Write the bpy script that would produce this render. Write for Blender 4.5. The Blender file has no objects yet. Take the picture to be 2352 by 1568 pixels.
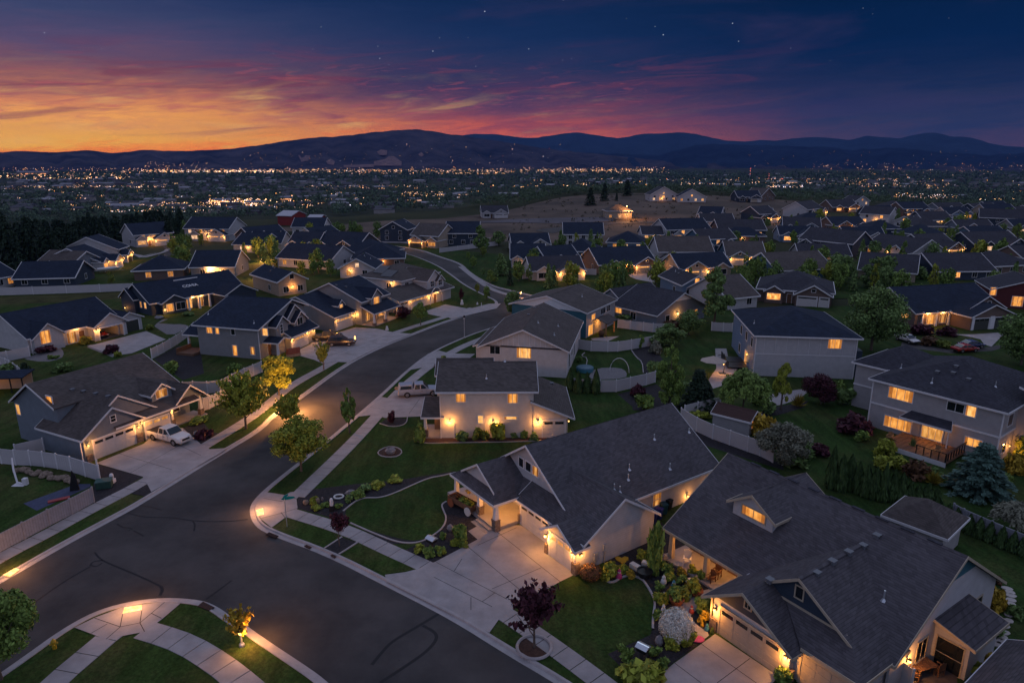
import bpy, bmesh, math, random
import numpy as np
from mathutils import Vector, Matrix
R = math.radians
rnd = random.Random(7)
scene = bpy.context.scene
col = scene.collection
# ------------------------------------------------------------------ camera model (photo survey)
F, HZ, CAMH = 1560., 360., 32.
PIT = math.atan((784 - HZ) / F)
CP, SP = math.cos(PIT), math.sin(PIT)
CROP = {'c1': (0, 282.2, .256), 'c2': (564.5, 282.2, .256), 'c3': (1166.6, 282.2, .256), 'c4': (1749.9, 282.2, .256),
        'c5': (0, 639.7, .256), 'c6': (564.5, 564.5, .256), 'c7': (1166.6, 564.5, .256), 'c8': (1749.9, 526.8, .256),
        'd1': (0, 799.7, .256), 'd2': (564.5, 846.7, .256), 'd3': (940.8, 790.3, .256), 'd4': (1505.3, 799.7, .2),
        'd5': (1881.6, 771.4, .228), 'd6': (997.2, 1016, .256), 'd7': (1411.2, 1173.2, .256), 'd8': (1787.5, 1173.2, .252),
        'e1': (0, 1129, .28017), 'e2': (470.4, 1129, .296), 'e3': (1599.4, 1016, .32), 'f': (0, 0, 1)}
def q(k, x, y):
    o = CROP[k]
    return (o[0] + x * o[2], o[1] + y * o[2])
def ray(x, y):
    a, b = (x - 1176) / F, -(y - 784) / F
    return (a, CP + b * SP, -SP + b * CP)
def P(x, y, z=0.):
    r = ray(x, y)
    t = (z - CAMH) / r[2]
    return Vector((r[0] * t, r[1] * t, z))
def hit(x, y, o, n):
    r = Vector(ray(x, y)); c = Vector((0, 0, CAMH))
    return c + r * ((Vector(o) - c).dot(n) / r.dot(n))
def topz(b, t, zb=0.):
    B = P(b[0], b[1], zb)
    return B, hit(t[0], t[1], B, Vector((B.x, B.y, 0))).z - zb

# ------------------------------------------------------------------ mesh builder
class MB:
    def __init__(s): s.v = []; s.f = []; s.m = []
    def add(s, vs, fs, mi=0):
        n = len(s.v)
        s.v += [tuple(p) for p in vs]
        s.f += [[i + n for i in f] for f in fs]
        s.m += [mi] * len(fs)
        return s
    def hexa(s, p, mi=0):      # 8 points, bottom ring then top ring
        return s.add(p, [(3, 2, 1, 0), (4, 5, 6, 7), (0, 1, 5, 4), (1, 2, 6, 5), (2, 3, 7, 6), (3, 0, 4, 7)], mi)
    def box(s, x0, x1, y0, y1, z0, z1, mi=0):
        return s.hexa([(x0, y0, z0), (x1, y0, z0), (x1, y1, z0), (x0, y1, z0), (x0, y0, z1), (x1, y0, z1), (x1, y1, z1), (x0, y1, z1)], mi)
    def slab(s, pts, th, mi=0):
        n = len(pts)
        vs = list(pts) + [(p[0], p[1], p[2] - th) for p in pts]
        fs = [tuple(range(n)), tuple(range(2 * n - 1, n - 1, -1))] + [(i, i + n, (i + 1) % n + n, (i + 1) % n) for i in range(n)]
        return s.add(vs, fs, mi)
    def ext(s, pts, d, mi=0):  # extrude polygon by vector
        n = len(pts)
        vs = [tuple(p) for p in pts] + [(p[0] + d[0], p[1] + d[1], p[2] + d[2]) for p in pts]
        fs = [tuple(range(n - 1, -1, -1)), tuple(range(n, 2 * n))] + [(i, (i + 1) % n, (i + 1) % n + n, i + n) for i in range(n)]
        return s.add(vs, fs, mi)
    def tube(s, pts, rad, n=8, mi=0, cap=True):
        pts = [Vector(p) for p in pts]
        if not isinstance(rad, (list, tuple)): rad = [rad] * len(pts)
        vs, fs = [], []
        for i, p in enumerate(pts):
            d = (pts[min(i + 1, len(pts) - 1)] - pts[max(i - 1, 0)]).normalized()
            a = Vector((0, 0, 1)) if abs(d.z) < .9 else Vector((1, 0, 0))
            x = d.cross(a).normalized(); y = d.cross(x)
            for k in range(n):
                t = 2 * math.pi * k / n
                vs.append(p + (x * math.cos(t) + y * math.sin(t)) * rad[i])
        for i in range(len(pts) - 1):
            for k in range(n):
                fs.append((i * n + k, i * n + (k + 1) % n, (i + 1) * n + (k + 1) % n, (i + 1) * n + k))
        if cap:
            fs.append(tuple(range(n - 1, -1, -1))); m = (len(pts) - 1) * n
            fs.append(tuple(range(m, m + n)))
        return s.add(vs, fs, mi)
    def lathe(s, c, prof, n=12, mi=0):
        vs, fs = [], []
        for r_, z in prof:
            for k in range(n):
                t = 2 * math.pi * k / n
                vs.append((c[0] + r_ * math.cos(t), c[1] + r_ * math.sin(t), c[2] + z))
        for i in range(len(prof) - 1):
            for k in range(n):
                fs.append((i * n + k, i * n + (k + 1) % n, (i + 1) * n + (k + 1) % n, (i + 1) * n + k))
        fs.append(tuple(range(n - 1, -1, -1))); m = (len(prof) - 1) * n
        fs.append(tuple(range(m, m + n)))
        return s.add(vs, fs, mi)
    def sph(s, c, r, n=8, mi=0, sz=1.):
        k = max(4, n // 2)
        return s.lathe(c, [(r * math.sin(math.pi * max(.02, min(.98, i / k))), -r * sz * math.cos(math.pi * i / k)) for i in range(k + 1)], n, mi)
    def build(s, name, mats, parent=None, normals=True, smooth=False, bevel=0, loc=None):
        me = bpy.data.meshes.new(name)
        me.from_pydata(s.v, [], s.f)
        if not isinstance(mats, (list, tuple)): mats = [mats]
        for m in mats: me.materials.append(m)
        if len(mats) > 1: me.polygons.foreach_set('material_index', s.m)
        if normals:
            bm = bmesh.new(); bm.from_mesh(me)
            bmesh.ops.recalc_face_normals(bm, faces=bm.faces)
            bm.to_mesh(me); bm.free()
        if smooth: me.shade_smooth()
        ob = bpy.data.objects.new(name, me); col.objects.link(ob)
        if parent is not None: ob.parent = parent
        if loc is not None: ob.location = loc
        if bevel:
            md = ob.modifiers.new('bevel', 'BEVEL'); md.width = bevel; md.segments = 2; md.limit_method = 'ANGLE'
        return ob
def tag(o, label=None, cat=None, group=None, kind=None):
    if label: o['label'] = label
    if cat: o['category'] = cat
    if group: o['group'] = group
    if kind: o['kind'] = kind
    return o
def empty(name, loc=(0, 0, 0), rz=0., label=None, cat=None, group=None):
    o = bpy.data.objects.new(name, None); col.objects.link(o)
    o.location = loc; o.rotation_euler = (0, 0, rz); o.empty_display_size = .3
    return tag(o, label, cat, group)
def copy_tree(o, parent=None):
    c = o.copy(); col.objects.link(c); c.parent = parent
    for ch in list(o.children): copy_tree(ch, c)
    return c

# ------------------------------------------------------------------ materials
MATS = {}
def mat(name, c, rough=.8, var=.15, scale=3., detail=4., metal=0., bump=0., c2=None, stretch=(1, 1, 1), coord='Object', spec=.3):
    if name in MATS: return MATS[name]
    m = bpy.data.materials.new(name); m.use_nodes = True
    nt = m.node_tree; b = nt.nodes['Principled BSDF']
    b.inputs['Roughness'].default_value = rough; b.inputs['Metallic'].default_value = metal
    b.inputs['Specular IOR Level'].default_value = spec
    tc = nt.nodes.new('ShaderNodeTexCoord'); mp = nt.nodes.new('ShaderNodeMapping'); mp.inputs['Scale'].default_value = stretch
    nt.links.new(tc.outputs[coord], mp.inputs['Vector'])
    n = nt.nodes.new('ShaderNodeTexNoise'); n.inputs['Scale'].default_value = scale; n.inputs['Detail'].default_value = detail
    n.inputs['Roughness'].default_value = .65
    nt.links.new(mp.outputs[0], n.inputs['Vector'])
    r = nt.nodes.new('ShaderNodeValToRGB')
    c2 = c2 or tuple(min(1, x * (1 + var)) for x in c)
    c1 = tuple(x * (1 - var) for x in c)
    r.color_ramp.elements[0].position = .3; r.color_ramp.elements[1].position = .7
    r.color_ramp.elements[0].color = (*c1, 1); r.color_ramp.elements[1].color = (*c2, 1)
    nt.links.new(n.outputs['Fac'], r.inputs[0]); nt.links.new(r.outputs[0], b.inputs['Base Color'])
    if bump:
        bp = nt.nodes.new('ShaderNodeBump'); bp.inputs['Strength'].default_value = bump; bp.inputs['Distance'].default_value = .05
        nt.links.new(n.outputs['Fac'], bp.inputs['Height']); nt.links.new(bp.outputs[0], b.inputs['Normal'])
    MATS[name] = m
    return m
def banded(name, c, period, dark=.82, rough=.85, nscale=6., var=.25, axis='Z', width=.16, bump=.3, blotch=.0):
    """base colour with noise and thin darker lines every `period` metres (shingle courses, lap siding, boards, planks)"""
    if name in MATS: return MATS[name]
    m = mat(name, c, rough, var, nscale, 6.)
    nt = m.node_tree; b = nt.nodes['Principled BSDF']
    tc = next(n for n in nt.nodes if n.type == 'TEX_COORD'); ramp = next(n for n in nt.nodes if n.type == 'VALTORGB')
    sx = nt.nodes.new('ShaderNodeSeparateXYZ'); nt.links.new(tc.outputs['Object'], sx.inputs[0])
    src = sx.outputs[axis] if len(axis) == 1 else None
    if axis == 'XY':
        a = nt.nodes.new('ShaderNodeMath'); a.operation = 'ADD'; nt.links.new(sx.outputs['X'], a.inputs[0]); nt.links.new(sx.outputs['Y'], a.inputs[1]); src = a.outputs[0]
    d = nt.nodes.new('ShaderNodeMath'); d.operation = 'DIVIDE'; d.inputs[1].default_value = period; nt.links.new(src, d.inputs[0])
    f = nt.nodes.new('ShaderNodeMath'); f.operation = 'FRACT'; nt.links.new(d.outputs[0], f.inputs[0])
    g = nt.nodes.new('ShaderNodeMath'); g.operation = 'LESS_THAN'; g.inputs[1].default_value = width; nt.links.new(f.outputs[0], g.inputs[0])
    mx = nt.nodes.new('ShaderNodeMix'); mx.data_type = 'RGBA'; mx.blend_type = 'MULTIPLY'
    nt.links.new(g.outputs[0], mx.inputs[0]); nt.links.new(ramp.outputs[0], mx.inputs[6]); mx.inputs[7].default_value = (dark, dark, dark, 1)
    nt.links.new(mx.outputs[2], b.inputs['Base Color'])
    return m
def shingle(name, c, rough=.92):
    """asphalt shingles: courses by height, tabs along the eave, each tab its own tone, broad weathering on top"""
    if name in MATS: return MATS[name]
    m = bpy.data.materials.new(name); m.use_nodes = True; nt = m.node_tree; b = nt.nodes['Principled BSDF']; b.inputs['Roughness'].default_value = rough; b.inputs['Specular IOR Level'].default_value = .15
    L = nt.links.new
    def mt(op, a, b_=None):
        n = nt.nodes.new('ShaderNodeMath'); n.operation = op
        for i, v in enumerate((a, b_)):
            if v is None: continue
            if isinstance(v, (int, float)): n.inputs[i].default_value = v
            else: L(v, n.inputs[i])
        return n.outputs[0]
    tc = nt.nodes.new('ShaderNodeTexCoord'); sx = nt.nodes.new('ShaderNodeSeparateXYZ'); L(tc.outputs['Object'], sx.inputs[0])
    zc = mt('DIVIDE', sx.outputs['Z'], .1); row = mt('FLOOR', zc); fz = mt('FRACT', zc)
    hx = mt('ADD', mt('DIVIDE', mt('ADD', sx.outputs['X'], sx.outputs['Y']), .36), mt('MULTIPLY', row, .37)); tab = mt('FLOOR', hx)
    cb = nt.nodes.new('ShaderNodeCombineXYZ'); L(tab, cb.inputs[0]); L(row, cb.inputs[1]); wn = nt.nodes.new('ShaderNodeTexWhiteNoise'); wn.noise_dimensions = '3D'; L(cb.outputs[0], wn.inputs['Vector'])
    n = nt.nodes.new('ShaderNodeTexNoise'); n.inputs['Scale'].default_value = .45; n.inputs['Detail'].default_value = 8; n.inputs['Roughness'].default_value = .7; L(tc.outputs['Object'], n.inputs['Vector'])
    k = mt('ADD', mt('MULTIPLY', wn.outputs['Value'], .36), .8); k = mt('MULTIPLY', k, mt('ADD', mt('MULTIPLY', n.outputs['Fac'], .9), .56)); k = mt('MULTIPLY', k, mt('SUBTRACT', 1., mt('MULTIPLY', mt('LESS_THAN', fz, .2), .3)))
    mx = nt.nodes.new('ShaderNodeMix'); mx.data_type = 'RGBA'; mx.blend_type = 'MULTIPLY'; mx.inputs[0].default_value = 1; mx.inputs[6].default_value = (*c, 1); cc = nt.nodes.new('ShaderNodeCombineColor')
    for i in range(3): L(k, cc.inputs[i])
    L(cc.outputs[0], mx.inputs[7]); L(mx.outputs[2], b.inputs['Base Color']); MATS[name] = m
    return m
def lawnmat(name, g, dry, amt, sc):
    m = bpy.data.materials.new(name); m.use_nodes = True; nt = m.node_tree; b = nt.nodes['Principled BSDF']; b.inputs['Roughness'].default_value = .95; b.inputs['Specular IOR Level'].default_value = .05; L = nt.links.new
    tc = nt.nodes.new('ShaderNodeTexCoord')
    def ns(s_, d, st=(1, 1, 1)):
        mp = nt.nodes.new('ShaderNodeMapping'); mp.inputs['Scale'].default_value = st; mp.inputs['Rotation'].default_value = (0, 0, .7); L(tc.outputs['Object'], mp.inputs[0])
        n = nt.nodes.new('ShaderNodeTexNoise'); n.inputs['Scale'].default_value = s_; n.inputs['Detail'].default_value = d; n.inputs['Roughness'].default_value = .7; L(mp.outputs[0], n.inputs['Vector']); return n.outputs['Fac']
    def mr(x, a, b_, lo, hi):
        n = nt.nodes.new('ShaderNodeMapRange'); L(x, n.inputs[0])
        for i, v in enumerate((a, b_, lo, hi)): n.inputs[i + 1].default_value = v
        return n.outputs[0]
    def mix(f, a, b_, mode='MIX'):
        n = nt.nodes.new('ShaderNodeMix'); n.data_type = 'RGBA'; n.blend_type = mode
        if isinstance(f, float): n.inputs[0].default_value = f
        else: L(f, n.inputs[0])
        for i, v in ((6, a), (7, b_)):
            if isinstance(v, tuple): n.inputs[i].default_value = (*v, 1)
            else: L(v, n.inputs[i])
        return n.outputs[2]
    c = mix(mr(ns(sc, 8), .45, .64, 0., amt), g, dry); v = mr(ns(5., 8), .3, .7, .5, 1.5); v2 = mr(ns(.9, 4, (1, .16, 1)), .35, .65, .78, 1.22)
    mu = nt.nodes.new('ShaderNodeMath'); mu.operation = 'MULTIPLY'; L(v, mu.inputs[0]); L(v2, mu.inputs[1]); cc = nt.nodes.new('ShaderNodeCombineColor')
    for i in range(3): L(mu.outputs[0], cc.inputs[i])
    L(mix(1., c, cc.outputs[0], 'MULTIPLY'), b.inputs['Base Color']); MATS[name] = m
    return m
def glow(name, c, strength, tex=0., sample=True, base=(.02, .02, .02)):
    if name in MATS: return MATS[name]
    m = bpy.data.materials.new(name); m.use_nodes = True
    nt = m.node_tree; b = nt.nodes['Principled BSDF']
    b.inputs['Base Color'].default_value = (*base, 1); b.inputs['Roughness'].default_value = .4
    b.inputs['Emission Color'].default_value = (*c, 1); b.inputs['Emission Strength'].default_value = strength
    if tex:
        tc = nt.nodes.new('ShaderNodeTexCoord'); mp = nt.nodes.new('ShaderNodeMapping'); mp.inputs['Scale'].default_value = (3.2, 3.2, 1.1)
        n = nt.nodes.new('ShaderNodeTexNoise'); n.inputs['Scale'].default_value = .9; n.inputs['Detail'].default_value = 3
        r = nt.nodes.new('ShaderNodeMapRange'); r.inputs[1].default_value = .3; r.inputs[2].default_value = .7
        r.inputs[3].default_value = strength * (1 - tex); r.inputs[4].default_value = strength * (1 + tex * .7)
        nt.links.new(tc.outputs['Object'], mp.inputs[0]); nt.links.new(mp.outputs[0], n.inputs['Vector'])
        nt.links.new(n.outputs['Fac'], r.inputs[0]); nt.links.new(r.outputs[0], b.inputs['Emission Strength'])
        cr = nt.nodes.new('ShaderNodeValToRGB'); cr.color_ramp.elements[0].position = .25; cr.color_ramp.elements[1].position = .75
        cr.color_ramp.elements[0].color = (c[0], c[1] * .72, c[2] * .45, 1); cr.color_ramp.elements[1].color = (c[0], c[1] * 1.12, c[2] * 1.6, 1)
        nt.links.new(n.outputs['Fac'], cr.inputs[0]); nt.links.new(cr.outputs[0], b.inputs['Emission Color'])
    if not sample: m.cycles.emission_sampling = 'NONE'
    MATS[name] = m
    return m
def leafmat(name, c, var=.45, ns=3.2):
    if name in MATS: return MATS[name]
    m = bpy.data.materials.new(name); m.use_nodes = True
    nt = m.node_tree; b = nt.nodes['Principled BSDF']; b.inputs['Roughness'].default_value = .7
    b.inputs['Specular IOR Level'].default_value = .2
    ge = nt.nodes.new('ShaderNodeNewGeometry'); tc = nt.nodes.new('ShaderNodeTexCoord')
    n = nt.nodes.new('ShaderNodeTexNoise'); n.inputs['Scale'].default_value = ns
    nt.links.new(tc.outputs['Object'], n.inputs['Vector'])
    a = nt.nodes.new('ShaderNodeMath'); a.operation = 'ADD'; nt.links.new(ge.outputs['Random Per Island'], a.inputs[0]); nt.links.new(n.outputs['Fac'], a.inputs[1])
    r = nt.nodes.new('ShaderNodeValToRGB'); r.color_ramp.elements[0].position = .45; r.color_ramp.elements[1].position = 1.35
    d = nt.nodes.new('ShaderNodeMath'); d.operation = 'MULTIPLY'; d.inputs[1].default_value = .7; nt.links.new(a.outputs[0], d.inputs[0])
    r.color_ramp.elements[0].position = .3; r.color_ramp.elements[1].position = .95
    r.color_ramp.elements[0].color = (*[x * (1 - var) for x in c], 1); r.color_ramp.elements[1].color = (*[min(1, x * (1 + var * 1.3)) for x in c], 1)
    nt.links.new(d.outputs[0], r.inputs[0]); nt.links.new(r.outputs[0], b.inputs['Base Color'])
    MATS[name] = m
    return m
# roofs, sidings, setting
ROOF = {'brown': shingle('shingle_brown', (.088, .076, .072)), 'grey': shingle('shingle_grey', (.085, .08, .088)), 'navy': shingle('shingle_navy', (.018, .027, .048)), 'dark': shingle('shingle_dark', (.043, .044, .056))}
SID = {'slate': (.15, .18, .22), 'grey': (.22, .225, .235), 'white': (.5, .49, .5), 'cream': (.52, .49, .46), 'taupe': (.33, .32, .33), 'tan': (.34, .28, .22),
       'blue': (.055, .12, .19), 'teal': (.03, .11, .15), 'navy': (.03, .045, .07), 'sky': (.16, .23, .33), 'red': (.09, .02, .022), 'light': (.42, .42, .44), 'brown': (.14, .1, .085)}
SID = {k: banded('siding_' + k, v, .21, .84, .7, 1.3, .1, 'Z', .1) for k, v in SID.items()}
TRIM = mat('trim_white', (.62, .62, .64), .5, .06)
TRIMD = mat('trim_dark', (.05, .05, .06), .5, .1)
TRIMT = mat('trim_tan', (.4, .34, .26), .5, .1)
GLASS = mat('glass_dark', (.012, .016, .02), .08, .3, 1.5, spec=.6)
GLASSB = mat('windscreen', (.01, .025, .04), .2, .2, 1.5, spec=.35)
LIT = [glow('window_lit_' + str(i), (1, .43 + .04 * i, .075 + .025 * i), s, t) for i, (s, t) in enumerate(((.95, .35), (.72, .45), (1.1, .3)))]
LITF = glow('window_lit_far', (1, .45, .1), 1.15, .5, False)
CURT = [glow('curtain_' + str(i), (1, .36, .06), s_, .3) for i, s_ in enumerate((.22, .4))]
LITFS = [glow('window_far_' + str(i), c_, s_, .6, False) for i, (c_, s_) in enumerate((((1, .43, .09), 1.3), ((1, .5, .16), .8), ((1, .4, .07), .5), ((1, .62, .3), .9)))]
BULB = glow('lamp_bulb', (1, .46, .12), 5., 0, False)
STONE = mat('stone_veneer', (.17, .13, .105), .9, .5, 5., 3., bump=.5)
DOORM = mat('garage_door_white', (.5, .49, .49), .5, .05)
DOORT = mat('garage_door_tan', (.36, .31, .25), .5, .08)
DOORD = mat('garage_door_dark', (.05, .055, .05), .5, .1)
WOOD = banded('wood_planks', (.16, .085, .05), .14, .5, .7, 4., .35, 'XY', .12)
BLACK = mat('black_metal', (.015, .015, .017), .45, .1)
METAL = mat('galvanised', (.55, .58, .62), .3, .1, metal=.6)
CONC = mat('concrete', (.30, .283, .285), .85, .2, .6, 10.)
CONC2 = mat('concrete_kerb', (.33, .31, .312), .85, .16, 1.2, 8.)
ASPH = mat('asphalt', (.044, .043, .045), .8, .42, .13, 14., c2=(.082, .076, .075), bump=.1, spec=.2)
TAR = mat('tar_seal', (.006, .006, .008), .6, .2)
LAWN = lawnmat('lawn_grass', (.029, .055, .013), (.075, .072, .028), .75, .16)
LAWN2 = lawnmat('lawn_grass_dark', (.025, .053, .013), (.055, .06, .022), .65, .2)
DRY = mat('lawn_grass_dry', (.055, .055, .022), .95, .4, .3, 10., bump=.4, spec=.05)
MULCH = mat('dark_gravel', (.034, .032, .035), .95, .5, 6., 8., bump=.6, spec=.1)
GRAVEL = mat('grey_gravel', (.16, .155, .16), .95, .3, 6., 8., bump=.5)
FENCEM = mat('vinyl_fence', (.46, .45, .47), .5, .05, 1.)
FENCEG = banded('grey_board_fence', (.25, .26, .30), .3, .6, .7, 3., .15, 'XY', .1)
ROCK = mat('rock', (.22, .17, .13), .9, .4, 2.5, 6., bump=.7)
ROCKG = mat('grey_rock', (.22, .21, .22), .9, .35, 2.5, 6., bump=.7)
DIRT = mat('dry_field', (.055, .042, .03), .95, .45, .028, 14., c2=(.15, .105, .078))
BARK = mat('bark', (.11, .085, .07), .9, .3, 8.)
BARKL = mat('bark_pale', (.3, .27, .25), .9, .2, 8.)
LEAF = {'maple': (0.213, 0.244, 0.033), 'gold': (0.325, 0.225, 0.025), 'green': (0.129, 0.199, 0.043), 'dark': (0.115, 0.183, 0.055), 'fir': (0.020, 0.037, 0.021), 'purple': (.058, .017, .026),
        'grey': (0.150, 0.156, 0.112), 'lime': (0.138, 0.175, 0.031), 'blue': (0.056, 0.106, 0.085), 'yellow': (0.213, 0.163, 0.019), 'cedar': (0.043, 0.080, 0.025), 'flower': (0.500, 0.500, 0.450), 'far': (0.129, 0.190, 0.091), 'rust': (0.094, 0.050, 0.025)}
LEAF = {k: leafmat('leaf_' + k, v) for k, v in LEAF.items()}
LAMPK = 3.9
BOXES = []
def free(x, y, m=1.):
    for o, u, v, a0, a1, b0, b1 in BOXES:
        d = Vector((x - o.x, y - o.y, 0)); p, r_ = d.dot(u), d.dot(v)
        if a0 - m < p < a1 + m and b0 - m < r_ < b1 + m: return False
    return True
# ------------------------------------------------------------------ lamps
def point(parent, loc, power, c=(1, .39, .08), rad=.08):
    l = bpy.data.lights.new('lamp_light', 'POINT'); l.energy = power * LAMPK; l.color = c; l.shadow_soft_size = rad
    o = bpy.data.objects.new('lamp_light', l); col.objects.link(o); o.location = loc
    if parent is not None: o.parent = parent
    return o
# ------------------------------------------------------------------ houses
class House:
    def __init__(s, name, label, o, deg, wall='grey', roof='dark', trim=TRIM, cat='house', group=None, far=False, z=0.):
        a = R(deg); s.o = Vector((o[0], o[1], z)); s.u = Vector((math.cos(a), math.sin(a), 0)); s.v = Vector((-s.u.y, s.u.x, 0))
        s.root = empty(name, s.o, a, label, cat, group)
        s.w, s.r, s.t = MB(), MB(), MB(); s.wm, s.rm, s.tm = SID[wall], ROOF[roof], trim; s.far = far
        s.extra = []
    def loc(s, p): d = Vector(p) - s.o; return d.dot(s.u), d.dot(s.v), d.z
    @staticmethod
    def mp(face, c):
        return {'F': lambda a, d, z: (a, c - d, z), 'B': lambda a, d, z: (a, c + d, z), 'L': lambda a, d, z: (c - d, a, z), 'R': lambda a, d, z: (c + d, a, z)}[face]
    def on(s, face, c, k, pt):      # photo point -> (along, z) on a wall plane
        n, o = (s.v, s.o + s.v * c) if face in 'FB' else (s.u, s.o + s.u * c)
        p = s.loc(hit(*q(k, *pt), o, n))
        return (p[0] if face in 'FB' else p[1]), p[2]
    # --- roofs
    def edge(s, p, r_, out):
        p, r_ = Vector(p), Vector(r_); o = Vector((out[0], out[1], 0)) * (.12 if s.far else .05); e = Vector((out[0], out[1], 0)) * .004; up = Vector((0, 0, .02)); dn = Vector((0, 0, -.27 if s.far else -.2))
        s.t.hexa([p + dn + e, r_ + dn + e, r_ + dn + o, p + dn + o, p + up + e, r_ + up + e, r_ + up + o, p + up + o])
    def slab(s, pts, edges=(), th=.15):
        s.r.slab(pts, th)
        c = sum((Vector(p) for p in pts), Vector()) / len(pts)
        for i in edges:
            a, b = Vector(pts[i]), Vector(pts[(i + 1) % len(pts)])
            d = (b - a); n = Vector((d.y, -d.x, 0)).normalized()
            if n.dot((a + b) / 2 - c) < 0: n = -n
            s.edge(a, b, n)
    def gb(s, ax, a0, a1, b0, b1, ze, zr, oh=.4, ok=.35, zb=-.1, rb=None, ze1=None, wall=1, e0=1, e1=1, wm=None):
        f = (lambda a, b, z: (a, b, z)) if ax == 'u' else (lambda a, b, z: (b, a, z))
        rb = (b0 + b1) / 2 if rb is None else rb
        k0 = (zr - ze) / (rb - b0); z1 = zr - k0 * (b1 - rb) if ze1 is None else ze1; lean = b1 - rb < .01; k1 = 0 if lean else (zr - z1) / (b1 - rb)
        A0, A1 = a0 - ok, a1 + ok
        ed = [0] + ([1] if e1 else []) + ([3] if e0 else [])
        s.slab([f(A0, b0 - oh, ze - k0 * oh), f(A1, b0 - oh, ze - k0 * oh), f(A1, rb, zr), f(A0, rb, zr)], ed)
        if not lean: s.slab([f(A0, b1 + oh, z1 - k1 * oh), f(A1, b1 + oh, z1 - k1 * oh), f(A1, rb, zr), f(A0, rb, zr)], ed)
        # ridge cap
        if not lean: s.r.slab([f(A0, rb - .16, zr + .035 - .16 * k0), f(A0, rb, zr + .04), f(A1, rb, zr + .04), f(A1, rb - .16, zr + .035 - .16 * k0)], .03)
        if wall:
            t = .17
            p = [f(a0, b0, zb), f(a0, b1, zb), f(a0, b1, z1 - t), f(a0, rb, zr - t), f(a0, b0, ze - t)]
            e = f(a1 - a0, 0, 0)
            s.w.ext(p, e)
    def hip(s, u0, u1, v0, v1, ze, zr, oh=.4, zb=-.1, wall=1, k=1.):
        U0, U1, V0, V1 = u0 - oh, u1 + oh, v0 - oh, v1 + oh
        if U1 - U0 >= V1 - V0:
            i = (V1 - V0) / 2 * k; m = (V0 + V1) / 2; A, B = (U0 + i, m, zr), (U1 - i, m, zr)
        else:
            i = (U1 - U0) / 2 * k; m = (U0 + U1) / 2; A, B = (m, V0 + i, zr), (m, V1 - i, zr)
        c = [(U0, V0, ze), (U1, V0, ze), (U1, V1, ze), (U0, V1, ze)]
        if U1 - U0 >= V1 - V0:
            fs = [[c[0], c[1], B, A], [c[2], c[3], A, B], [c[1], c[2], B], [c[3], c[0], A]]
        else:
            fs = [[c[0], c[1], A], [c[1], c[2], B, A], [c[2], c[3], B], [c[3], c[0], A, B]]
        for p in fs: s.slab(p, [0])
        if wall: s.w.box(u0, u1, v0, v1, zb, ze - .05)
    def shed(s, u0, u1, v0, v1, z0, z1, edges=(0, 1, 3)):    # front (v0) low edge z0 rising to v1 at z1
        s.slab([(u0, v0, z0), (u1, v0, z0), (u1, v1, z1), (u0, v1, z1)], edges)
    def box(s, *a): s.w.box(*a)
    # --- openings
    def win(s, face, c, a0, a1, z0, z1, lit=0, cols=2, rows=1, fw=.09, name='window'):
        if a0 > a1: a0, a1 = a1, a0
        if z0 > z1: z0, z1 = z1, z0
        m = s.mp(face, c); fr = MB()
        def bar(x0, x1, y0, y1, d=.05):
            fr.hexa([m(x0, -.02, y0), m(x1, -.02, y0), m(x1, d, y0), m(x0, d, y0), m(x0, -.02, y1), m(x1, -.02, y1), m(x1, d, y1), m(x0, d, y1)])
        bar(a0 - fw, a1 + fw, z0 - fw, z0, .07); bar(a0 - fw, a1 + fw, z1, z1 + fw, .06); bar(a0 - fw, a0, z0, z1); bar(a1, a1 + fw, z0, z1)
        for i in range(1, cols):
            x = a0 + (a1 - a0) * i / cols; bar(x - .025, x + .025, z0, z1, .035)
        for i in range(1, rows):
            x = z0 + (z1 - z0) * i / rows; bar(a0, a1, x - .025, x + .025, .03)
        fo = fr.build(name, TRIM if s.tm is not TRIMT else TRIMT, s.root)
        pm = GLASS if lit == 0 else (LITFS[rnd.randrange(4)] if s.far else LIT[(lit - 1) % 3])
        pn = MB(); pn.hexa([m(a0, .0, z0), m(a1, .0, z0), m(a1, .015, z0), m(a0, .015, z0), m(a0, .0, z1), m(a1, .0, z1), m(a1, .015, z1), m(a0, .015, z1)])
        pn.build('pane', pm, fo)
        if lit and not s.far and a1 - a0 > .7 and 'door' not in name:
            cw = (a1 - a0) * (.16 if lit != 2 else .3)
            for x0, x1 in ((a0, a0 + cw), (a1 - cw * (.4 if lit == 3 else 1), a1)): cb = MB(); cb.hexa([m(x0, .015, z0), m(x1, .015, z0), m(x1, .022, z0), m(x0, .022, z0), m(x0, .015, z1), m(x1, .015, z1), m(x1, .022, z1), m(x0, .022, z1)]); cb.build('curtain', CURT[lit % 2], fo)
        return fo
    def winq(s, face, c, k, p0, p1, lit=0, cols=2, rows=1):
        a = s.on(face, c, k, p0); b = s.on(face, c, k, p1)
        return s.win(face, c, a[0], b[0], a[1], b[1], lit, cols, rows)
    def gdoor(s, face, c, a0, a1, z1=2.2, lit=0, m=DOORM, npan=4, z0=0., glass=True):
        if a0 > a1: a0, a1 = a1, a0
        f = s.mp(face, c); d = MB(); h = (z1 - z0) / 4
        def bx(mb, x0, x1, y0, y1, e0, e1):
            mb.hexa([f(x0, e0, y0), f(x1, e0, y0), f(x1, e1, y0), f(x0, e1, y0), f(x0, e0, y1), f(x1, e0, y1), f(x1, e1, y1), f(x0, e1, y1)])
        bx(d, a0, a1, z0, z1, -.02, .02)
        w = (a1 - a0) / npan
        for r_ in range(4):
            for i in range(npan):
                bx(d, a0 + i * w + .05, a0 + (i + 1) * w - .05, z0 + r_ * h + .04, z0 + (r_ + 1) * h - .04, .02, .036)
        do = d.build('garage_door', m, s.root)
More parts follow.
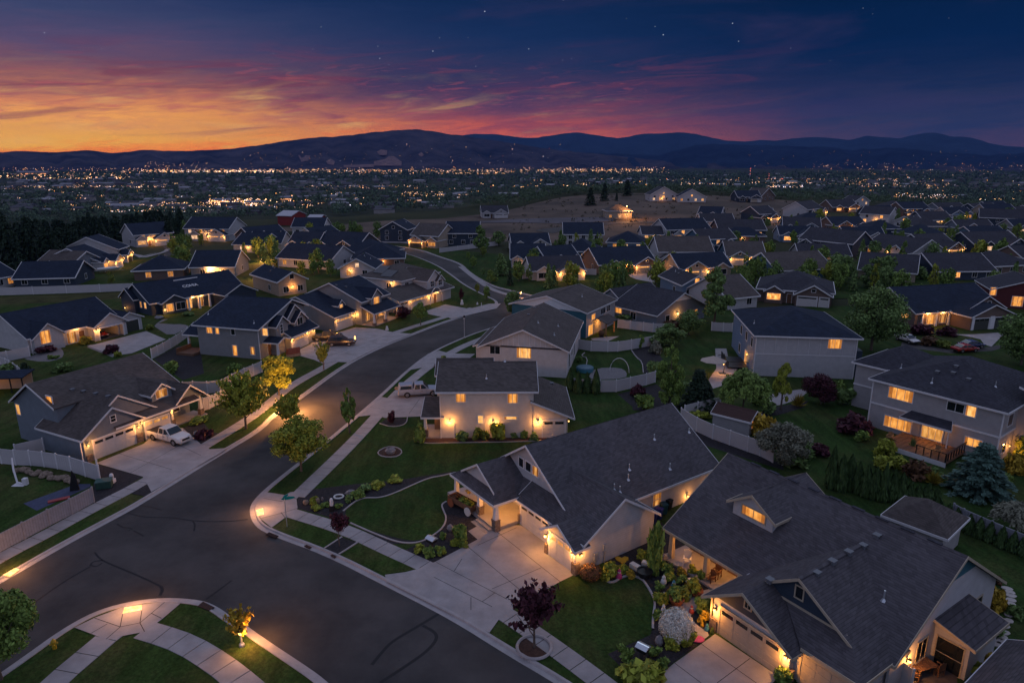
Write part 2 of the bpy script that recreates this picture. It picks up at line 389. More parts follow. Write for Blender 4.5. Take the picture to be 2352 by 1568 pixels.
        if glass:
            for i in range(1 if s.far else npan):
                g = MB()
                if s.far: bx(g, a0 + .15, a1 - .15, z1 - h + .12, z1 - .14, .036, .044)
                else: bx(g, a0 + i * w + .13, a0 + (i + 1) * w - .13, z1 - h + .12, z1 - .14, .036, .044)
                g.build('pane', (LITF if s.far else LIT[1]) if lit else GLASS, do)
        fr = MB()
        bx(fr, a0 - .14, a0, z0, z1, -.02, .06); bx(fr, a1, a1 + .14, z0, z1, -.02, .06); bx(fr, a0 - .14, a1 + .14, z1, z1 + .16, -.02, .06)
        fr.build('door_frame', s.tm, do)
        return do
    def gdoorq(s, face, c, k, p0, p1, **kw):
        a = s.on(face, c, k, p0); b = s.on(face, c, k, p1)
        return s.gdoor(face, c, a[0], b[0], **kw)
    def door(s, face, c, a, w=.95, z0=.05, h=2.05, m=None, lit=0):
        f = s.mp(face, c); d = MB()
        def bx(mb, x0, x1, y0, y1, e0, e1):
            mb.hexa([f(x0, e0, y0), f(x1, e0, y0), f(x1, e1, y0), f(x0, e1, y0), f(x0, e0, y1), f(x1, e0, y1), f(x1, e1, y1), f(x0, e1, y1)])
        bx(d, a, a + w, z0, z0 + h, -.02, .03)
        for y in (.15, 1.1): bx(d, a + .15, a + w - .15, z0 + y, z0 + y + .75, .03, .045)
        o = d.build('door', m or WOOD, s.root)
        t = MB(); bx(t, a - .1, a, z0, z0 + h, -.02, .06); bx(t, a + w, a + w + .1, z0, z0 + h, -.02, .06); bx(t, a - .1, a + w + .1, z0 + h, z0 + h + .1, -.02, .06)
        t.build('door_frame', s.tm, o)
        k = MB(); x, y, z = f(a + w - .1, .08, z0 + 1.); k.sph((x, y, z), .045, 6); k.build('handle', METAL, o)
        return o
    def lamp(s, face, c, a, z, power=22., r=.085, light=True):
        f = s.mp(face, c); d = MB()
        def bx(x0, x1, y0, y1, e0, e1): d.hexa([f(x0, e0, y0), f(x1, e0, y0), f(x1, e1, y0), f(x0, e1, y0), f(x0, e0, y1), f(x1, e0, y1), f(x1, e1, y1), f(x0, e1, y1)])
        bx(a - .06, a + .06, z - .15, z + .15, 0, .03); bx(a - .02, a + .02, z + .1, z + .14, .03, .2); bx(a - .1, a + .1, z + .13, z + .17, .08, .28)
        o = d.build('wall_lamp', BLACK, s.root)
        b = MB(); b.sph(f(a, .18, z), r, 8); b.build('bulb', BULB, o)
        if light: point(o, f(a, .45, z - .02), power)
        return o
    def lampq(s, face, c, k, p, power=22., r=.085, light=True):
        a = s.on(face, c, k, p); return s.lamp(face, c, a[0], a[1], power, r, light)
    def ceil(s, u, v, z, power=30.):
        b = MB(); b.lathe((u, v, z), [(.14, -.06), (.16, -.02), (.16, 0)], 10); b.build('porch_lamp', BULB, s.root); point(s.root, (u, v, z - .2), power)
    def post(s, u, v, z1, z0=.0, w=.13, stone=.9, taper=.6):
        if stone:
            b = MB(); b.box(u - .28, u + .28, v - .28, v + .28, z0, z0 + stone); b.box(u - .32, u + .32, v - .32, v + .32, z0 + stone, z0 + stone + .07)
            st = b.build('post_base', STONE, s.root)
        p = MB(); w1 = w * (1.5 if taper < 1 else 1); zb = z0 + (stone + .07 if stone else 0)
        p.hexa([(u - w1, v - w1, zb), (u + w1, v - w1, zb), (u + w1, v + w1, zb), (u - w1, v + w1, zb), (u - w, v - w, z1), (u + w, v - w, z1), (u + w, v + w, z1), (u - w, v + w, z1)])
        p.box(u - w - .06, u + w + .06, v - w - .06, v + w + .06, z1 - .12, z1 - .005)
        p.build('porch_post', s.tm, s.root)
    def roofz(s, u, v):
        best = None
        o = Vector((u, v, 60)); d = Vector((0, 0, -1))
        from mathutils.geometry import intersect_ray_tri
        for f in s.r.f:
            for i in range(1, len(f) - 1):
                h = intersect_ray_tri(Vector(s.r.v[f[0]]), Vector(s.r.v[f[i]]), Vector(s.r.v[f[i + 1]]), d, o, True)
                if h is not None and (best is None or h.z > best): best = h.z
        return best
    def pipe(s, u, v, h=.5):
        z = s.roofz(u, v)
        if z is None: return
        b = MB(); b.tube([(u, v, z - .15), (u, v, z + h)], .055, 8); b.lathe((u, v, z), [(.2, -.08), (.1, .06), (.06, .12)], 8); b.build('vent_pipe', METAL, s.root)
    def vent(s, u, v):
        z = s.roofz(u, v)
        if z is None: return
        b = MB(); b.box(u - .18, u + .18, v - .18, v + .18, z - .16, z + .14); b.box(u - .24, u + .24, v - .24, v + .24, z + .14, z + .18); b.build('roof_vent', ROOFV, s.root)
    def roofq(s, k, p):                    # photo point on the roof -> local u, v
        c = Vector((0, 0, CAMH)); d = Vector(ray(*q(k, *p)))
        o = Vector(s.loc(c)); dl = Vector((d.dot(s.u), d.dot(s.v), d.z))
        from mathutils.geometry import intersect_ray_tri
        best = None
        for f in s.r.f:
            for i in range(1, len(f) - 1):
                h = intersect_ray_tri(Vector(s.r.v[f[0]]), Vector(s.r.v[f[i]]), Vector(s.r.v[f[i + 1]]), dl, o, True)
                if h is not None and (best is None or (h - o).length < (best - o).length): best = h
        return None if best is None else (best.x, best.y)
    def pipeq(s, k, p, h=.5):
        a = s.roofq(k, p)
        if a: s.pipe(*a, h)
    def ventq(s, k, p):
        a = s.roofq(k, p)
        if a: s.vent(*a)
    def spout(s, u, v, z1, z0=0.05):
        b = MB(); b.box(u - .045, u + .045, v - .045, v + .045, z0, z1); b.box(u - .06, u + .06, v - .06, v + .06, z0, z0 + .1); b.build('downspout', s.tm, s.root)
    def part(s, name, mb, m, **k): return mb.build(name, m, s.root, **k)
    def done(s):
        if s.w.v: xs = [p[0] for p in s.w.v]; ys = [p[1] for p in s.w.v]; BOXES.append((s.o, s.u, s.v, min(xs), max(xs), min(ys), max(ys)))
        if s.w.v: s.w.build('wall', s.wm, s.root)
        if s.r.v: s.r.build('roof', s.rm, s.root)
        if s.t.v: s.t.build('fascia', s.tm, s.root)
        return s.root
ROOFV = mat('vent_grey', (.12, .13, .15), .5, .1)
# ------------------------------------------------------------------ foliage prototypes (unit: width 1, height 1)
LEAFK = [1.]
def quads(C, N, U, s0, s1, ng):
    """leaf quads at centres C with normals N, long axis U"""
    n = len(C); f_ = LEAFK[0]; s0, s1 = s0 * f_, s1 * f_; N = N / (np.linalg.norm(N, axis=1, keepdims=True) + 1e-9)
    U = U - N * (U * N).sum(1, keepdims=True); U /= (np.linalg.norm(U, axis=1, keepdims=True) + 1e-9); V = np.cross(N, U)
    a = ng.uniform(s0, s1, (n, 1)); b = a * ng.uniform(.45, .7, (n, 1))
    vs = np.stack([C - U * a, C - V * b * .9 + U * a * .1, C + U * a, C + V * b * .9 + U * a * .1], 1).reshape(-1, 3)
    return vs
def leafmesh(name, vs):
    me = bpy.data.meshes.new(name); n = len(vs) // 4
    me.vertices.add(len(vs)); me.vertices.foreach_set('co', vs.astype('f').ravel())
    me.loops.add(len(vs)); me.loops.foreach_set('vertex_index', np.arange(len(vs), dtype='i'))
    me.polygons.add(n); me.polygons.foreach_set('loop_start', np.arange(0, len(vs), 4, dtype='i'))
    me.update(calc_edges=True)
    return me
def crown(kind, n, seed):
    g = np.random.default_rng(seed)
    def lobes(L, n, s0, s1, sq=1.):
        w = np.array([l[3] ** 2 for l in L]); idx = g.choice(len(L), n, p=w / w.sum()); L = np.array(L)
        d = g.normal(size=(n, 3)); d /= np.linalg.norm(d, axis=1, keepdims=True)
        r = L[idx, 3:4] * g.uniform(.55, 1.08, (n, 1)) * np.array([[1, 1, sq]])
        C = L[idx, :3] + d * r
        N = d + g.normal(size=(n, 3)) * .55
        return quads(C, N, g.normal(size=(n, 3)), s0, s1, g)
    if kind in ('maple', 'round'):
        L = []
        for i in range(26 if kind == 'maple' else 20):
            z = g.uniform(.18, .86); w = math.sin(math.pi * min(1, max(.0, (z - .08) / .95)) ** .8) * .4
            t = g.uniform(0, 6.28); k = g.uniform(.35, 1)
            L.append((math.cos(t) * w * k, math.sin(t) * w * k, z, g.uniform(.09, .17)))
        L += [(0, 0, .45, .26), (0, 0, .65, .2), (0, 0, .88, .1)]
        return lobes(L, n, .026, .048, 1.)
    if kind == 'up':     # vase of upward brushes, young maple
        C = []
        U = []
        for i in range(60):
            t = g.uniform(0, 6.28); sp = g.uniform(.05, .42); z0 = g.uniform(.1, .55); ln = g.uniform(.25, .45)
            m = n // 60; k = g.uniform(0, 1, m)
            x = sp * (0.35 + .75 * k) + g.normal(size=m) * .03
            C.append(np.stack([np.cos(t) * x + g.normal(size=m) * .025, np.sin(t) * x + g.normal(size=m) * .025, np.minimum(1, z0 + k * ln * (1.25 - sp))], 1))
            U.append(np.tile([[math.cos(t) * .4, math.sin(t) * .4, 1.]], (m, 1)))
        C = np.concatenate(C); U = np.concatenate(U); N = C * np.array([1, 1, 0]) + g.normal(size=C.shape) * .2
        return quads(C, N, U + g.normal(size=U.shape) * .3, .028, .055, g)
    if kind == 'column':
        L = []
        for i in range(30):
            z = g.uniform(.1, .93); w = (1 - abs(z - .42) ** 1.6 * 2.2); w = max(.08, w) * .34; t = g.uniform(0, 6.28)
            L.append((math.cos(t) * w, math.sin(t) * w, z, g.uniform(.07, .13)))
        L.append((0, 0, .4, .22)); L.append((0, 0, .95, .05))
        return lobes(L, n, .024, .048, .8)
    if kind == 'cedar':   # dense narrow spindle
        z = g.uniform(0, 1, n) ** .85; t = g.uniform(0, 6.28, n)
        w = (np.clip(z / .12, .55, 1) * (1 - z ** 2.1) * .48 + .02) * (1 + .13 * np.sin(t * 5 + z * 9) + .1 * np.sin(t * 3 - z * 23)) * g.uniform(.75, 1.05, n)
        C = np.stack([np.cos(t) * w, np.sin(t) * w, z], 1)
        N = np.stack([np.cos(t), np.sin(t), np.full(n, .3)], 1) + g.normal(size=(n, 3)) * .35
        return quads(C, N, np.tile([[0, 0, 1.]], (n, 1)) + g.normal(size=(n, 3)) * .25, .04, .085, g)
    if kind == 'fir':
        C, N, U = [], [], []
        W = 15; per = max(3, n // (W * 9))
        for i in range(W):
            z = .06 + .9 * i / W; rad = (1 - z) ** .85 * .5 + .015
            for b in range(9):
                t = b / 9 * 6.28 + i * .7 + g.uniform(-.3, .3); rr = rad * g.uniform(.7, 1.1)
                k = np.sqrt(g.uniform(0.03, 1, per)); s = g.normal(size=per) * .05 * (1 - .5 * k)
                x = k * rr
                C.append(np.stack([np.cos(t) * x - np.sin(t) * s, np.sin(t) * x + np.cos(t) * s, z - .10 * k ** 1.5 * (rr / .5) + g.normal(size=per) * .008 + .02], 1))
                N.append(np.tile([[math.cos(t) * .35, math.sin(t) * .35, 1.]], (per, 1))); U.append(np.tile([[math.cos(t), math.sin(t), -.25]], (per, 1)))
        C = np.concatenate(C); N = np.concatenate(N); U = np.concatenate(U)
        return quads(C, N + g.normal(size=N.shape) * .35, U + g.normal(size=U.shape) * .35, .03, .065, g)
    if kind == 'pine':   # loose, airy conifer
        L = []
        for i in range(34):
            z = g.uniform(.1, .97); w = (1 - z) ** .7 * .46 + .03; t = g.uniform(0, 6.28)
            L.append((math.cos(t) * w * g.uniform(.3, 1), math.sin(t) * w * g.uniform(.3, 1), z, g.uniform(.05, .12)))
        L += [(0, 0, .35, .2), (0, 0, .6, .13)]
        return lobes(L, n, .022, .055, .6)
    if kind == 'weep':
        L = n // 90; C, U = [], []
        for i in range(90):
            t = g.uniform(0, 6.28); rr = g.uniform(.08, .48); z0 = 1.0 - (rr / .5) ** 2 * .42 - g.uniform(0, .12); ln = g.uniform(.25, .6) * z0
            k = g.uniform(0, 1, L)
            C.append(np.stack([np.cos(t) * (rr + .03 * k) + g.normal(size=L) * .022, np.sin(t) * (rr + .03 * k) + g.normal(size=L) * .022, z0 - k * ln + .02], 1))
            U.append(np.tile([[math.cos(t) * .3, math.sin(t) * .3, -1.]], (L, 1)))
        C = np.concatenate(C); U = np.concatenate(U)
        return quads(C, C * np.array([1, 1, .6]) + g.normal(size=C.shape) * .25, U + g.normal(size=U.shape) * .3, .024, .055, g)
    if kind == 'shrub':
        L = []
        for i in range(16):
            t = g.uniform(0, 6.28); k = g.uniform(.05, .34); z = g.uniform(.18, .72) * (1 - k * .6)
            L.append((math.cos(t) * k, math.sin(t) * k, z, g.uniform(.12, .22)))
        return lobes(L, n, .05, .095, 1.1)
    if kind == 'ball':
        d = g.normal(size=(n, 3)); d /= np.linalg.norm(d, axis=1, keepdims=True); r = g.uniform(.86, 1.02, (n, 1)) * (1 + .06 * np.sin(d[:, :1] * 9) * np.sin(d[:, 1:2] * 8 + 2))
        C = d * r * np.array([[.5, .5, .5]]) + np.array([[0, 0, .48]])
        return quads(C, d + g.normal(size=(n, 3)) * .35, g.normal(size=(n, 3)), .022, .04, g)
    if kind == 'spiky':
        t = g.uniform(0, 6.28, n); e = g.uniform(.25, 1.45, n); l = g.uniform(.35, .6, n)
        D = np.stack([np.cos(t) * np.cos(e), np.sin(t) * np.cos(e), np.sin(e)], 1)
        C = D * (l * .55)[:, None] * np.array([[1, 1, 1.5]])
        N = np.cross(D, g.normal(size=(n, 3)))
        N /= np.linalg.norm(N, axis=1, keepdims=True); V = np.cross(N, D); a = l[:, None] * .5
        return np.stack([C - D * a, C - V * .014, C + D * a * np.array([[1, 1, 1.3]]), C + V * .014], 1).reshape(-1, 3)
def trunkmesh(kind, seed):
    g = random.Random(seed); mb = MB()
    top = {'maple': .75, 'round': .7, 'up': .65, 'column': .8, 'fir': .95, 'pine': .9, 'weep': .8, 'cedar': .6, 'shrub': .45, 'ball': .4, 'spiky': .15}[kind]
    mb.tube([(0, 0, -.02), (.008, .0, top * .3), (-.006, .008, top * .65), (0, 0, top)], [1.0, .75, .5, .12], 8)
    if kind in ('maple', 'round', 'up', 'column', 'weep', 'shrub'):
        for i in range(7):
            t = i * 2.4 + g.uniform(-.3, .3); z = top * g.uniform(.25, .7); l = g.uniform(.18, .32)
            mb.tube([(0, 0, z), (math.cos(t) * l * .55, math.sin(t) * l * .55, z + l * .5), (math.cos(t) * l, math.sin(t) * l, z + l * 1.05)], [.42, .28, .08], 5)
    return mb
PROTO = {}
def proto(kind, n, var):
    k = (kind, n, var)
    LEAFK[0] = max(.5, min(1.7, (4600. / n) ** .5 * .95))
    if k not in PROTO: PROTO[k] = leafmesh('crown_' + kind, crown(kind, n, 11 + var * 17 + len(kind)))
    LEAFK[0] = 1.
    return PROTO[k]
TRK = {}
def tree(name, label, kind, base, h, w, leaf, cat='tree', group=None, n=2600, var=0, clear=.12, bark=BARK, rz=None, tr=None):
    """base: world point; crown fills [clear*h, h], width w"""
    rz = rnd.uniform(0, 6.28) if rz is None else rz
    if n >= 2400: n = int(n * 2.2)
    root = empty(name, base, rz, label, cat, group)
    tr = tr or max(.03, .022 * h)
    kk = (kind, round(h / tr / 4), round(w / h, 1))
    if kk not in TRK:
        mb = trunkmesh(kind, 3 + var)
        f = tr / h                                   # trunk radius relative to height; limbs stretch with the width
        vs = []
        for x, y, z in mb.v: vs.append((x, y, z))
        # thickness: rebuild with scaled radii
        mb2 = MB(); g = random.Random(5 + var)
        top = {'maple': .75, 'round': .7, 'up': .65, 'column': .8, 'fir': .95, 'pine': .9, 'weep': .8, 'cedar': .6, 'shrub': .45, 'ball': .4, 'spiky': .15}[kind]
        mb2.tube([(0, 0, -.02), (.008, .0, top * .3), (-.006, .008, top * .65), (0, 0, top)], [f, f * .75, f * .5, f * .12], 8)
        if kind in ('maple', 'round', 'up', 'column', 'weep', 'shrub'):
            for i in range(8):
                t = i * 2.4 + g.uniform(-.3, .3); z = top * g.uniform(.25, .7); l = g.uniform(.15, .3) * w / h
                mb2.tube([(0, 0, z), (math.cos(t) * l * .55, math.sin(t) * l * .55, z + l * .5), (math.cos(t) * l, math.sin(t) * l, min(.93, z + l * 1.0 + .08))], [f * .45, f * .3, f * .08], 5)
        o = mb2.build('trunk', bark, None); TRK[kk] = o.data; bpy.data.objects.remove(o)
    t = bpy.data.objects.new('trunk', TRK[kk]); col.objects.link(t); t.parent = root; t.scale = (h, h, h)
    if TRK[kk].materials[0] is not bark: t.material_slots[0].link = 'OBJECT'; t.material_slots[0].material = bark
    me = proto(kind, n, var)
    if not me.materials: me.materials.append(LEAF[leaf])
    c = bpy.data.objects.new('crown' if cat == 'tree' else 'foliage', me); col.objects.link(c); c.parent = root
    c.location = (0, 0, clear * h); c.scale = (w, w, h * (1 - clear))
    c.material_slots[0].link = 'OBJECT'; c.material_slots[0].material = LEAF[leaf]
    return root
def treeq(name, label, kind, k, b, t, wpx, leaf, **kw):
    """photo base point, top point, crown width in photo (full-view) pixels"""
    kb, kt = q(k, *b), q(k, *t)
    B, h = topz(kb, kt, kw.pop('zb', .08))
    if B.y > 260: B = drape(*kb, 0.); h = hit(kt[0], kt[1], B, Vector((B.x, B.y, 0))).z - B.z
    d = B.y * CP - (B.z - CAMH) * SP
    return tree(name, label, kind, B, h, wpx * d / F * 1.18, leaf, **kw)
def shrubq(label, k, b, wpx, hpx, leaf, kind='shrub', name='shrub', n=500, group=None, var=0, cat='shrub', zb=.08):
    kb = q(k, *b); B = P(kb[0], kb[1], zb); d = B.y * CP - (B.z - CAMH) * SP
    return tree(name, label, kind, B, hpx * d / F * 1.3, wpx * d / F * 1.22, leaf, cat, group, n, var, 0., tr=.04)

# ------------------------------------------------------------------ vehicles (x forward, centred, wheels on z=0)
PAINT = {'white': mat('paint_white', (.62, .61, .6), .25, .03, spec=.6), 'silver': mat('paint_silver', (.36, .38, .43), .25, .04, spec=.6, metal=.2), 'black': mat('paint_black', (.018, .017, .018), .2, .1, spec=.6),
         'red': mat('paint_red', (.38, .02, .015), .22, .05, spec=.6), 'maroon': mat('paint_maroon', (.05, .03, .03), .2, .1, spec=.6), 'blue': mat('paint_blue', (.02, .04, .14), .25, .1, spec=.6)}
TYRE = mat('tyre', (.018, .018, .018), .9, .1); RIM = mat('alloy_rim', (.3, .3, .31), .3, .1, metal=.7)
HEADL = mat('headlight_glass', (.6, .6, .6), .1, .05, spec=.8); TAILL = mat('taillight_red', (.4, .02, .02), .2, .1)
def loft(secs):
    """secs: list of (x, [(y,z)...half profile bottom->top]) mirrored to a closed body"""
    mb = MB(); rings = []
    for x, pr in secs: rings.append([(x, -y, z) for y, z in pr] + [(x, y, z) for y, z in reversed(pr)])
    n = len(rings[0]); vs = [p for r_ in rings for p in r_]; fs = []
    for i in range(len(rings) - 1):
        for k in range(n): fs.append((i * n + k, i * n + (k + 1) % n, (i + 1) * n + (k + 1) % n, (i + 1) * n + k))
    fs.append(tuple(range(n - 1, -1, -1))); fs.append(tuple(range((len(rings) - 1) * n, len(rings) * n)))
    return mb.add(vs, fs)
def body_sec(w, z0, zb, zs): return [(w * .86, z0), (w * .97, z0 + .12), (w, (z0 + zs) / 2 + .05), (w * .96, zs - .05), (w * .88, zs)]
def wheels(root, xs, w, r_):
    for x in xs:
        for sgn in (-1, 1):
            t = MB(); y0 = sgn * (w - .25); y1 = sgn * (w + .01)
            t.tube([(x, y0, r_), (x, y0 + sgn * .03, r_), (x, y1 - sgn * .03, r_), (x, y1, r_)], [r_ * .92, r_, r_, r_ * .92], 18)
            o = t.build('wheel', TYRE, root)
            m = MB(); m.tube([(x, y1 - sgn * .02, r_), (x, y1 + sgn * .012, r_)], [r_ * .66, r_ * .6], 14); m.tube([(x, y1, r_), (x, y1 + sgn * .03, r_)], r_ * .16, 8); m.build('rim', RIM, o)
def arches(mb, xs, w, r_):
    for x in xs:
        for sgn in (-1, 1):
            pts = [(x + math.cos(a) * r_ * 1.16, sgn * (w + .004), r_ + math.sin(a) * r_ * 1.16) for a in [math.pi * i / 10 for i in range(11)]]
            mb.ext(pts + [(x - r_ * 1.16, sgn * (w + .004), r_ * .75), (x + r_ * 1.16, sgn * (w + .004), r_ * .75)][::1], (0, -sgn * .3, 0))
def vehicle(name, label, cat, pos, ang_, kind='pickup', paint='white', canopy=False):
    root = empty(name, pos, R(ang_), label, cat); pm = PAINT[paint]
    pick = kind == 'pickup'
    L, W, r_ = (5.7, .97, .39) if pick else ((4.8, .93, .36) if kind == 'suv' else (4.5, .88, .33))
    xf, xb = L / 2, -L / 2
    wx = (xf - .98, xb + (1.22 if pick else .92))
    zh = {'pickup': 1.12, 'suv': 1.0, 'car': .84}[kind]; zd = {'pickup': 1.08, 'suv': 1.02, 'car': .88}[kind]
    b = loft([(xb, body_sec(W * .93, .48, 0, zd - .1)), (xb + .1, body_sec(W, .36, 0, zd)), (xb + 1.6, body_sec(W, .33, 0, zd)), (0.0, body_sec(W, .33, 0, zd)), (xf - 1.55, body_sec(W, .33, 0, zh)),
              (xf - .5, body_sec(W * .98, .36, 0, zh - .08)), (xf - .12, body_sec(W * .9, .4, 0, zh - .2)), (xf, body_sec(W * .78, .46, 0, zh - .34))])
    bo = b.build('body', pm, root, smooth=False, bevel=.045)
    ar = MB(); arches(ar, wx, W, r_); ar.build('wheel_arch', BLACK, root)
    # cabin
    if pick: c0, c1, c2, c3, zt = xb + 2.05, xb + 2.3, xf - 2.25, xf - 1.45, 1.82
    elif kind == 'suv': c0, c1, c2, c3, zt = xb + .12, xb + .6, xf - 2.1, xf - 1.25, 1.68
    else: c0, c1, c2, c3, zt = xb + .5, xb + 1.35, xf - 2.0, xf - 1.1, 1.36
    wt = W * .78; wb = W * .93
    cab = MB(); cab.hexa([(c0, -wb, zd - .03), (c3, -wb, zd - .03), (c3, wb, zd - .03), (c0, wb, zd - .03), (c1, -wt, zt), (c2, -wt, zt), (c2, wt, zt), (c1, wt, zt)])
    cab.build('cabin', pm, root, bevel=.07)
    g = MB()
    def side(x0, x1, x2, x3, k):   # quad on the cabin side, from belt to header
        for sgn in (-1, 1):
            z0, z1 = zd + .06, zt - .1; t0 = (z0 - zd + .03) / (zt - zd + .03); t1 = (z1 - zd + .03) / (zt - zd + .03)
            y0 = wb + (wt - wb) * t0 + .006; y1 = wb + (wt - wb) * t1 + .006
            g.hexa([(x0, sgn * (y0 - .02), z0), (x1, sgn * (y0 - .02), z0), (x1, sgn * y0, z0), (x0, sgn * y0, z0), (x3, sgn * (y1 - .02), z1), (x2, sgn * (y1 - .02), z1), (x2, sgn * y1, z1), (x3, sgn * y1, z1)])
    m = (c0 + c3) / 2 - .1; side(m + .06, c3 - .22, c2 - .02, m + .06, 0); side(c0 + .2, m - .06, m - .06, c1 + .1, 0)
    go = g.build('side_window', GLASSB, root)
    def slope(x0, z0, x1, z1, y0, y1, name):
        n = Vector((z1 - z0, 0, x0 - x1)).normalized() * .012
        if name == 'windscreen' and n.x < 0: n = -n
        if name != 'windscreen' and n.x > 0: n = -n
        w_ = MB(); p = [(x0, -y0, z0), (x0, y0, z0), (x1, y1, z1), (x1, -y1, z1)]
        w_.ext([Vector(a) - n for a in p], n * 2); w_.build(name, GLASSB, root)
    f = lambda xa, xb_, t: xa + (xb_ - xa) * t
    slope(f(c3, c2, .1), f(zd, zt, .12), f(c3, c2, .9), f(zd, zt, .9), wb * .9, wt * .92, 'windscreen')
    slope(f(c0, c1, .15), f(zd, zt, .2), f(c0, c1, .88), f(zd, zt, .88), wb * .88, wt * .9, 'rear_window')
    if pick:
        if canopy:
            cp = MB(); cp.hexa([(xb + .06, -wb, zd - .03), (c0 - .03, -wb, zd - .03), (c0 - .03, wb, zd - .03), (xb + .06, wb, zd - .03), (xb + .2, -wt, zt - .05), (c0 - .03, -wt, zt - .02), (c0 - .03, wt, zt - .02), (xb + .2, wt, zt - .05)])
            co = cp.build('bed_canopy', pm, root, bevel=.05)
            cg = MB()
            for sgn in (-1, 1):
                y0, y1 = wb - .03, wt + .035
                cg.hexa([(xb + .3, sgn * (y0 - .03), zd + .12), (c0 - .2, sgn * (y0 - .03), zd + .12), (c0 - .2, sgn * (y0 + .012), zd + .12), (xb + .3, sgn * (y0 + .012), zd + .12),
                         (xb + .4, sgn * (y1 - .03), zt - .18), (c0 - .2, sgn * (y1 - .03), zt - .18), (c0 - .2, sgn * (y1 + .012), zt - .18), (xb + .4, sgn * (y1 + .012), zt - .18)])
            cg.build('side_window', GLASSB, co)
        else:
            tn = MB(); tn.box(xb + .1, c0 - .04, -W * .86, W * .86, zd - .02, zd + .03); tn.build('bed_cover', BLACK, root)
    wheels(root, wx, W, r_)
    for sgn in (-1, 1):
        h = MB(); h.box(xf - .24, xf - .06, sgn * W * .55 - .16, sgn * W * .55 + .22 * (1 if sgn > 0 else 1), zh - .34, zh - .18); h.build('headlight', HEADL, root)
        t = MB(); t.box(xb - .01, xb + .06, sgn * W * .84 - .09, sgn * W * .84 + .09, zd - .42, zd - .12); t.build('taillight', TAILL, root)
        mr = MB(); mr.box(c3 - .5, c3 - .34, sgn * (W + .02) - .1, sgn * (W + .02) + .1, zd + .02, zd + .18); mr.build('wing_mirror', pm, root)
    gr = MB(); gr.box(xf - .1, xf + .015, -W * .5, W * .5, .62, zh - .28); gr.build('grille', BLACK, root)
    bp = MB(); bp.box(xf - .12, xf + .07, -W * .82, W * .82, .4, .56); bp.box(xb - .08, xb + .1, -W * .86, W * .86, .42, .58); bp.build('bumper', BLACK if not pick else METAL, root)
    dl = MB()
    for sgn in (-1, 1):
        for x in ((c3 - .35, m, c0 + .1) if pick else (c3 - .3, m, c0 + .6)): dl.box(x - .008, x + .008, sgn * (W - .02) - .025, sgn * (W - .02) + .025, .5, zd - .06)
        dl.box(m + .1, m + .3, sgn * W - .03, sgn * W + .03, zd - .2, zd - .15)
    dl.build('door_seam', BLACK, root)
    return root
from mathutils.geometry import tessellate_polygon
def smooth(a, b, x): t = max(0., min(1., (x - a) / (b - a))); return t * t * (3 - 2 * t)
# ------------------------------------------------------------------ terrain: the plateau drops to a valley, hills far behind
EDGE = [(-4000, 600), (-600, 590), (0, 580), (250, 556), (420, 531), (520, 518), (640, 517), (780, 512), (900, 503), (1010, 500), (1150, 480), (1300, 447), (1450, 441), (1600, 443), (1750, 452), (1850, 462), (2000, 468), (2200, 478), (2352, 488), (3000, 500), (6000, 520)]
EDT = []
for x, y in EDGE:
    p = P(x, y, 0); EDT.append((math.atan2(p.x, p.y), math.hypot(p.x, p.y)))
EAZ = np.array([a for a, d in EDT]); EDD = np.array([d for a, d in EDT])
KN = P(1500, 462, 0)
VAL = -58.
def zg(x, y):
    r = math.hypot(x, y); az = math.atan2(x, y)
    de = float(np.interp(az, EAZ, EDD)) if abs(az) < 1.5 else 150.
    z = VAL * smooth(de + 4, de + 90 + de * 1.1, r)
    z += 7.5 * math.exp(-(((x - KN.x) / 130) ** 2 + ((y - KN.y) / 120) ** 2))
    return z - .03
RANGES = [  # crest in photo pixels, crest distance, foot distance
    ([(-1500, 350), (-500, 345), (0, 349), (60, 347), (130, 350), (200, 346), (260, 351), (330, 345), (400, 347.5), (470, 345), (520, 342), (570, 337), (620, 331), (660, 323), (700, 318), (740, 315), (780, 313), (810, 310), (850, 304), (890, 301.5), (920, 299), (950, 297), (985, 300), (1010, 305), (1040, 309), (1080, 313), (1120, 321), (1170, 328), (1230, 338), (1300, 347), (1400, 356), (1500, 368), (1700, 378), (2500, 380)], 7000., 5300.),
    ([(600, 345), (900, 330), (1040, 314), (1090, 307.5), (1130, 308), (1160, 311), (1195, 316), (1225, 317), (1270, 310.5), (1300, 306), (1325, 303.5), (1345, 307), (1380, 312), (1415, 317), (1440, 315), (1480, 307), (1520, 306.5), (1572, 304), (1610, 310), (1640, 318), (1670, 323), (1710, 325), (1745, 321.5), (1780, 323), (1830, 317), (1868, 314.5), (1910, 317), (1950, 322), (1975, 316), (1990, 311.5), (2020, 314), (2065, 318), (2095, 311), (2125, 305.5), (2150, 305), (2185, 313), (2230, 316), (2270, 328), (2310, 336), (2352, 338), (2800, 345), (3500, 350)], 9800., 7200.),
    ([(1000, 372), (1180, 366), (1300, 352), (1345, 350.5), (1420, 353), (1512, 356.5), (1555, 346), (1600, 333), (1640, 331), (1704, 333), (1790, 335), (1850, 337), (1900, 337.5), (1960, 345), (2010, 341), (2060, 339), (2110, 344), (2180, 351), (2270, 356), (2352, 352), (2700, 358), (3300, 362)], 7600., 5900.)]
RNG = []
for cr, rc, r0 in RANGES:
    az = [math.atan2(*(lambda r_: (r_[0], r_[1]))(ray(x, y))) for x, y in cr]
    zc = []
    for x, y in cr:
        r_ = ray(x, y); zc.append(CAMH + rc * r_[2] / math.hypot(r_[0], r_[1]))
    RNG.append((np.array(az), np.array(zc), rc, r0))
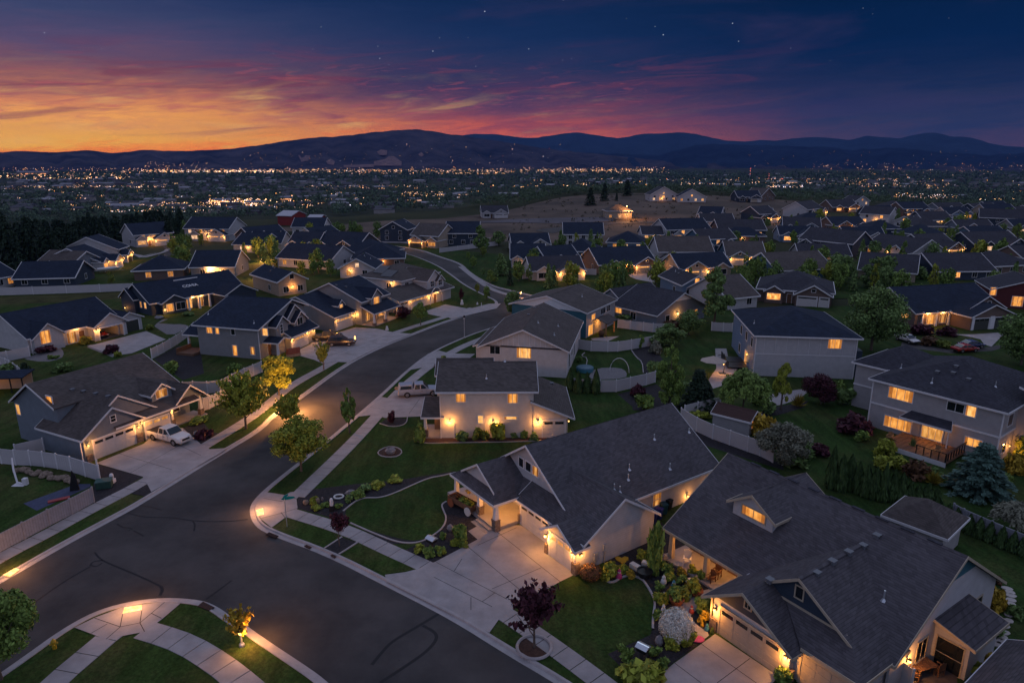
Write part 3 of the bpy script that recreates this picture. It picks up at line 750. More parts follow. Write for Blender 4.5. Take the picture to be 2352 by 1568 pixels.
def zmount(az, r):
    best = VAL
    for i, (A, Zc, rc, r0) in enumerate(RNG):
        zc = np.interp(az, A, Zc); t = np.clip((r - r0) / (rc - r0), 0, 1); s = t ** 1.25
        zz = VAL + (zc - VAL) * s
        zz = zz + (s * (1 - s)) * (np.sin(az * 90 + i * 2 + r * .0012) * 55 + np.sin(az * 210 + r * .003 + i) * 30 + np.sin(az * 430 - r * .004) * 14)
        zz = np.where(r > rc, zc - (r - rc) * .12, zz)
        best = np.maximum(best, zz)
    return best
def drape(px, py, up=.1):
    r_ = ray(px, py); t = 20.; last = t
    h = math.hypot(r_[0], r_[1])
    for i in range(700):
        x, y, z = r_[0] * t, r_[1] * t, CAMH + r_[2] * t
        g = zg(x, y) + up
        if t * h > 5000: g = max(g, float(zmount(math.atan2(x, y), t * h)) + up)
        if z <= g:
            lo, hi = last, t
            for k in range(18):
                m = (lo + hi) / 2; x, y, z = r_[0] * m, r_[1] * m, CAMH + r_[2] * m
                g = zg(x, y) + up
                if m * h > 5000: g = max(g, float(zmount(math.atan2(x, y), m * h)) + up)
                if z <= g: hi = m
                else: lo = m
            return Vector((x, y, g))
        last = t; t *= 1.012
        if t > 15000: return None
    return None
# ground sheet
def ground():
    az = np.concatenate([np.linspace(-math.pi, -1.0, 40)[:-1], np.linspace(-1.0, 1.0, 260), np.linspace(1.0, math.pi, 40)[1:]])
    rr = np.concatenate([np.geomspace(3, 130, 16), np.geomspace(140, 1500, 60), np.geomspace(1600, 12000, 14)])
    v = [(0, 0, -.03)]; f = []
    for r_ in rr:
        for a in az: x, y = r_ * math.sin(a), r_ * math.cos(a); v.append((x, y, zg(x, y)))
    n = len(az)
    for k in range(n - 1): f.append((0, 1 + k + 1, 1 + k))
    for i in range(len(rr) - 1):
        for k in range(n - 1):
            a = 1 + i * n + k; f.append((a, a + 1, a + n + 1, a + n))
    mb = MB(); mb.v = v; mb.f = f; mb.m = [0] * len(f)
    m = mat('valley_ground', (.03, .045, .022), .95, .5, .01, 10., c2=(.06, .065, .036), spec=.05)
    o = mb.build('ground', m, None, normals=False, smooth=True); tag(o, kind='structure')
ground()
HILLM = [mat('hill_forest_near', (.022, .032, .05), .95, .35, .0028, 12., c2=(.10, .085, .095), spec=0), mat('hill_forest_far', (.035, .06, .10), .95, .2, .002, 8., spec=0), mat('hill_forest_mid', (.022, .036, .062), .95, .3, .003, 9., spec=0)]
for i, (A, Zc, rc, r0) in enumerate(RNG):
    az = np.linspace(A[0], A[-1], 420); rr = np.concatenate([np.linspace(r0, rc, 22), [rc * 1.03, rc * 1.1]])
    mb = MB(); g = np.random.default_rng(i)
    crest = np.interp(az, A, Zc) + np.convolve(g.normal(size=len(az)), np.ones(3) / 3, 'same') * 4
    for r_ in rr:
        t = min(1, (r_ - r0) / (rc - r0)); s = t ** 1.25
        z = VAL - 4 + (crest - VAL + 4) * s + (s * (1 - s)) * (np.sin(az * 90 + i * 2 + r_ * .0012) * 60 + np.sin(az * 210 + r_ * .003 + i) * 38 + np.sin(az * 430 - r_ * .004) * 20)
        if r_ > rc: z = crest - (r_ - rc) * .5
        for a, zz in zip(az, z): mb.v.append((r_ * math.sin(a), r_ * math.cos(a), zz))
    n = len(az)
    for j in range(len(rr) - 1):
        for k in range(n - 1): mb.f.append((j * n + k, j * n + k + 1, (j + 1) * n + k + 1, (j + 1) * n + k)); mb.m.append(0)
    tag(mb.build(['foothill', 'mountain_range', 'low_hill'][i], HILLM[i], None, normals=False, smooth=True), kind='structure')

# ------------------------------------------------------------------ flat sheets
def pts3(pts, z):
    out = []
    for p in pts:
        if isinstance(p, Vector): out.append(Vector((p.x, p.y, z))); continue
        if len(p) == 3: p = q(*p)
        out.append(P(p[0], p[1], z))
    return out
def qs(k, *pts): return [(k, x, y) for x, y in pts]
def round_poly(p, it=2):
    for _ in range(it):
        r_ = []
        for i in range(len(p)):
            a, b = p[i], p[(i + 1) % len(p)]; r_ += [a * .75 + b * .25, a * .25 + b * .75]
        p = r_
    return p
def sheet(name, pts, z, m, kind='structure', rounded=0, label=None):
    w = pts3(pts, z)
    if rounded: w = round_poly(w, rounded)
    tri = tessellate_polygon([w]); mb = MB()
    mb.v = [tuple(p) for p in w] ; mb.f = [list(t) for t in tri]; mb.m = [0] * len(tri)
    o = mb.build(name, m, None, normals=False)
    me = o.data
    if me.polygons and me.polygons[0].normal.z < 0: me.flip_normals()
    tag(o, kind=kind)
    return o, w
def offset(pl, d):
    out = []
    for i, p in enumerate(pl):
        a = pl[max(0, i - 1)]; b = pl[min(len(pl) - 1, i + 1)]
        t = Vector((b.x - a.x, b.y - a.y, 0)).normalized(); out.append(p + Vector((-t.y, t.x, 0)) * d)
    return out
def densify(pl, it=2):
    for _ in range(it):
        r_ = [pl[0]]
        for a, b in zip(pl, pl[1:]): r_ += [a * .75 + b * .25, a * .25 + b * .75]
        pl = r_ + [pl[-1]]
    return pl
def prof_sweep(name, pl, prof, m, kind='structure'):
    mb = MB(); n = len(prof); ofs = [offset(pl, d) for d, z in prof]
    for i in range(len(pl)):
        for k, (d, z) in enumerate(prof): p = ofs[k][i]; mb.v.append((p.x, p.y, z))
    for i in range(len(pl) - 1):
        for k in range(n - 1): mb.f.append((i * n + k, i * n + k + 1, (i + 1) * n + k + 1, (i + 1) * n + k)); mb.m.append(0)
    return tag(mb.build(name, m, None), kind=kind)
def kerb(pl, side):
    s = side
    return prof_sweep('kerb', pl, [(-.02 * s, -.02), (0, .014), (.42 * s, .018), (.48 * s, .14), (.66 * s, .145), (.67 * s, .0)], CONC2)
def edging(pl, w=.07, z=.17, name='lawn_edging'):
    return prof_sweep(name, pl, [(-w, .02), (-w, z), (w, z), (w, .02)], CONC2)
def walk(pl, w, z=.13, seg=1.6, m=CONC):
    """sidewalk of separate panels with joints"""
    d = [0]
    for a, b in zip(pl, pl[1:]): d.append(d[-1] + (b - a).length)
    def at(s):
        for i in range(len(pl) - 1):
            if s <= d[i + 1] or i == len(pl) - 2:
                t = (s - d[i]) / max(1e-6, d[i + 1] - d[i]); return pl[i] + (pl[i + 1] - pl[i]) * t, (pl[i + 1] - pl[i]).normalized()
    mb = MB(); s = 0
    nrm = lambda t: Vector((-t.y, t.x, 0))
    while s < d[-1] - .1:
        e = min(d[-1], s + seg); (a, ta), (b, tb) = at(s + .03), at(e - .03)
        ta = (at(min(d[-1], s + .5))[0] - at(max(0, s - .5))[0]).normalized(); tb = (at(min(d[-1], e + .5))[0] - at(max(0, e - .5))[0]).normalized()
        p = [a - nrm(ta) * w / 2, b - nrm(tb) * w / 2, b + nrm(tb) * w / 2, a + nrm(ta) * w / 2]
        mb.slab([(x.x, x.y, z) for x in p], .08); s = e
    return tag(mb.build('sidewalk', m, None), kind='structure')
def lines(name, segs, z, w, m, wob=0):
    mb = MB()
    for pts in segs:
        pl = densify(pts3(pts, z), 2 if len(pts) > 2 else 0)
        L, R_ = offset(pl, w / 2), offset(pl, -w / 2); n0 = len(mb.v)
        for a, b in zip(L, R_): mb.v += [tuple(a), tuple(b)]
        for i in range(len(pl) - 1): mb.f.append((n0 + 2 * i, n0 + 2 * i + 1, n0 + 2 * i + 3, n0 + 2 * i + 2)); mb.m.append(0)
    return tag(mb.build(name, m, None), kind='structure')

# road edges (photo points on the asphalt edge)
LE = densify(pts3([(-160, 1428), (0, 1340.5), (140, 1258), (291, 1176.6), (320, 1160.7), (509, 1044), (602, 989), (631, 956), (685, 921.6), (795, 839.7), (872, 800), (948.5, 769.3), (1038, 734.7), (1110, 716), (1140, 704), (1146, 692), (1115, 678), (1070, 655), (1040, 632), (1005, 608), (941, 583), (880, 572), (800, 566)], 0), 2)
RE = densify(pts3([(1300, 712), (1230, 722), (1180, 736), (1110, 757.8), (1064, 774), (984, 810), (928, 854), (872, 907.5), (805, 964.5), (728, 1028.5), (641, 1095), (590, 1138.5), (571, 1167), (580, 1203), (613, 1226), (746, 1274), (885, 1345), (1033, 1420.5), (1167, 1505), (1275, 1568), (1420, 1665)], 0), 2)
UE = densify(pts3([(820, 556), (960, 572), (1006, 590), (1056, 605.5), (1076, 628), (1128, 658), (1167, 667), (1230, 683), (1300, 692)], 0), 2)
BE = densify(pts3([(900, 1690), (755, 1568), (725, 1543), (602, 1462), (568, 1437), (532, 1416), (504, 1395), (465, 1377), (375, 1371), (286, 1382.6), (213, 1405), (140, 1445.6), (62, 1501.6), (0, 1545), (-170, 1660)], 0), 2)
sheet('road', LE + UE + RE + BE, 0., ASPH)
kerb(LE, 1); kerb(RE, 1); kerb(UE, 1); kerb(BE, 1)
LO, RO, UO, BO = offset(LE, .55), offset(RE, .55), offset(UE, .55), offset(BE, .55)
sheet('lawn', [Vector((-190, 60, 0))] + [Vector((-60, 40, 0))] + LO + [Vector((-190, 190, 0))], .09, LAWN)
sheet('lawn', [Vector((260, 160, 0))] + RO + [Vector((40, 20, 0)), Vector((260, 20, 0))], .09, LAWN2)
sheet('lawn', UO + [Vector((240, 162, 0)), Vector((240, 215, 0)), Vector((20, 215, 0))], .09, LAWN2)
sheet('lawn', BO + [Vector((-70, 15, 0)), Vector((0, 12, 0))], .09, LAWN)
# sidewalks
def W(pts, w, **k): return walk(densify(pts3(pts, .13), 2), w, **k)
W([(-90, 1335), (0, 1279), (100, 1229), (199, 1174), (260, 1143), (320, 1112), (400, 1066), (470, 1024), (565, 966), (597, 943), (640, 907), (676, 880), (747, 842), (795, 812), (850, 785), (905, 764), (1024, 727), (1085, 707)], 1.55)
W([(682, 1140), (800, 1026), (850, 972), (880, 938), (925, 890), (962, 858), (1005, 827), (1060, 796), (1110, 776), (1170, 752)], 1.6)
W([(665, 1176), (795, 1215), (893, 1262), (985, 1302), (1060, 1345), (1160, 1408), (1235, 1458), (1375, 1560), (1500, 1660)], 1.5)
W([(60, 1630), (130, 1560), (190, 1510), (236, 1470), (260, 1452)], 1.75)
W([(330, 1445), (420, 1472), (500, 1520), (560, 1568), (640, 1640)], 1.75)
sheet('pavement', qs('e1', (610, 1110), (780, 1028), (1020, 938), (1350, 900), (1480, 912), (1330, 1040), (1185, 1145), (1050, 1170), (870, 1210), (745, 1160)), .136, CONC)
sheet('pavement', qs('d2', (192, 1105), (350, 1130), (400, 1105), (545, 1085), (455, 1165), (465, 1250), (350, 1335), (232, 1422), (135, 1345), (95, 1250), (125, 1165)), .136, CONC)
W([(1058, 612), (1085, 634), (1130, 666), (1180, 680), (1230, 694)], 1.5)
W([(760, 549), (860, 556), (935, 556), (1000, 560), (1120, 546)], 4., seg=4)
# driveways
def drive(pts, joints=(), z=.134):
    sheet('driveway', pts, z, CONC)
    if joints: lines('driveway_joint', joints, z + .004, .045, TAR)
drive([(221, 1063), (331, 1018), (366, 985), (420, 983), (461, 1019), (482, 1031), (524, 1028), (503, 1042), (345, 1130), (336, 1108), (328, 1094)],
      [[(274, 1041), (395, 1078)], [(300, 1085), (430, 1012)], [(366, 1000), (461, 1045)]])
drive(qs('c6', (425, 955), (575, 885), (650, 812), (800, 785), (985, 730), (1180, 742), (1320, 775), (1490, 788), (1440, 812), (1195, 905), (925, 1045), (820, 1040), (705, 1060), (610, 1020), (500, 990), (440, 975)), [qs('c6', (640, 1020), (1340, 780)), qs('c6', (760, 930), (1000, 985)), qs('c6', (960, 810), (1200, 880))])
drive(qs('c6', (1625, 582), (1790, 525), (2000, 565), (2180, 520), (2290, 517), (2250, 562), (1850, 655), (1800, 635), (1720, 630), (1640, 612)))
drive(qs('d2', (1010, 428), (1200, 248), (1305, 268), (1500, 150), (1690, 180), (1690, 400), (1585, 425), (1250, 440), (1165, 410)), [qs('d2', (1465, 400), (1560, 270)), qs('d2', (1100, 340), (1240, 360))])
drive(qs('c6', (1440, 1118), (1640, 965), (1735, 938), (1805, 958), (1885, 965), (2060, 968), (2000, 1012), (1830, 1020), (1780, 1080), (1615, 1085)))
drive([(1197.6, 1206), (1266, 1250), (1280, 1279), (1325, 1316), (1286, 1335), (1190, 1392), (1154, 1410), (1124, 1452), (1035, 1408), (888, 1334), (884, 1319), (930, 1313), (958, 1306), (1000, 1289), (1097, 1238), (1075, 1219), (1099, 1206), (1137, 1202)],
      [[('d6', 560, 795), ('d6', 1130, 1245)], [('d6', 300, 930), ('d6', 760, 1310)], [('d6', 20, 1072), ('d6', 650, 1400)], [('d6', 0, 1205), ('d6', 520, 1470)], [('d6', 180, 1150), ('d6', 250, 1040)], [('d6', 520, 1310), ('d6', 960, 1120)], [('d6', 330, 1385), ('d6', 330, 1500)], [('d6', 430, 1425), ('d6', 545, 1345)], [('d6', 390, 920), ('d6', 740, 760)]])
drive(qs('d7', (905, 1100), (1475, 1480), (1400, 1560), (1390, 1900), (-300, 1900), (310, 1544), (540, 1360)), [qs('d7', (780, 1190), (1280, 1544)), qs('d7', (540, 1360), (780, 1540)), qs('d7', (920, 1540), (1215, 1320))])
drive(qs('c8', (1730, 940), (1900, 940), (2110, 925), (2180, 930), (2060, 1050), (2000, 1035), (1960, 985), (1890, 968)))
drive(qs('c5', (850, 590), (1310, 470), (1490, 545), (1180, 670), (1020, 690), (780, 600)))
drive(qs('c7', (1040, 250), (1320, 240), (1380, 280), (1310, 330), (1150, 300)))
# cracks sealed with tar
lines('crack_seal', [qs('e1', (1050, 172), (1180, 210), (1420, 208), (1580, 240), (1850, 245), (2030, 225)), qs('e1', (1140, 108), (1240, 125), (1330, 150)), qs('e1', (960, 262), (1000, 290), (1095, 298), (1050, 318)), qs('e1', (1095, 318), (1180, 362)),
                     qs('e1', (775, 495), (820, 550), (900, 590), (1050, 650), (1220, 725), (1320, 775)), qs('e1', (740, 600), (760, 570), (840, 560)), qs('e1', (740, 600), (790, 615), (840, 580)), qs('e1', (740, 612), (520, 735), (250, 930)), qs('e1', (1690, 880), (1800, 800), (1900, 725)),
                     qs('e1', (1580, 240), (1600, 265), (1590, 320)), qs('c6', (660, 1295), (900, 1300), (1180, 1315))], .004, .15, TAR)
lines('crack_seal', [qs('e2', (1815, 945), (1640, 1050), (1450, 1160), (1380, 1235), (1295, 1340)), qs('e2', (1690, 1035), (1785, 1085), (1805, 1135), (1740, 1220), (1620, 1310), (1360, 1480)), qs('e1', (1320, 775), (1335, 800), (1310, 850))], .004, .24, TAR)
# planting beds and lawn of the centre house
sheet('gravel_bed', qs('d2', (458, 1168), (560, 1085), (760, 1060), (1000, 1030), (1350, 1000), (1880, 915), (1842, 942), (1905, 1015), (2050, 1120), (2120, 1340), (2350, 1290), (2352, 1560), (1900, 1530), (1650, 1560), (1300, 1570), (930, 1380), (465, 1250)), .10, MULCH)
o, w = sheet('lawn', qs('d2', (880, 1280), (960, 1215), (1010, 1180), (1080, 1160), (1200, 1160), (1330, 1120), (1480, 1050), (1640, 985), (1750, 965), (1840, 945), (1900, 1010), (1990, 1060), (1880, 1150), (1750, 1220), (1755, 1260), (1805, 1340), (1785, 1400), (1670, 1505), (1540, 1540), (1400, 1530), (930, 1390)), .115, LAWN2, rounded=1)
edging(densify(pts3(qs('d2', (872, 1278), (960, 1205), (1010, 1175), (1080, 1155), (1200, 1160), (1330, 1118), (1480, 1050), (1640, 980), (1750, 962), (1842, 940)), .1), 2))
edging(densify(pts3(qs('e2', (1875, 75), (1835, 100), (1850, 140), (1878, 205), (1850, 280), (1765, 345), (1690, 385), (1600, 402), (1480, 388), (1300, 318), (1130, 242)), .1), 2))
sheet('gravel_bed', qs('e2', (1500, 1300), (1510, 1300), (1510, 1310)), .098, MULCH)
sheet('gravel_bed', qs('d6', (400, 868), (300, 792), (400, 745), (430, 660), (380, 600), (220, 480), (110, 520), (60, 590), (110, 690), (60, 770), (-60, 860), (-330, 1000), (-130, 1120), (20, 1065)), .104, MULCH)
sheet('gravel_bed', qs('e2', (930, 440), (1065, 352), (1180, 392), (1045, 487)), .135, MULCH)
edging(pts3(qs('e2', (925, 441), (1065, 350)), .1)); edging(pts3(qs('e2', (1040, 486), (1190, 390)), .1))
sheet('lawn', qs('e2', (520, 278), (640, 205), (1065, 348), (935, 436), (620, 320)), .112, LAWN)
sheet('lawn', qs('e2', (1055, 490), (1195, 395), (1645, 600), (1395, 635)), .112, LAWN)
# bed with stones and island
sheet('gravel_bed', qs('d2', (1200, 490), (1270, 440), (1445, 440), (1440, 480), (1400, 510), (1300, 522)), .1, MULCH, rounded=1)
edging(densify(pts3(qs('d2', (1450, 435), (1445, 480), (1400, 512), (1300, 522), (1200, 490)), .1), 1), .05)
o, w = sheet('mulch_bed', qs('d2', (1180, 745), (1260, 700), (1350, 700), (1410, 740), (1370, 785), (1280, 795), (1200, 780)), .1, mat('bark_mulch', (.06, .032, .024), .95, .4, 5., 6., bump=.6), rounded=1)
edging(w + w[:1], .05)
sheet('mulch_bed', qs('d2', (1520, 615), (1600, 600), (1750, 610), (2100, 600), (2700, 560), (2850, 640), (2352, 655), (1850, 660), (1650, 668), (1540, 655)), .1, MATS['bark_mulch'])
edging(densify(pts3(qs('d2', (1525, 605), (1515, 630), (1540, 658), (1650, 670), (1850, 663), (2352, 657), (2850, 640)), .1), 2), .05)
# bottom right garden
sheet('gravel_bed', qs('d7', (-150, 330), (300, 250), (420, 100), (560, 240), (900, 560), (900, 720), (860, 1090), (790, 1170), (540, 1350), (310, 1540), (150, 1480), (-60, 1280), (320, 1110), (360, 1000), (370, 830), (250, 610), (0, 640)), .098, MULCH)
o, w = sheet('lawn', qs('d7', (-380, 640), (0, 655), (60, 605), (130, 585), (240, 610), (310, 690), (350, 790), (350, 860), (335, 960), (350, 1050), (300, 1110), (-50, 1270), (-250, 1180), (-620, 820)), .112, LAWN2, rounded=1)
edging(densify(pts3(qs('d7', (-130, 580), (-60, 640), (0, 640), (60, 598), (130, 580), (240, 600), (300, 680), (355, 780), (365, 840), (345, 960), (345, 1060)), .1), 2), .08, .2)
sheet('garden_path', qs('d7', (530, 860), (700, 770), (830, 690), (900, 720), (870, 830), (700, 900), (680, 960), (740, 1020), (870, 1100), (780, 1165), (700, 1100), (620, 960)), .13, CONC, rounded=1)
sheet('lawn', qs('d7', (-750, 820), (-640, 830), (-60, 1290), (-180, 1350)), .1, LAWN2)
# left front yards
sheet('gravel_bed', qs('d1', (865, 1035), (1280, 1150), (1180, 1210), (960, 1350), (830, 1390), (840, 1210), (900, 1190)), .105, MULCH)
sheet('gravel_bed', qs('d1', (1175, 1300), (1320, 1215), (1365, 1300), (1310, 1325)), .137, MULCH)
sheet('gravel_bed', qs('d1', (1640, 715), (1800, 640), (1900, 750), (1960, 760), (1800, 858)), .105, MULCH)
sheet('court', qs('d1', (210, 1390), (690, 1215), (810, 1215), (810, 1240), (330, 1455)), .1, mat('court_blue', (.05, .06, .11), .8, .2))
sheet('gravel_bed', qs('c5', (190, 720), (300, 690), (520, 600), (580, 660), (550, 720), (400, 750)), .1, GRAVEL, rounded=1)
sheet('gravel_bed', qs('c5', (780, 615), (850, 590), (1030, 690), (1010, 705)), .1, GRAVEL)
sheet('gravel_path', qs('c5', (1380, 420), (1480, 350), (1560, 400), (1700, 420), (1680, 440), (1530, 520), (1400, 440)), .1, GRAVEL, rounded=1)
sheet('lawn', qs('c5', (0, 165), (1180, 115), (1140, 175), (870, 200), (0, 235)), .1, DRY)
sheet('lawn', qs('c5', (1420, 400), (1640, 310), (1880, 275), (1760, 400), (1560, 410)), .105, LAWN)
sheet('yard', qs('c5', (1380, 720), (1600, 600), (1800, 640), (1830, 850), (1640, 910), (1500, 810)), .1, MULCH)
# right back yards
sheet('lawn', qs('d3', (1470, 450), (1850, 435), (2000, 560), (2000, 600), (1640, 700), (1480, 660)), .105, LAWN2)
sheet('gravel_bed', qs('c7', (980, 1330), (1330, 1240), (1560, 1440), (1420, 1500), (1100, 1470)), .1, MULCH)
sheet('gravel_bed', qs('c7', (1110, 935), (1300, 890), (1390, 1020), (1310, 1130), (1220, 1145), (1200, 1040)), .106, MULCH)
o, w = sheet('patio', qs('c7', (720, 1165), (790, 1095), (1000, 1090), (1070, 1130), (1060, 1190), (760, 1200)), .11, GRAVEL, rounded=1)
edging(densify(pts3(qs('c7', (700, 1090), (715, 1010), (655, 990), (690, 960)), .1), 1), .06, .25)
edging(densify(pts3(qs('c7', (1105, 935), (1150, 1000), (1205, 1045), (1215, 1145)), .1), 1), .06, .25)
sheet('patio', qs('c7', (1860, 920), (1960, 920), (1990, 1060), (2080, 1080), (1930, 1250), (1840, 1280), (1800, 1200), (1870, 1100)), .11, CONC)
sheet('gravel_bed', qs('d4', (430, 940), (660, 1035), (1200, 1230), (1460, 1320), (1480, 1400), (1250, 1330), (560, 1110)), .1, MULCH)
sheet('gravel_path', qs('d4', (1180, 560), (1340, 520), (1750, 455), (1740, 520), (1560, 620), (1240, 690)), .11, CONC, rounded=1)
sheet('gravel_bed', qs('d4', (1240, 700), (1560, 640), (1760, 600), (1700, 680), (1400, 770), (1200, 780)), .1, MULCH)
sheet('lawn', qs('c8', (1380, 960), (1490, 940), (1730, 945), (1960, 985), (2010, 1045), (1700, 1075), (1480, 1040)), .1, LAWN)
sheet('street', qs('c8', (1260, 1010), (1480, 1045), (1700, 1078), (2050, 1052), (2400, 960), (2400, 1000), (2060, 1090), (1700, 1110), (1460, 1080), (1240, 1060)), .1, ASPH)
# far streets and the open field
sheet('street', qs('c1', (1180, 1420), (1400, 1250), (1500, 1150), (1460, 1110), (1700, 1085), (1720, 1130), (1640, 1260), (1500, 1320), (1400, 1420), (1250, 1450)), .02, ASPH)
W([(180, 652), (245, 622), (300, 600), (345, 586), (380, 578), (384, 571), (420, 564)], 1.5, z=.06, seg=3)
sheet('driveway', qs('c1', (900, 1350), (1040, 1300), (1050, 1250), (1200, 1250), (1290, 1255), (1100, 1330), (960, 1380)), .05, CONC)
sheet('driveway', qs('c1', (1180, 1170), (1290, 1190), (1420, 1160), (1250, 1210)), .05, CONC)
def strip_field(name, top, bot, x0, x1, step, m, up, rows=14):
    mb = MB(); xs = np.arange(x0, x1 + 1, step); n = len(xs)
    for j in range(rows + 1):
        for x in xs:
            yt, yb = np.interp(x, *zip(*top)), np.interp(x, *zip(*bot)); p = drape(x, yb + (yt - yb) * j / rows, up); mb.v.append(tuple(p))
    for j in range(rows):
        for k in range(n - 1): mb.f.append((j * n + k, j * n + k + 1, (j + 1) * n + k + 1, (j + 1) * n + k)); mb.m.append(0)
    return tag(mb.build(name, m, None, normals=False, smooth=True), kind='structure')
strip_field('dry_field', [(560, 530), (640, 522), (745, 520), (830, 511), (900, 506), (1010, 502.5), (1110, 492), (1175, 481), (1230, 466), (1290, 453), (1360, 446), (1450, 443.5), (1560, 444), (1700, 452.5), (1850, 463)],
            [(560, 532), (640, 530), (745, 535), (840, 545), (960, 565), (1060, 562), (1110, 552), (1180, 556), (1400, 562), (1560, 545), (1700, 530), (1850, 520)], 560, 1850, 12, DIRT, .05)
strip_field('street', [(1232, 528), (1270, 523), (1330, 516), (1420, 509), (1480, 507), (1560, 510), (1640, 510), (1700, 507)], [(1232, 531), (1270, 536), (1330, 522), (1420, 514), (1480, 512), (1560, 514), (1640, 514), (1700, 511)], 1232, 1700, 9, ASPH, .2, 2)
strip_field('street', [(1100, 508), (1180, 503), (1290, 500), (1410, 498)], [(1100, 512), (1180, 511), (1290, 513), (1410, 508)], 1100, 1410, 10, mat('graded_soil', (.1, .09, .1), .95, .3, .05), .22, 2)

lines('pavement_joint', [qs('e1', (1005, 1000), (985, 1105)), qs('e1', (985, 1105), (775, 1032)), qs('e1', (1163, 970), (1147, 1072)), qs('e1', (1147, 1072), (1350, 902)), qs('e1', (870, 1205), (985, 1105)), qs('e1', (985, 1105), (1147, 1072)), qs('e1', (1185, 1143), (1147, 1072)), qs('e1', (745, 1158), (880, 1080)), qs('e1', (1240, 993), (1325, 1035)), qs('d2', (350, 1330), (315, 1285)), qs('d2', (135, 1340), (350, 1285)), qs('d2', (160, 1160), (340, 1190)), qs('d2', (350, 1130), (455, 1165)), qs('d2', (350, 1285), (465, 1248))], .142, .05, TAR)
sheet('mulch_bed', [Vector((B.x + 1.1 * math.cos(t), B.y + 1.1 * math.sin(t), 0)) for B in [P(1227, 1487, .1)] for t in [k * math.pi / 10 for k in range(20)]], .118, MATS['bark_mulch'])
# ================================================================== named houses
# ---- left corner house with the white pickup
h = House('gable_house', 'blue-grey house with lit dormer and white pickup parked before its two garages', (-45.33, 68.08), 63.2, 'slate', 'brown')
mz = lambda v: 2.9 + .469 * v
h.slab([(2.6, -.1, mz(-.1)), (13.6, -.1, mz(-.1)), (13.6, 9.8, 7.5), (2.6, 9.8, 7.5)], (0, 1))
h.slab([(-.6, 5.2, mz(5.2)), (2.6, 5.2, mz(5.2)), (2.6, 9.8, 7.5), (-.6, 9.8, 7.5)], (3,))
h.slab([(-.6, 14.1, 4.75), (13.6, 14.1, 4.75), (13.6, 9.8, 7.5), (-.6, 9.8, 7.5)], (0, 1, 3))
h.w.ext([(-.2, 5.5, -.1), (-.2, 13.8, -.1), (-.2, 13.8, 4.75), (-.2, 9.8, 7.3), (-.2, 5.5, 5.3)], (13.4, 0, 0))
h.w.box(5.6, 9.8, .35, 5.6, -.1, 2.9)
h.gb('v', .25, 8., -.9, 5.9, 3.05, 5.4, oh=.35, rb=2.55)                 # garage gable
h.slab([(9.3, .85, 2.75), (9.3, 1.3, 2.75), (4., 7., 6.2), (4., .85, 6.2)], (3,)); h.slab([(2.3, .85, 5.), (4., .85, 6.2), (4., 7., 6.2), (2.3, 4.5, 5.)], (0,))
h.w.ext([(2.6, 1.1, 3.3), (2.6, 1.1, 5.), (4., 1.1, 6.02), (8.2, 1.1, 3.3)], (0, .12, 0))
h.gb('v', 1.7, 8., 8.5, 11.2, 4.75, 5.75, oh=.3, ok=.3, zb=3.4)                 # dormer
h.gb('v', .6, 9., 10.4, 14.9, 3.0, 4.9, oh=.35, ok=.5, wall=0)                        # porch gable
h.w.ext([(10.6, .75, 3.), (14.7, .75, 3.), (12.65, .75, 4.7)], (0, .1, 0))
h.w.box(9.9, 14.5, 3.2, 6, -.1, 3.)
h.part('porch_floor', MB().box(9.7, 15., .6, 3.2, 0, .22), CONC)
h.gdoorq('F', .25, 'd1', (865, 1010), (1225, 868), z1=2.25, m=DOORM, npan=4)
h.gdoor('F', .2, 6.2, 9.3, 2.2, m=DOORM, npan=3, lit=1)
h.part('garage_surround', MB().box(5.95, 9.55, .2, .5, -.1, 2.95), SID['slate'])
h.part('stone_pier', MB().box(4.95, 5.75, .05, .4, 0, 1.15), STONE); h.part('stone_pier', MB().box(-.85, -.2, .1, .4, 0, .9), STONE)
h.post(10.3, 1.1, 3.0); h.post(14.5, 1.1, 3.0)
h.winq('L', -.2, 'd1', (412, 425), (478, 518), 1, 1, 1)
h.win('L', -.2, 12.8, 13.5, 3.2, 4.4, 2, 1)
h.win('F', 1.7, 9.1, 10.6, 3.95, 4.9, 2, 2)
h.win('F', 3.2, 11.3, 13., .9, 2.2, 0, 2); h.door('F', 3.2, 9.95)
h.win('F', .25, 2.4, 2.95, 3.6, 4.3, 0, 1, 2, name='gable_louvre')
for a in (-.55, 5.3): h.lamp('F', .2, a, 2.0, 26)
h.lamp('F', .2, 5.75, 2.35, 18); h.lamp('F', 1.0, 10.3, 2.3, 14); h.ceil(11.6, 2.2, 2.8, 12)
for p in ((650, 375), (750, 390), (860, 410), (970, 435)): h.ventq('d1', p)
h.spout(-1.3, .1, 2.7); h.spout(9.8, .8, 2.9)
h.done()
# ---- grey two-storey house with garage by the driveway
h = House('two_storey_house', 'grey two-storey house with dark blue roof and several small lit side windows', (-41.5, 107.07), -15.8, 'grey', 'navy')
h.gb('u', -11.2, 0.9, -.9, 13.2, 5.35, 8.3, oh=.4, rb=8.6, ze1=6.4, wall=0)
h.w.box(-11, .7, -.7, 12.9, -.6, 5.2); h.w.ext([(.6, -.7, 5.15), (.6, 12.9, 5.15), (.6, 12.9, 6.2), (.6, 8.6, 8.1)], (-.1, 0, 0)); h.w.ext([(-11., -.7, 5.15), (-11., 12.9, 5.15), (-11., 12.9, 6.2), (-11., 8.6, 8.1)], (.1, 0, 0))
h.gb('u', -6, 2.0, 2.2, 5.6, 5.2, 6.5, oh=.35)                               # narrow tower bay
h.gb('u', -5, 1.2, 6., 11.6, 5.2, 7.4, oh=.3)
h.gb('u', -3, 1.9, 7.6, 11.2, 4.7, 6.1, oh=.35)
h.w.box(.5, 3.0, 4.5, 12.2, -.1, 2.95)
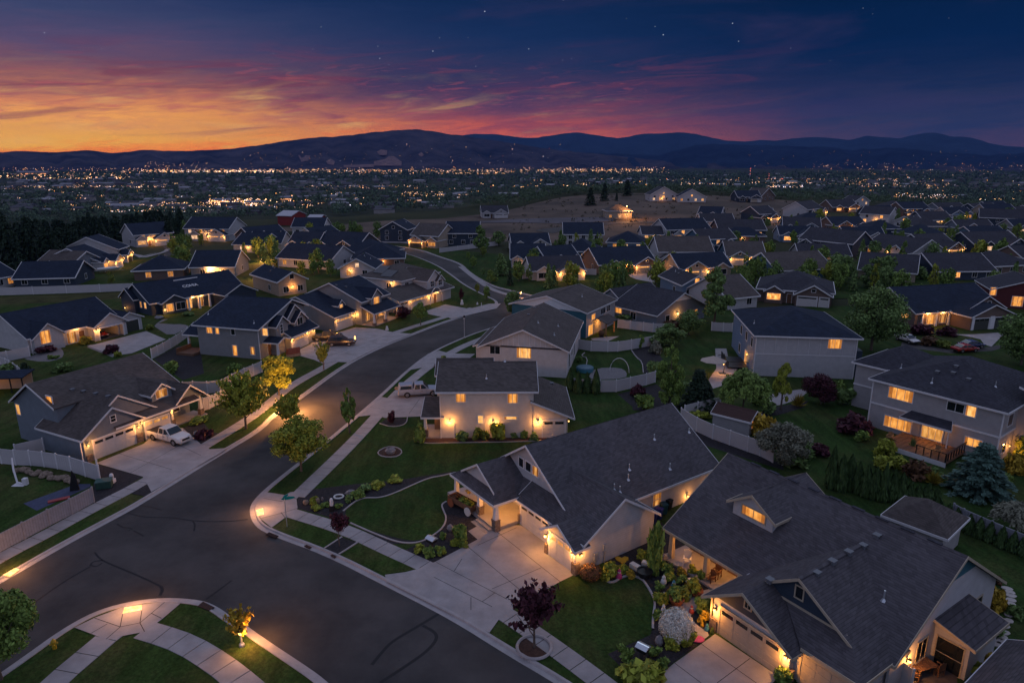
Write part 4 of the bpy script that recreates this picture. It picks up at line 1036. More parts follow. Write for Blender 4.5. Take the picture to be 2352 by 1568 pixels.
h.slab([(3.6, 4.1, 2.75), (3.6, 12.6, 2.75), (1.2, 12.6, 4.1), (1.2, 4.1, 4.1)], (0, 1, 3))
h.gdoor('R', 3.0, 4.9, 9.6, 2.2, m=DOORM, npan=4, lit=1)
for a, pw in ((4.65, 30), (9.95, 30), (11.6, 25)): h.lamp('R', 3.02, a, 2.1, pw)
h.slab([(-.3, .2, 2.75), (3.6, .2, 2.75), (3.6, 2.0, 3.4), (-.3, 2.0, 3.4)], (0, 1, 3)); h.slab([(-.3, 3.8, 2.75), (3.6, 3.8, 2.75), (3.6, 2.0, 3.4), (-.3, 2.0, 3.4)], (0, 1, 3))
h.post(3.2, .6, 2.75, stone=0); h.ceil(2.2, 2.2, 2.7, 30); h.door('R', .7, 1.4)
for p0, p1, l in ((((1850, 425), (1910, 490), 1)), (((1930, 430), (1970, 495), 1)), (((2070, 440), (2110, 505), 0)), (((2085, 598), (2135, 690), 1)), (((2245, 612), (2290, 685), 2)), (((1910, 765), (1980, 835), 0))):
    h.winq('F', -.7, 'c5', p0, p1, l, 2 if p1[0] - p0[0] > 55 else 1)
h.winq('F', -.7, 'c6', (40, 905), (85, 975), 1, 1); h.winq('F', -.7, 'c6', (145, 740), (200, 805), 3, 1)
h.win('R', 1.9, 8.6, 10.2, 3.7, 4.9, 0, 2); h.win('R', 2.0, 3.4, 4.1, 3.5, 5.0, 0, 1, 3)
h.gb('u', -15.5, -11., 1.5, 7., 2.9, 4.2, wall=0); h.post(-15.2, 1.8, 2.9, stone=0); h.post(-15.2, 6.7, 2.9, stone=0)
h.lamp('L', -11., 2.2, 2.0, 12)
h.part('deck', MB().box(-14.5, -11.1, -2.2, 1.2, .1, .5).box(-14.5, -14.3, -2.2, 1.2, .5, 1.2), WOOD)
h.pipeq('c5', (1870, 320)); h.pipeq('c5', (2280, 400)); h.spout(.75, -.75, 5.2); h.done()
# ---- grey house with dormer, double garage and corner porch
h = House('gable_house', 'grey house with white garage door, small dormer and lit corner porch behind the black cars', (-33.26, 123.94), 66., 'grey', 'navy')
h.gb('u', .4, 7.0, .4, 15., 3.0, 6.2, oh=.35, rb=9., ze1=4.)
h.gb('u', 6.8, 16., -1.2, 13., 4.9, 8.0, oh=.4, rb=6., ze1=5.)
h.gb('v', -1.9, 6., 9.1, 12.6, 5.3, 6.8, oh=.25, ok=.35, zb=2.6)
h.gb('v', 2.2, 8., 4.0, 5.8, 4.4, 5.3, oh=.25, ok=.25, zb=3.)
h.slab([(6.4, -4.4, 2.65), (15.5, -4.4, 2.65), (15.5, -1.2, 4.0), (6.4, -1.2, 4.0)], (0, 1, 3))
for a in (6.9, 10.6, 14.9): h.post(a, -4., 2.65, stone=.7)
h.part('porch_floor', MB().box(6.6, 15.3, -4.2, -1.2, 0, .2), CONC)
h.gdoor('F', .4, 1.0, 5.6, 2.2, npan=4, lit=1)
h.lamp('F', .4, .65, 2.1, 16); h.lamp('F', .4, 6.4, 2.1, 30)
h.win('F', -1.9, 9.9, 11.8, 3.5, 5.0, 1, 3); h.win('F', 2.2, 4.4, 5.4, 3.5, 4.3, 3, 2, 2)
h.win('F', -1.2, 8.0, 9.2, .7, 2.2, 2, 1, 2); h.door('F', -1.2, 10.6); h.win('F', -1.2, 12.4, 13.8, .7, 2.2, 1, 2)
h.ceil(9.4, -2.8, 2.7, 26); h.ceil(13.4, -2.8, 2.7, 30)
h.win('L', .4, 9.4, 10.6, 3.6, 4.9, 3, 2, 2)
for p in ((810, 355), (900, 370)): h.ventq('c6', p)
h.done()
# ---- two-storey house with the string-lit arch at the road bend
h = House('two_storey_house', 'light grey two-storey house with solar panels and a glowing entry arch', (-20.92, 142.78), 60.1, 'light', 'brown')
h.hip(3.0, 16.6, 5.8, 18., 5.6, 8.2, oh=.5); h.gb('v', 1.9, 9, 7.2, 12.4, 5.4, 7.4, oh=.35); h.gb('v', 1.5, 6, 10.2, 12.9, 4.9, 6.1, oh=.25)
h.w.box(-4.2, 15., 1.0, 6., -.1, 2.75); h.slab([(-4.8, .2, 2.75), (15.4, .2, 2.75), (15.4, 6.2, 4.6), (-4.8, 6.2, 4.6)], (0, 1, 3))
h.w.box(-4.2, 3.2, 6., 12., -.1, 2.9); h.slab([(-4.8, 12.4, 2.9), (3.4, 12.4, 2.9), (3.4, 6.1, 4.6), (-4.8, 6.1, 4.6)], (0, 3))
h.gdoor('F', 1.0, .3, 6.0, 2.25, npan=4, lit=1); h.gdoor('F', 1.0, -3.6, -1.0, 2.2, npan=2)
h.lamp('F', 1.0, 6.5, 2.0, 30); h.lamp('F', 1.0, -.3, 2.0, 14); h.lamp('L', 3.0, 8.4, 4.9, 40, .18)
a = MB(); a.tube([(8.2 + 2.4 * math.cos(t), .2, .2 + 3.6 * math.sin(t)) for t in [math.pi * i / 12 for i in range(13)]], .09, 6); h.part('entry_arch', a, TRIM)
h.ceil(8.4, -.2, 2.6, 40); h.door('F', 1., 8.2)
for a in (4.2, 8.4, 10.9): h.win('F' , 5.8 if a < 7 else (1.9 if a < 10 else 1.5), a, a + 1.3, 3.7, 4.9, 0, 2, 2)
h.win('L', 3.0, 8.8, 10., 3.6, 4.7, 0, 2)
sp = MB()
for i, (u, v) in enumerate(((5.4, 13.6), (5.4, 11.9), (7.2, 13.6))):
    pass
pz = [(4.2, 9.6), (4.2, 12.6)]
h.slab_top = None
z0 = lambda u: 5.6 + (u - 2.5) * 2.6 / 6.35
for v0, v1, u0, u1 in ((9., 12.2, 3.4, 6.), (12.3, 15.2, 4.4, 7.4)):
    sp.hexa([(u0, v0, z0(u0) + .05), (u1, v0, z0(u1) + .05), (u1, v1, z0(u1) + .05), (u0, v1, z0(u0) + .05), (u0, v0, z0(u0) + .12), (u1, v0, z0(u1) + .12), (u1, v1, z0(u1) + .12), (u0, v1, z0(u0) + .12)])
h.part('solar_panel', sp, GLASS); h.done()
# ---- off-white two-storey house with three wall lamps
h = House('two_storey_house', 'off-white two-storey house with three wall lamps glowing over shrubs', (-8.4, 74.04), 0.8, 'cream', 'brown')
h.gb('u', 0, 11., 0.25, 10., 6.02, 7.95, oh=.4, wall=0, ok=.45); h.w.box(0, 10.9, .1, 10., -.1, 5.8)
h.w.ext([(10.8, .2, 5.8), (10.8, 9.9, 5.8), (10.8, 5.1, 7.72)], (-.1, 0, 0)); h.w.ext([(0.1, .2, 5.8), (0.1, 9.9, 5.8), (0.1, 5.1, 7.72)], (.1, 0, 0))
h.gb('u', -.9, 6, 6.5, 11., 6.0, 7.3, oh=.3, ok=.2)
# lower wing on the right: roof falls away to the right
h.slab([(10.5, -.35, 4.75), (15.7, -.35, 2.62), (15.7, 11., 2.62), (10.95, 11., 4.57), (10.95, .5, 4.57), (10.5, .5, 4.75)], (0, 1)); h.w.ext([(10.9, 0.0, -.1), (14.9, 0., -.1), (14.9, 0., 2.75), (10.9, 0., 4.4)], (0, 10.6, 0))
h.slab([(-2.2, -.1, 2.75), (.45, -.1, 2.75), (.45, 4.5, 3.7), (-2.2, 4.5, 3.7)], (0, 1, 3))
h.post(-1.75, .3, 2.75, stone=1.1); h.part('porch_floor', MB().box(-2., 0, 0., 4., 0, .25), CONC); h.win('L', 0, .9, 2.5, .4, 2.2, 0, 1)
h.part('porch_wall', MB().box(-.9, -.0, 2.4, 4.4, -.1, 2.8), SID['brown']); h.ceil(-1.2, 1.2, 2.7, 22)
h.winq('F', .1, 'd3', (415, 440), (503, 517), 1, 2); h.winq('F', .1, 'd3', (880, 445), (968, 525), 1, 2)
h.winq('F', .1, 'd3', (615, 640), (657, 705), 3, 1, 2); h.winq('F', .1, 'd3', (850, 648), (962, 672), 3, 1)
h.gdoorq('F', 0., 'd3', (1195, 850), (1390, 790), z1=2.25, npan=2)
for p in ((360, 690), (750, 695), (1150, 695)): h.lampq('F', 0.1 if p[0] < 1100 else 0., 'd3', p, 34)
h.lamp('R', 14.9, .4, 2.0, 26)
h.pipeq('d3', (690, 305)); h.pipeq('d3', (790, 150), .7); h.pipeq('d3', (855, 152), .3); h.pipeq('d3', (1160, 230)); h.pipeq('d3', (1255, 300), .3); h.ventq('d3', (1275, 355))
h.spout(.06, .05, 5.2); h.spout(1.6, .03, 1.9); h.done()
# ---- white gable house behind it
g0 = P(*q('c7', 525, 1190)); gd = math.degrees(math.atan2(126.16 - 108.24, 5.86 - 2.16))
h = House('gable_house', 'white gable-fronted house with one wide lit window and pleated gable top', (g0.x, g0.y), gd - 90, 'white', 'brown')
h.gb('v', 0, 19., -13.2, 0., 4.45, 7.3, oh=.45, ok=.5)
h.part('gable_trim', MB().box(-13.25, .05, -.06, -.01, 4.35, 4.6), TRIMD)
h.w.box(-15.5, -13., 6, 17, -.1, 2.8); h.slab([(-15.9, 5.6, 2.7), (-13., 5.6, 3.5), (-13., 17.4, 3.5), (-15.9, 17.4, 2.7)], (0, 3))
gp = MB()
for i in range(14):
    a = -12.2 + i * .82; zt = 7.0 - abs(a + 6.6) * .43 - .1
    if zt > 4.7: gp.box(a - .04, a + .04, -.045, -.005, 4.62, zt)
h.part('gable_boards', gp, TRIM)
h.winq('F', 0, 'c7', (80, 900), (208, 1008), 3, 4); h.winq('F', 0, 'd3', (722, 10), (810, 88), 0, 2)
for i in range(3): h.win('R', 0, 2.5 + i * 3.2, 3.7 + i * 3.2, .8 + (i % 2), 3., 0, 1)
for p in ((500, 590), (450, 720), (415, 800), (270, 690)): h.pipeq('c7', p, .4)
for p in ((185, 620), (240, 560), (275, 510)): h.ventq('c7', p)
h.spout(.05, -.1, 4.3); h.done()
# ---- centre foreground house with three garage bays
h = House('gable_house', 'large white house in the centre foreground with lamp-lit porch and two white garage doors', (.85, 54.67), -55., 'light', 'grey')
h.gb('v', 1.4, 19.2, -7.1, 5.65, 3.05, 7.3, oh=.45, ok=.5, rb=-.7)
h.gb('u', 0, 8.62, -.05, 7.75, 2.92, 5.42, oh=.42, ok=.35)                      # garage wing
h.slab([(4.6, -1.4, 2.42), (6.8, -1.4, 3.8), (6.8, 3., 3.8), (4.6, -.3, 2.42)], (0,)); h.slab([(9.0, -1.4, 2.42), (9.0, .25, 2.42), (8.7, .25, 2.61), (6.8, 2.8, 3.8), (6.8, -1.4, 3.8)], (0, 4))
h.w.ext([(5.0, -.95, -.1), (8.6, -.95, -.1), (8.6, -.95, 2.5), (6.8, -.95, 3.62), (5., -.95, 2.5)], (0, 1.5, 0))
h.slab([(-.15, -2.9, 2.8), (-.15, 1.4, 2.8), (-3.9, 1.4, 5.1), (-3.9, -2.2, 5.1), (-1.06, -2.2, 3.358)], (0, 3)); h.slab([(-7.65, -2.9, 2.8), (-7.65, 1.4, 2.8), (-3.9, 1.4, 5.1), (-3.9, -2.2, 5.1), (-6.74, -2.2, 3.358)], (0, 3))
h.slab([(-7.65, -2.9, 2.8), (-.15, -2.9, 2.8), (-1.1, -1.9, 3.42), (-6.7, -1.9, 3.42)], (0,)); h.w.ext([(-6.5, -1.95, 3.3), (-1.3, -1.95, 3.3), (-3.9, -1.95, 4.9)], (0, .1, 0))
h.slab([(-.14, -.48, 2.66), (2.2, -.48, 2.66), (2.2, 1.5, 3.83), (-1.7, 1.5, 3.83)], (0,))
h.w.box(-6.9, -.3, 1.38, 1.6, -.1, 3.1)
h.part('entry_wall', MB().box(-.25, -.05, -.1, 1.5, -.1, 2.9), SID['tan'])
h.part('porch_floor', MB().box(-8.6, -.3, -2.7, 1.4, 0, .42).box(-2.9, -.6, -3.1, -2.7, 0, .28).box(-3., -.6, -3.5, -3.1, 0, .15), CONC)
h.post(-.45, -2.45, 2.78, .0, .14, 1.15); h.post(-3.3, -2.3, 2.78, .0, .14, 1.15); h.post(-7.3, -2.4, 2.78, .0, .14, .3)
h.gdoor('F', -.05, .05, 4.05, 2.25, npan=4); h.gdoor('F', -.95, 5.35, 8.1, 2.2, npan=3, lit=1)
[h.part('stone_pier', MB().box(*b_), STONE) for b_ in ((8.25, 8.75, -1.12, -.6, 0, 1.1), (4.75, 5.15, -1.1, -.7, 0, 1.), (-.3, -.02, -.2, .0, .4, 1.2))]
h.lamp('F', -.95, 4.95, 1.75, 60, .13); h.lamp('F', -.95, 8.4, 1.85, 26); h.lamp('R', 8.62, -.5, 1.75, 22)
h.ceil(-1.4, -.9, 2.75, 95); h.ceil(-5., -.6, 2.75, 30)
b = MB(); b.tube([(-1.5, 1.25, 2.35), (-.6, 1.25, 2.5)], .06, 8); h.part('porch_lamp', b, BULB); h.door('F', 1.38, -1.6); h.win('F', 1.38, -4.6, -2.6, .9, 2.3, 1, 2)
for p0, p1, l in (((983, 1000), (1022, 1092), 0), ((1044, 1040), (1090, 1132), 0), ((1106, 1075), (1157, 1172), 2)):
    a, b_ = h.on('F', 1.4, 'd3', p0), h.on('F', 1.4, 'd3', p1); h.win('F', 1.4, a[0], b_[0], 4.6, 5.45, l, 1)
h.winq('R', 5.65, 'd6', (1965, 470), (2030, 545), 2, 1, 2); h.lampq('R', 5.65, 'd6', (2265, 475), 16)
h.lamp('R', 5.65, 18.6, 1.0, 10, .08)
for p in ((1750, 240), (1740, 330), (2115, 235), (1615, 420), (1665, 440)): h.pipeq('d6', p, .55)
h.pipeq('d3', (2195, 850), .5); h.pipeq('d4', (165, 1380), .5); h.pipeq('d4', (385, 960), .4)
mt = MB(); mt.box(8.62, 8.8, .9, 1.25, .7, 1.35).box(8.62, 8.78, 1.9, 2.2, 1.2, 1.8); mt.tube([(8.7, 1.05, .05), (8.7, 1.05, .7)], .04, 6); mt.tube([(8.7, 2.05, .05), (8.7, 2.05, 1.2)], .04, 6); h.part('utility_meter', mt, METAL)
h.spout(8.5, -.97, 2.3); h.done()
# ---- bottom right house
h = House('gable_house', 'big dark-roofed house at the bottom right with lit dormer and tan garage door', (14.37, 40.27), -56.2, 'light', 'grey', TRIMT)
h.gb('u', -8.4, 9.5, 3.9, 18.1, 3.05, 7.5, oh=.45, ok=.45, rb=10.95, wall=0)
h.w.ext([(-8.3, 6.9, -.1), (-8.3, 18., -.1), (-8.3, 18., 2.9), (-8.3, 10.95, 7.3), (-8.3, 6.9, 4.75)], (.15, 0, 0)); h.w.ext([(9.35, 3.95, -.1), (9.35, 18., -.1), (9.35, 18., 2.9), (9.35, 10.95, 7.3), (9.35, 3.95, 2.9)], (.15, 0, 0)); h.w.box(-8.2, 9.3, 17.8, 18., -.1, 2.9); h.w.box(-.7, -.5, 3.5, 7., -.1, 3.)
pl_ = lambda u: 6.3 - .655 * abs(u - 4.4)
h.slab([(-1.1, -.75, pl_(-1.1)), (2.1, -.75, pl_(2.1)), (2.1, 10., pl_(2.1)), (-1.1, 3.9, pl_(-1.1))], (0, 3)); h.slab([(2.1, 1.6, pl_(2.1)), (4.4, 1.6, 6.3), (4.4, 10., 6.3), (2.1, 10., pl_(2.1))], (0,))
h.slab([(2.1, -.75, pl_(2.1)), (6., -.75, 2.5), (6., .4, 2.5), (3.4, 2.4, 3.97), (2.1, 2.4, pl_(2.1))], (0, 1))
h.slab([(4.4, 1.6, 6.3), (8.25, 1.6, pl_(8.25)), (9.75, .2, 2.8), (9.75, 5.6, 2.8), (9.25, 5.6, 3.12), (9.25, 9., 3.12), (4.4, 9., 6.3)], (0, 2))
h.slab([(5.9, .2, 2.8), (9.75, .2, 2.8), (8.25, 1.6, 3.78), (7.9, 2.1, 4.1), (3.3, 2.1, 4.1)], (0,))
h.r.slab([(4.25, 1.6, 6.31), (4.4, 1.6, 6.36), (4.55, 1.6, 6.31), (4.55, 9., 6.31), (4.4, 9., 6.36), (4.25, 9., 6.31)], .06)
h.w.box(5.4, 9.2, .55, 6., -.1, 2.7); h.w.box(-.6, 5.4, 0., 6., -.1, 2.75)
h.part('gable_siding', MB().ext([(.9, 1.95, 3.9), (7.9, 1.95, 3.9), (4.4, 1.95, 6.1)], (0, .1, 0)), SID['navy']); h.part('gable_siding', MB().ext([(-.75, -.07, 2.78), (4.9, -.07, 2.78), (2.1, -.07, 4.55)], (0, .06, 0)), SID['navy'])
h.part('gable_sill', MB().ext([(3.0, 1.93, 4.02), (7.8, 1.93, 4.0), (7.7, 1.93, 4.16), (3.2, 1.93, 4.18)], (0, -.04, 0)), TRIMT)
h.gb('v', 6.9, 13, -4.85, -1.25, 6.2, 7.36, oh=.4, ok=.35, zb=4.85)
h.gdoor('F', -.06, .05, 4.76, 2.2, m=DOORT, npan=4, lit=0); h.gdoor('F', .5, 5.9, 8.9, 2.2, m=DOORT, npan=3, glass=False)
h.lamp('F', -.0, -.38, 1.75, 40, .1); h.lamp('F', -.0, 5.2, 1.75, 40, .1)
h.part('stone_pier', MB().box(-.68, -.12, -.2, .2, 0, 1.0), STONE); h.part('stone_pier', MB().box(4.95, 5.65, -.2, .3, 0, .9), STONE)
h.win('F', 6.9, -4.0, -1.95, 5.35, 6.05, 1, 2)
h.win('F', 1.95, 4.1, 4.6, 4.7, 5.5, 0, 1, name='gable_window'); h.win('F', -.07, 1.9, 2.35, 3.4, 4.0, 0, 2, name='gable_window')
h.part('porch_floor', MB().box(-8.8, -1.2, 3.4, 6.3, 0, .25), CONC); h.w.box(-8.2, -.7, 6.3, 7., -.1, 3.)
h.part('porch_back_wall', MB().box(-8.2, -.8, 6.2, 6.29, 0, 3.2), SID['brown'])
for a in (-8.2, -4.6, -1.4): h.post(a, 3.95, 2.86, .0, .14, .0)
h.win('F', 6.2, -6.6, -5.0, .5, 2.3, 2, 2, 2); h.win('F', 6.2, -3., -1.6, .5, 2.3, 1, 2); h.door('F', 6.2, -4.3)
h.ceil(-6., 5., 2.85, 45); h.ceil(-2.6, 5., 2.85, 40)
for p in ((1390, 670), (1815, 560), (1955, 470), (2100, 385), (2235, 305)): h.ventq('d7', p)
h.ventq('d8', (900, 230)); h.pipeq('d8', (960, 810), .7)
for i in range(9): h.part('ridge_vent', MB().box(-6.5 + i * 1.75, -5.6 + i * 1.75, 10.83, 11.07, 7.5, 7.57), ROOF['dark'])
# right-hand lean-to and wall openings
h.slab([(9.3, 8.9, 3.5), (12., 8.9, 2.75), (12., 13.6, 2.75), (9.3, 13.6, 3.5)], (0, 1, 2)); h.w.ext([(9.4, 9.3, -.1), (11.6, 9.3, -.1), (11.6, 9.3, 2.65), (9.4, 9.3, 3.2)], (0, 4., 0))
h.win('F', 9.3, 9.75, 11.3, .1, 2.2, 0, 1, 2, name='sliding_door')
h.win('R', 9.5, 7.2, 8.4, .9, 2.4, 0, 2); h.win('R', 9.5, 14.4, 16., 1.4, 2.4, 0, 2); h.lamp('R', 9.5, 6.0, 1.7, 40, .1)
h.part('gable_siding', MB().ext([(9.51, 8., 5.6), (9.51, 13.9, 5.6), (9.51, 10.95, 7.2)], (.05, 0, 0)), SID['teal'])
h.spout(-.75, -.05, 2.7); h.spout(9.45, 4.0, 2.7); h.done()
# ---- right two-storey house with deck
h = House('two_storey_house', 'taupe two-storey house on the right with a wooden deck under its lit sliding door', (51.78, 66.32), -53.1, 'taupe', 'dark')
h.hip(-14.2, -.55, .65, 16., 6.15, 9.1, oh=.45); h.hip(-19., -12, 6., 15., 6.1, 8.3, oh=.45)
h.w.box(-.6, 5.5, 5, 16, -.1, 6.0); h.slab([(6., 4.6, 6.0), (6., 16.4, 6.0), (-.8, 16.4, 8.), (-.8, 4.6, 8.)], (0, 1, 3))
f = MB().box(-14.24, -.5, .56, .64, 3.05, 3.25).box(-.54, -.46, .56, 5., 3.05, 3.25).box(-19.05, -14.2, 5.92, 5.99, 3.05, 3.25).box(-14.26, -14.12, .58, .66, -.1, 6.).box(-.62, -.48, .58, .66, -.1, 6.); h.part('trim_band', f, TRIM)
for p0, p1, l, c_ in (((712, 505), (935, 675), 1, 3), ((1300, 655), (1450, 780), 0, 2), ((1490, 695), (1570, 820), 3, 1), ((665, 795), (915, 975), 1, 4), ((1475, 1010), (1630, 1135), 1, 2)):
    h.winq('F', .65, 'd5', p0, p1, l, c_)
a = h.on('F', .65, 'd5', (1040, 930)); b_ = h.on('F', .65, 'd5', (1245, 970)); h.win('F', .65, a[0], b_[0], .75, 2.65, 2, 3, name='sliding_door')
h.slab([(-10.1, -.9, 2.9), (-4.6, -.9, 2.9), (-5.2, .7, 3.5), (-9.5, .7, 3.5)], (0, 1, 3)); h.spout(-4.9, -.7, 2.9, .7)
h.lamp('F', .65, (a[0] + b_[0]) / 2 + .2, 2.85, 40, .1)
d = MB().box(-10., -3.4, -4.6, .6, .35, .6)
for i in range(12): d.box(-10. + i * .55, -10.0 + i * .55 + .5, -4.62, .55, .6, .64)
h.part('deck', d, WOOD)
rl = MB()
for u in np.arange(-6.4, -3.3, .75): rl.box(u - .05, u + .05, -4.6, -4.5, .6, 1.6)
for v in np.arange(-4.6, .5, .7): rl.box(-3.5, -3.4, v - .05, v + .05, .6, 1.6)
rl.box(-6.5, -3.35, -4.62, -4.5, 1.58, 1.66).box(-3.52, -3.36, -4.6, .55, 1.58, 1.66); h.part('deck_railing', rl, BLACK)
h.part('deck_skirt', MB().box(-10.05, -3.35, -4.7, -4.6, -.1, .6), TRIM)
h.win('R', -.55, 2.2, 3.6, 4., 5.3, 0, 1); h.win('R', -.55, 2., 3., .9, 2., 0, 1); h.lamp('R', -.55, 3.8, 1.4, 14, .07)
for p in ((825, 325), (1135, 470), (1775, 510)): h.pipeq('d5', p, .6)
for p in ((1190, 365), (1350, 375), (1505, 440), (1380, 310)): h.ventq('d5', p)
h.done()
# ---- blue and white two-storey house, middle right
h = House('two_storey_house', 'blue and white two-storey house with navy hip roof and a single lit window', (36.43, 97.73), -6.9, 'light', 'navy')
h.hip(.0, 14.4, 0., 17., 6.45, 9.0, oh=.5, wall=0); h.w.box(.0, 14.3, .05, 16.9, -.1, 6.3)
h.part('side_wall', MB().box(-.06, -.005, .0, 16.9, -.1, 6.3), SID['sky'])
bt = MB().box(0, 14.3, .0, .045, 3.5, 3.62)
for i in range(9): bt.box(1.2 + i * 1.6, 1.24 + i * 1.6, .012, .045, 3.62, 6.2)
bt.box(-.08, .06, -.02, .05, 0, 6.2).box(14.24, 14.36, -.02, .05, 0, 6.2); h.part('trim_boards', bt, TRIM)
h.winq('F', .05, 'c8', (600, 985), (710, 1068), 1, 2)
for v in (1.8, 5.6, 9.6): h.win('L', -.06, v, v + 1.1, 4.0, 5.4, 0, 1)
h.win('L', -.06, 9.8, 11., .8, 2.3, 0, 1); h.win('L', -.06, 4.6, 6.2, .3, 2.4, 2, 2, name='sliding_door'); h.lamp('L', -.06, 4.2, 2.2, 14, .08)
dk = MB().box(-3.2, -.1, 3., 9., .25, .4); dk.box(-3.2, -3.1, 3., 9., .4, 1.3); dk.box(-3.2, -.1, 3., 3.1, 1.25, 1.33); h.part('deck', dk, BLACK)
h.part('bin_store', MB().box(14.4, 15.6, 1., 6., -.1, 4.2), SID['navy'])
for p in ((230, 640), (150, 660), (300, 650)): h.ventq('c8', p)
h.pipeq('c7', (2210, 695), .5); h.done()
# ---- navy house with lit porch, right
h = House('gable_house', 'navy-roofed house on the right with pink-lit porch and two grey garage doors', (85.98, 122.87), 14., 'brown', 'navy')
h.gb('u', -6.5, 14., 7., 21., 3.1, 6.7, oh=.5); h.gb('v', 2.2, 12, 1.8, 11.6, 2.9, 4.9, oh=.45, ok=.4); h.gb('v', 5.0, 14, 3.6, 12.4, 3.6, 6.0, oh=.4, zb=2.5)
h.w.box(-6.3, 3., 8.6, 12, -.1, 3.)
h.gdoor('F', 2.2, 2.6, 6., 2.25, m=DOORD, npan=3); h.gdoor('F', 2.2, 7.4, 11., 2.25, m=DOORD, npan=3)
h.part('pier', MB().box(6.2, 7.2, 2.1, 2.19, 0, 2.6), TRIM); h.part('pier', MB().box(1.95, 2.5, 2.1, 2.19, 0, 2.6), TRIM)
for a in (-4.9, -1.6, 1.4): h.post(a, 6.8, 3., stone=0)
h.win('F', 7., -3.6, -1.8, .5, 2.3, 1, 2); h.win('F', 7., -.6, .9, .6, 2.3, 2, 3); h.ceil(-4., 6.2, 2.8, 45); h.ceil(-.5, 6.2, 2.8, 30); h.win('F', 5., 8.2, 9., 3.9, 4.8, 0, 1, 2)
h.win('L', -6.5, 8.5, 11.5, 1.3, 2.3, 3, 4); h.done()
# ---- dark red house at the right edge
b0 = P(*q('c8', 2010, 710)); 
h = House('gable_house', 'dark red house at the right edge with two lit windows', (P(2296, 707).x - 1.2, P(2296, 707).y), -20., 'red', 'dark')
h.gb('v', 0, 12., -1., 13., 4.2, 6.6, oh=.4); h.winq('F', 0, 'c8', (2055, 520), (2098, 590), 1, 1); h.winq('F', 0, 'c8', (2250, 600), (2335, 690), 1, 2, 2); h.done()
# ---- teal house with pergola
h = House('two_storey_house', 'teal-sided house with lit timber pergola over its back patio', (13.6, 119.5), 59.2, 'taupe', 'brown')
h.gb('u', 0, 13.6, 0.3, 16., 4.95, 7.2, oh=.4, wall=0); h.w.box(.02, 13.4, .2, 15.8, -.1, 4.8)
h.part('side_wall', MB().box(-.06, 0., .2, 15.8, -.1, 4.85), SID['teal']); h.part('gable_wall', MB().ext([(-.07, .2, 4.9), (-.07, 15.8, 4.9), (-.07, 8.1, 7.0)], (.06, 0, 0)), TRIM)
h.win('F', .2, 2.2, 4.0, 3.0, 4.0, 1, 2); h.win('F', .2, 6.4, 8.6, 3.2, 4.3, 0, 3); h.win('F', .2, 9.4, 11., 3.2, 4.3, 0, 2); h.win('F', .2, 1.0, 3., .3, 2.2, 1, 2, name='sliding_door')
h.pipeq('c7', (665, 455)); h.done()
# ---- long roof with blue gable
h = House('gable_house', 'long dark-roofed house with a blue-grey gable end and small white gable panel', tuple(P(*q('c7', 925, 530), 2.8))[:2], -52.5, 'slate', 'dark')
h.gb('u', .4, 11.6, .5, 15.3, 2.95, 6.3, oh=.5, ok=.6); h.gb('v', 3., 15, -7, 1., 2.8, 5.4, oh=.4)
h.part('gable_panel', MB().ext([(11.62, 5., 4.7), (11.62, 10.8, 4.7), (11.62, 7.9, 6.0)], (.06, 0, 0)), TRIM)
h.winq('F', .5, 'c7', (965, 545), (1022, 608), 1, 2); h.win('F', .5, 5., 6.4, .8, 2.2, 0, 2); h.win('R', 11.6, 12., 13., 1.2, 2.2, 1, 1); h.win('R', 11.6, 3.2, 4.4, .9, 2.2, 0, 1)
h.lamp('R', 11.6, 6.6, 2.2, 60, .2); h.done()
# ---- red car garage house, far left
h = House('gable_house', 'white house on the left with an open garage showing a red car', tuple(P(*q('c5', 880, 560)))[:2], 62.8, 'light', 'navy')
h.gb('u', -10.5, 5.5, 1.8, 13.5, 3.0, 6.3, oh=.5, rb=8.5, ze1=3.8, wall=0); h.w.box(-10.5, -.45, 1.8, 13.5, -.1, 2.9); h.w.box(-.45, 5.45, 7.4, 13.5, -.1, 2.9); h.w.box(5.3, 5.45, 1.8, 7.4, -.1, 2.9); h.w.ext([(-10.5, 1.8, 2.85), (-10.5, 13.5, 2.85), (-10.5, 13.5, 3.6), (-10.5, 8.5, 6.1)], (.15, 0, 0)); h.w.ext([(5.3, 1.8, 2.85), (5.3, 13.5, 2.85), (5.3, 13.5, 3.6), (5.3, 8.5, 6.1)], (.15, 0, 0)); point(h.root, (2.2, 2.2, 2.2), 14); h.gb('v', -.3, 8., -.5, 5.5, 2.9, 4.8, oh=.35, ok=.4, wall=0); h.w.box(-.5, .2, -.28, 1.8, -.1, 2.75); h.w.box(4.8, 5.5, -.28, 1.8, -.1, 2.75); h.w.ext([(-.5, -.28, 2.3), (5.5, -.28, 2.3), (5.5, -.28, 2.75), (2.5, -.28, 4.6), (-.5, -.28, 2.75)], (0, .15, 0))
h.gb('v', .8, 8, 4.5, 9.3, 2.75, 3.9, oh=.4); h.gb('v', .9, 8., -10., -5.2, 2.95, 4.9, oh=.4)
h.gdoor('F', .8, 5.9, 8.6, 2.2, m=DOORD, npan=2, glass=False)
g = MB().box(-.44, 5.3, -.3, 7.4, -.05, .12); h.part('garage_floor', g, mat('garage_floor', (.1, .1, .1), .8, .2)); h.part('back_wall', MB().box(-.4, 5.25, 7.2, 7.38, .12, 2.8), mat('garage_dark', (.06, .055, .05), .9, .3)); h.part('shelf', MB().box(3.4, 5.0, 6.4, 7.1, .12, 1.6), BLACK)
fr = MB().box(.1, .3, -.42, -.28, 0, 2.4).box(4.7, 4.95, -.42, -.28, 0, 2.4).box(.1, 4.95, -.42, -.28, 2.2, 2.45); h.part('door_frame', fr, TRIM)
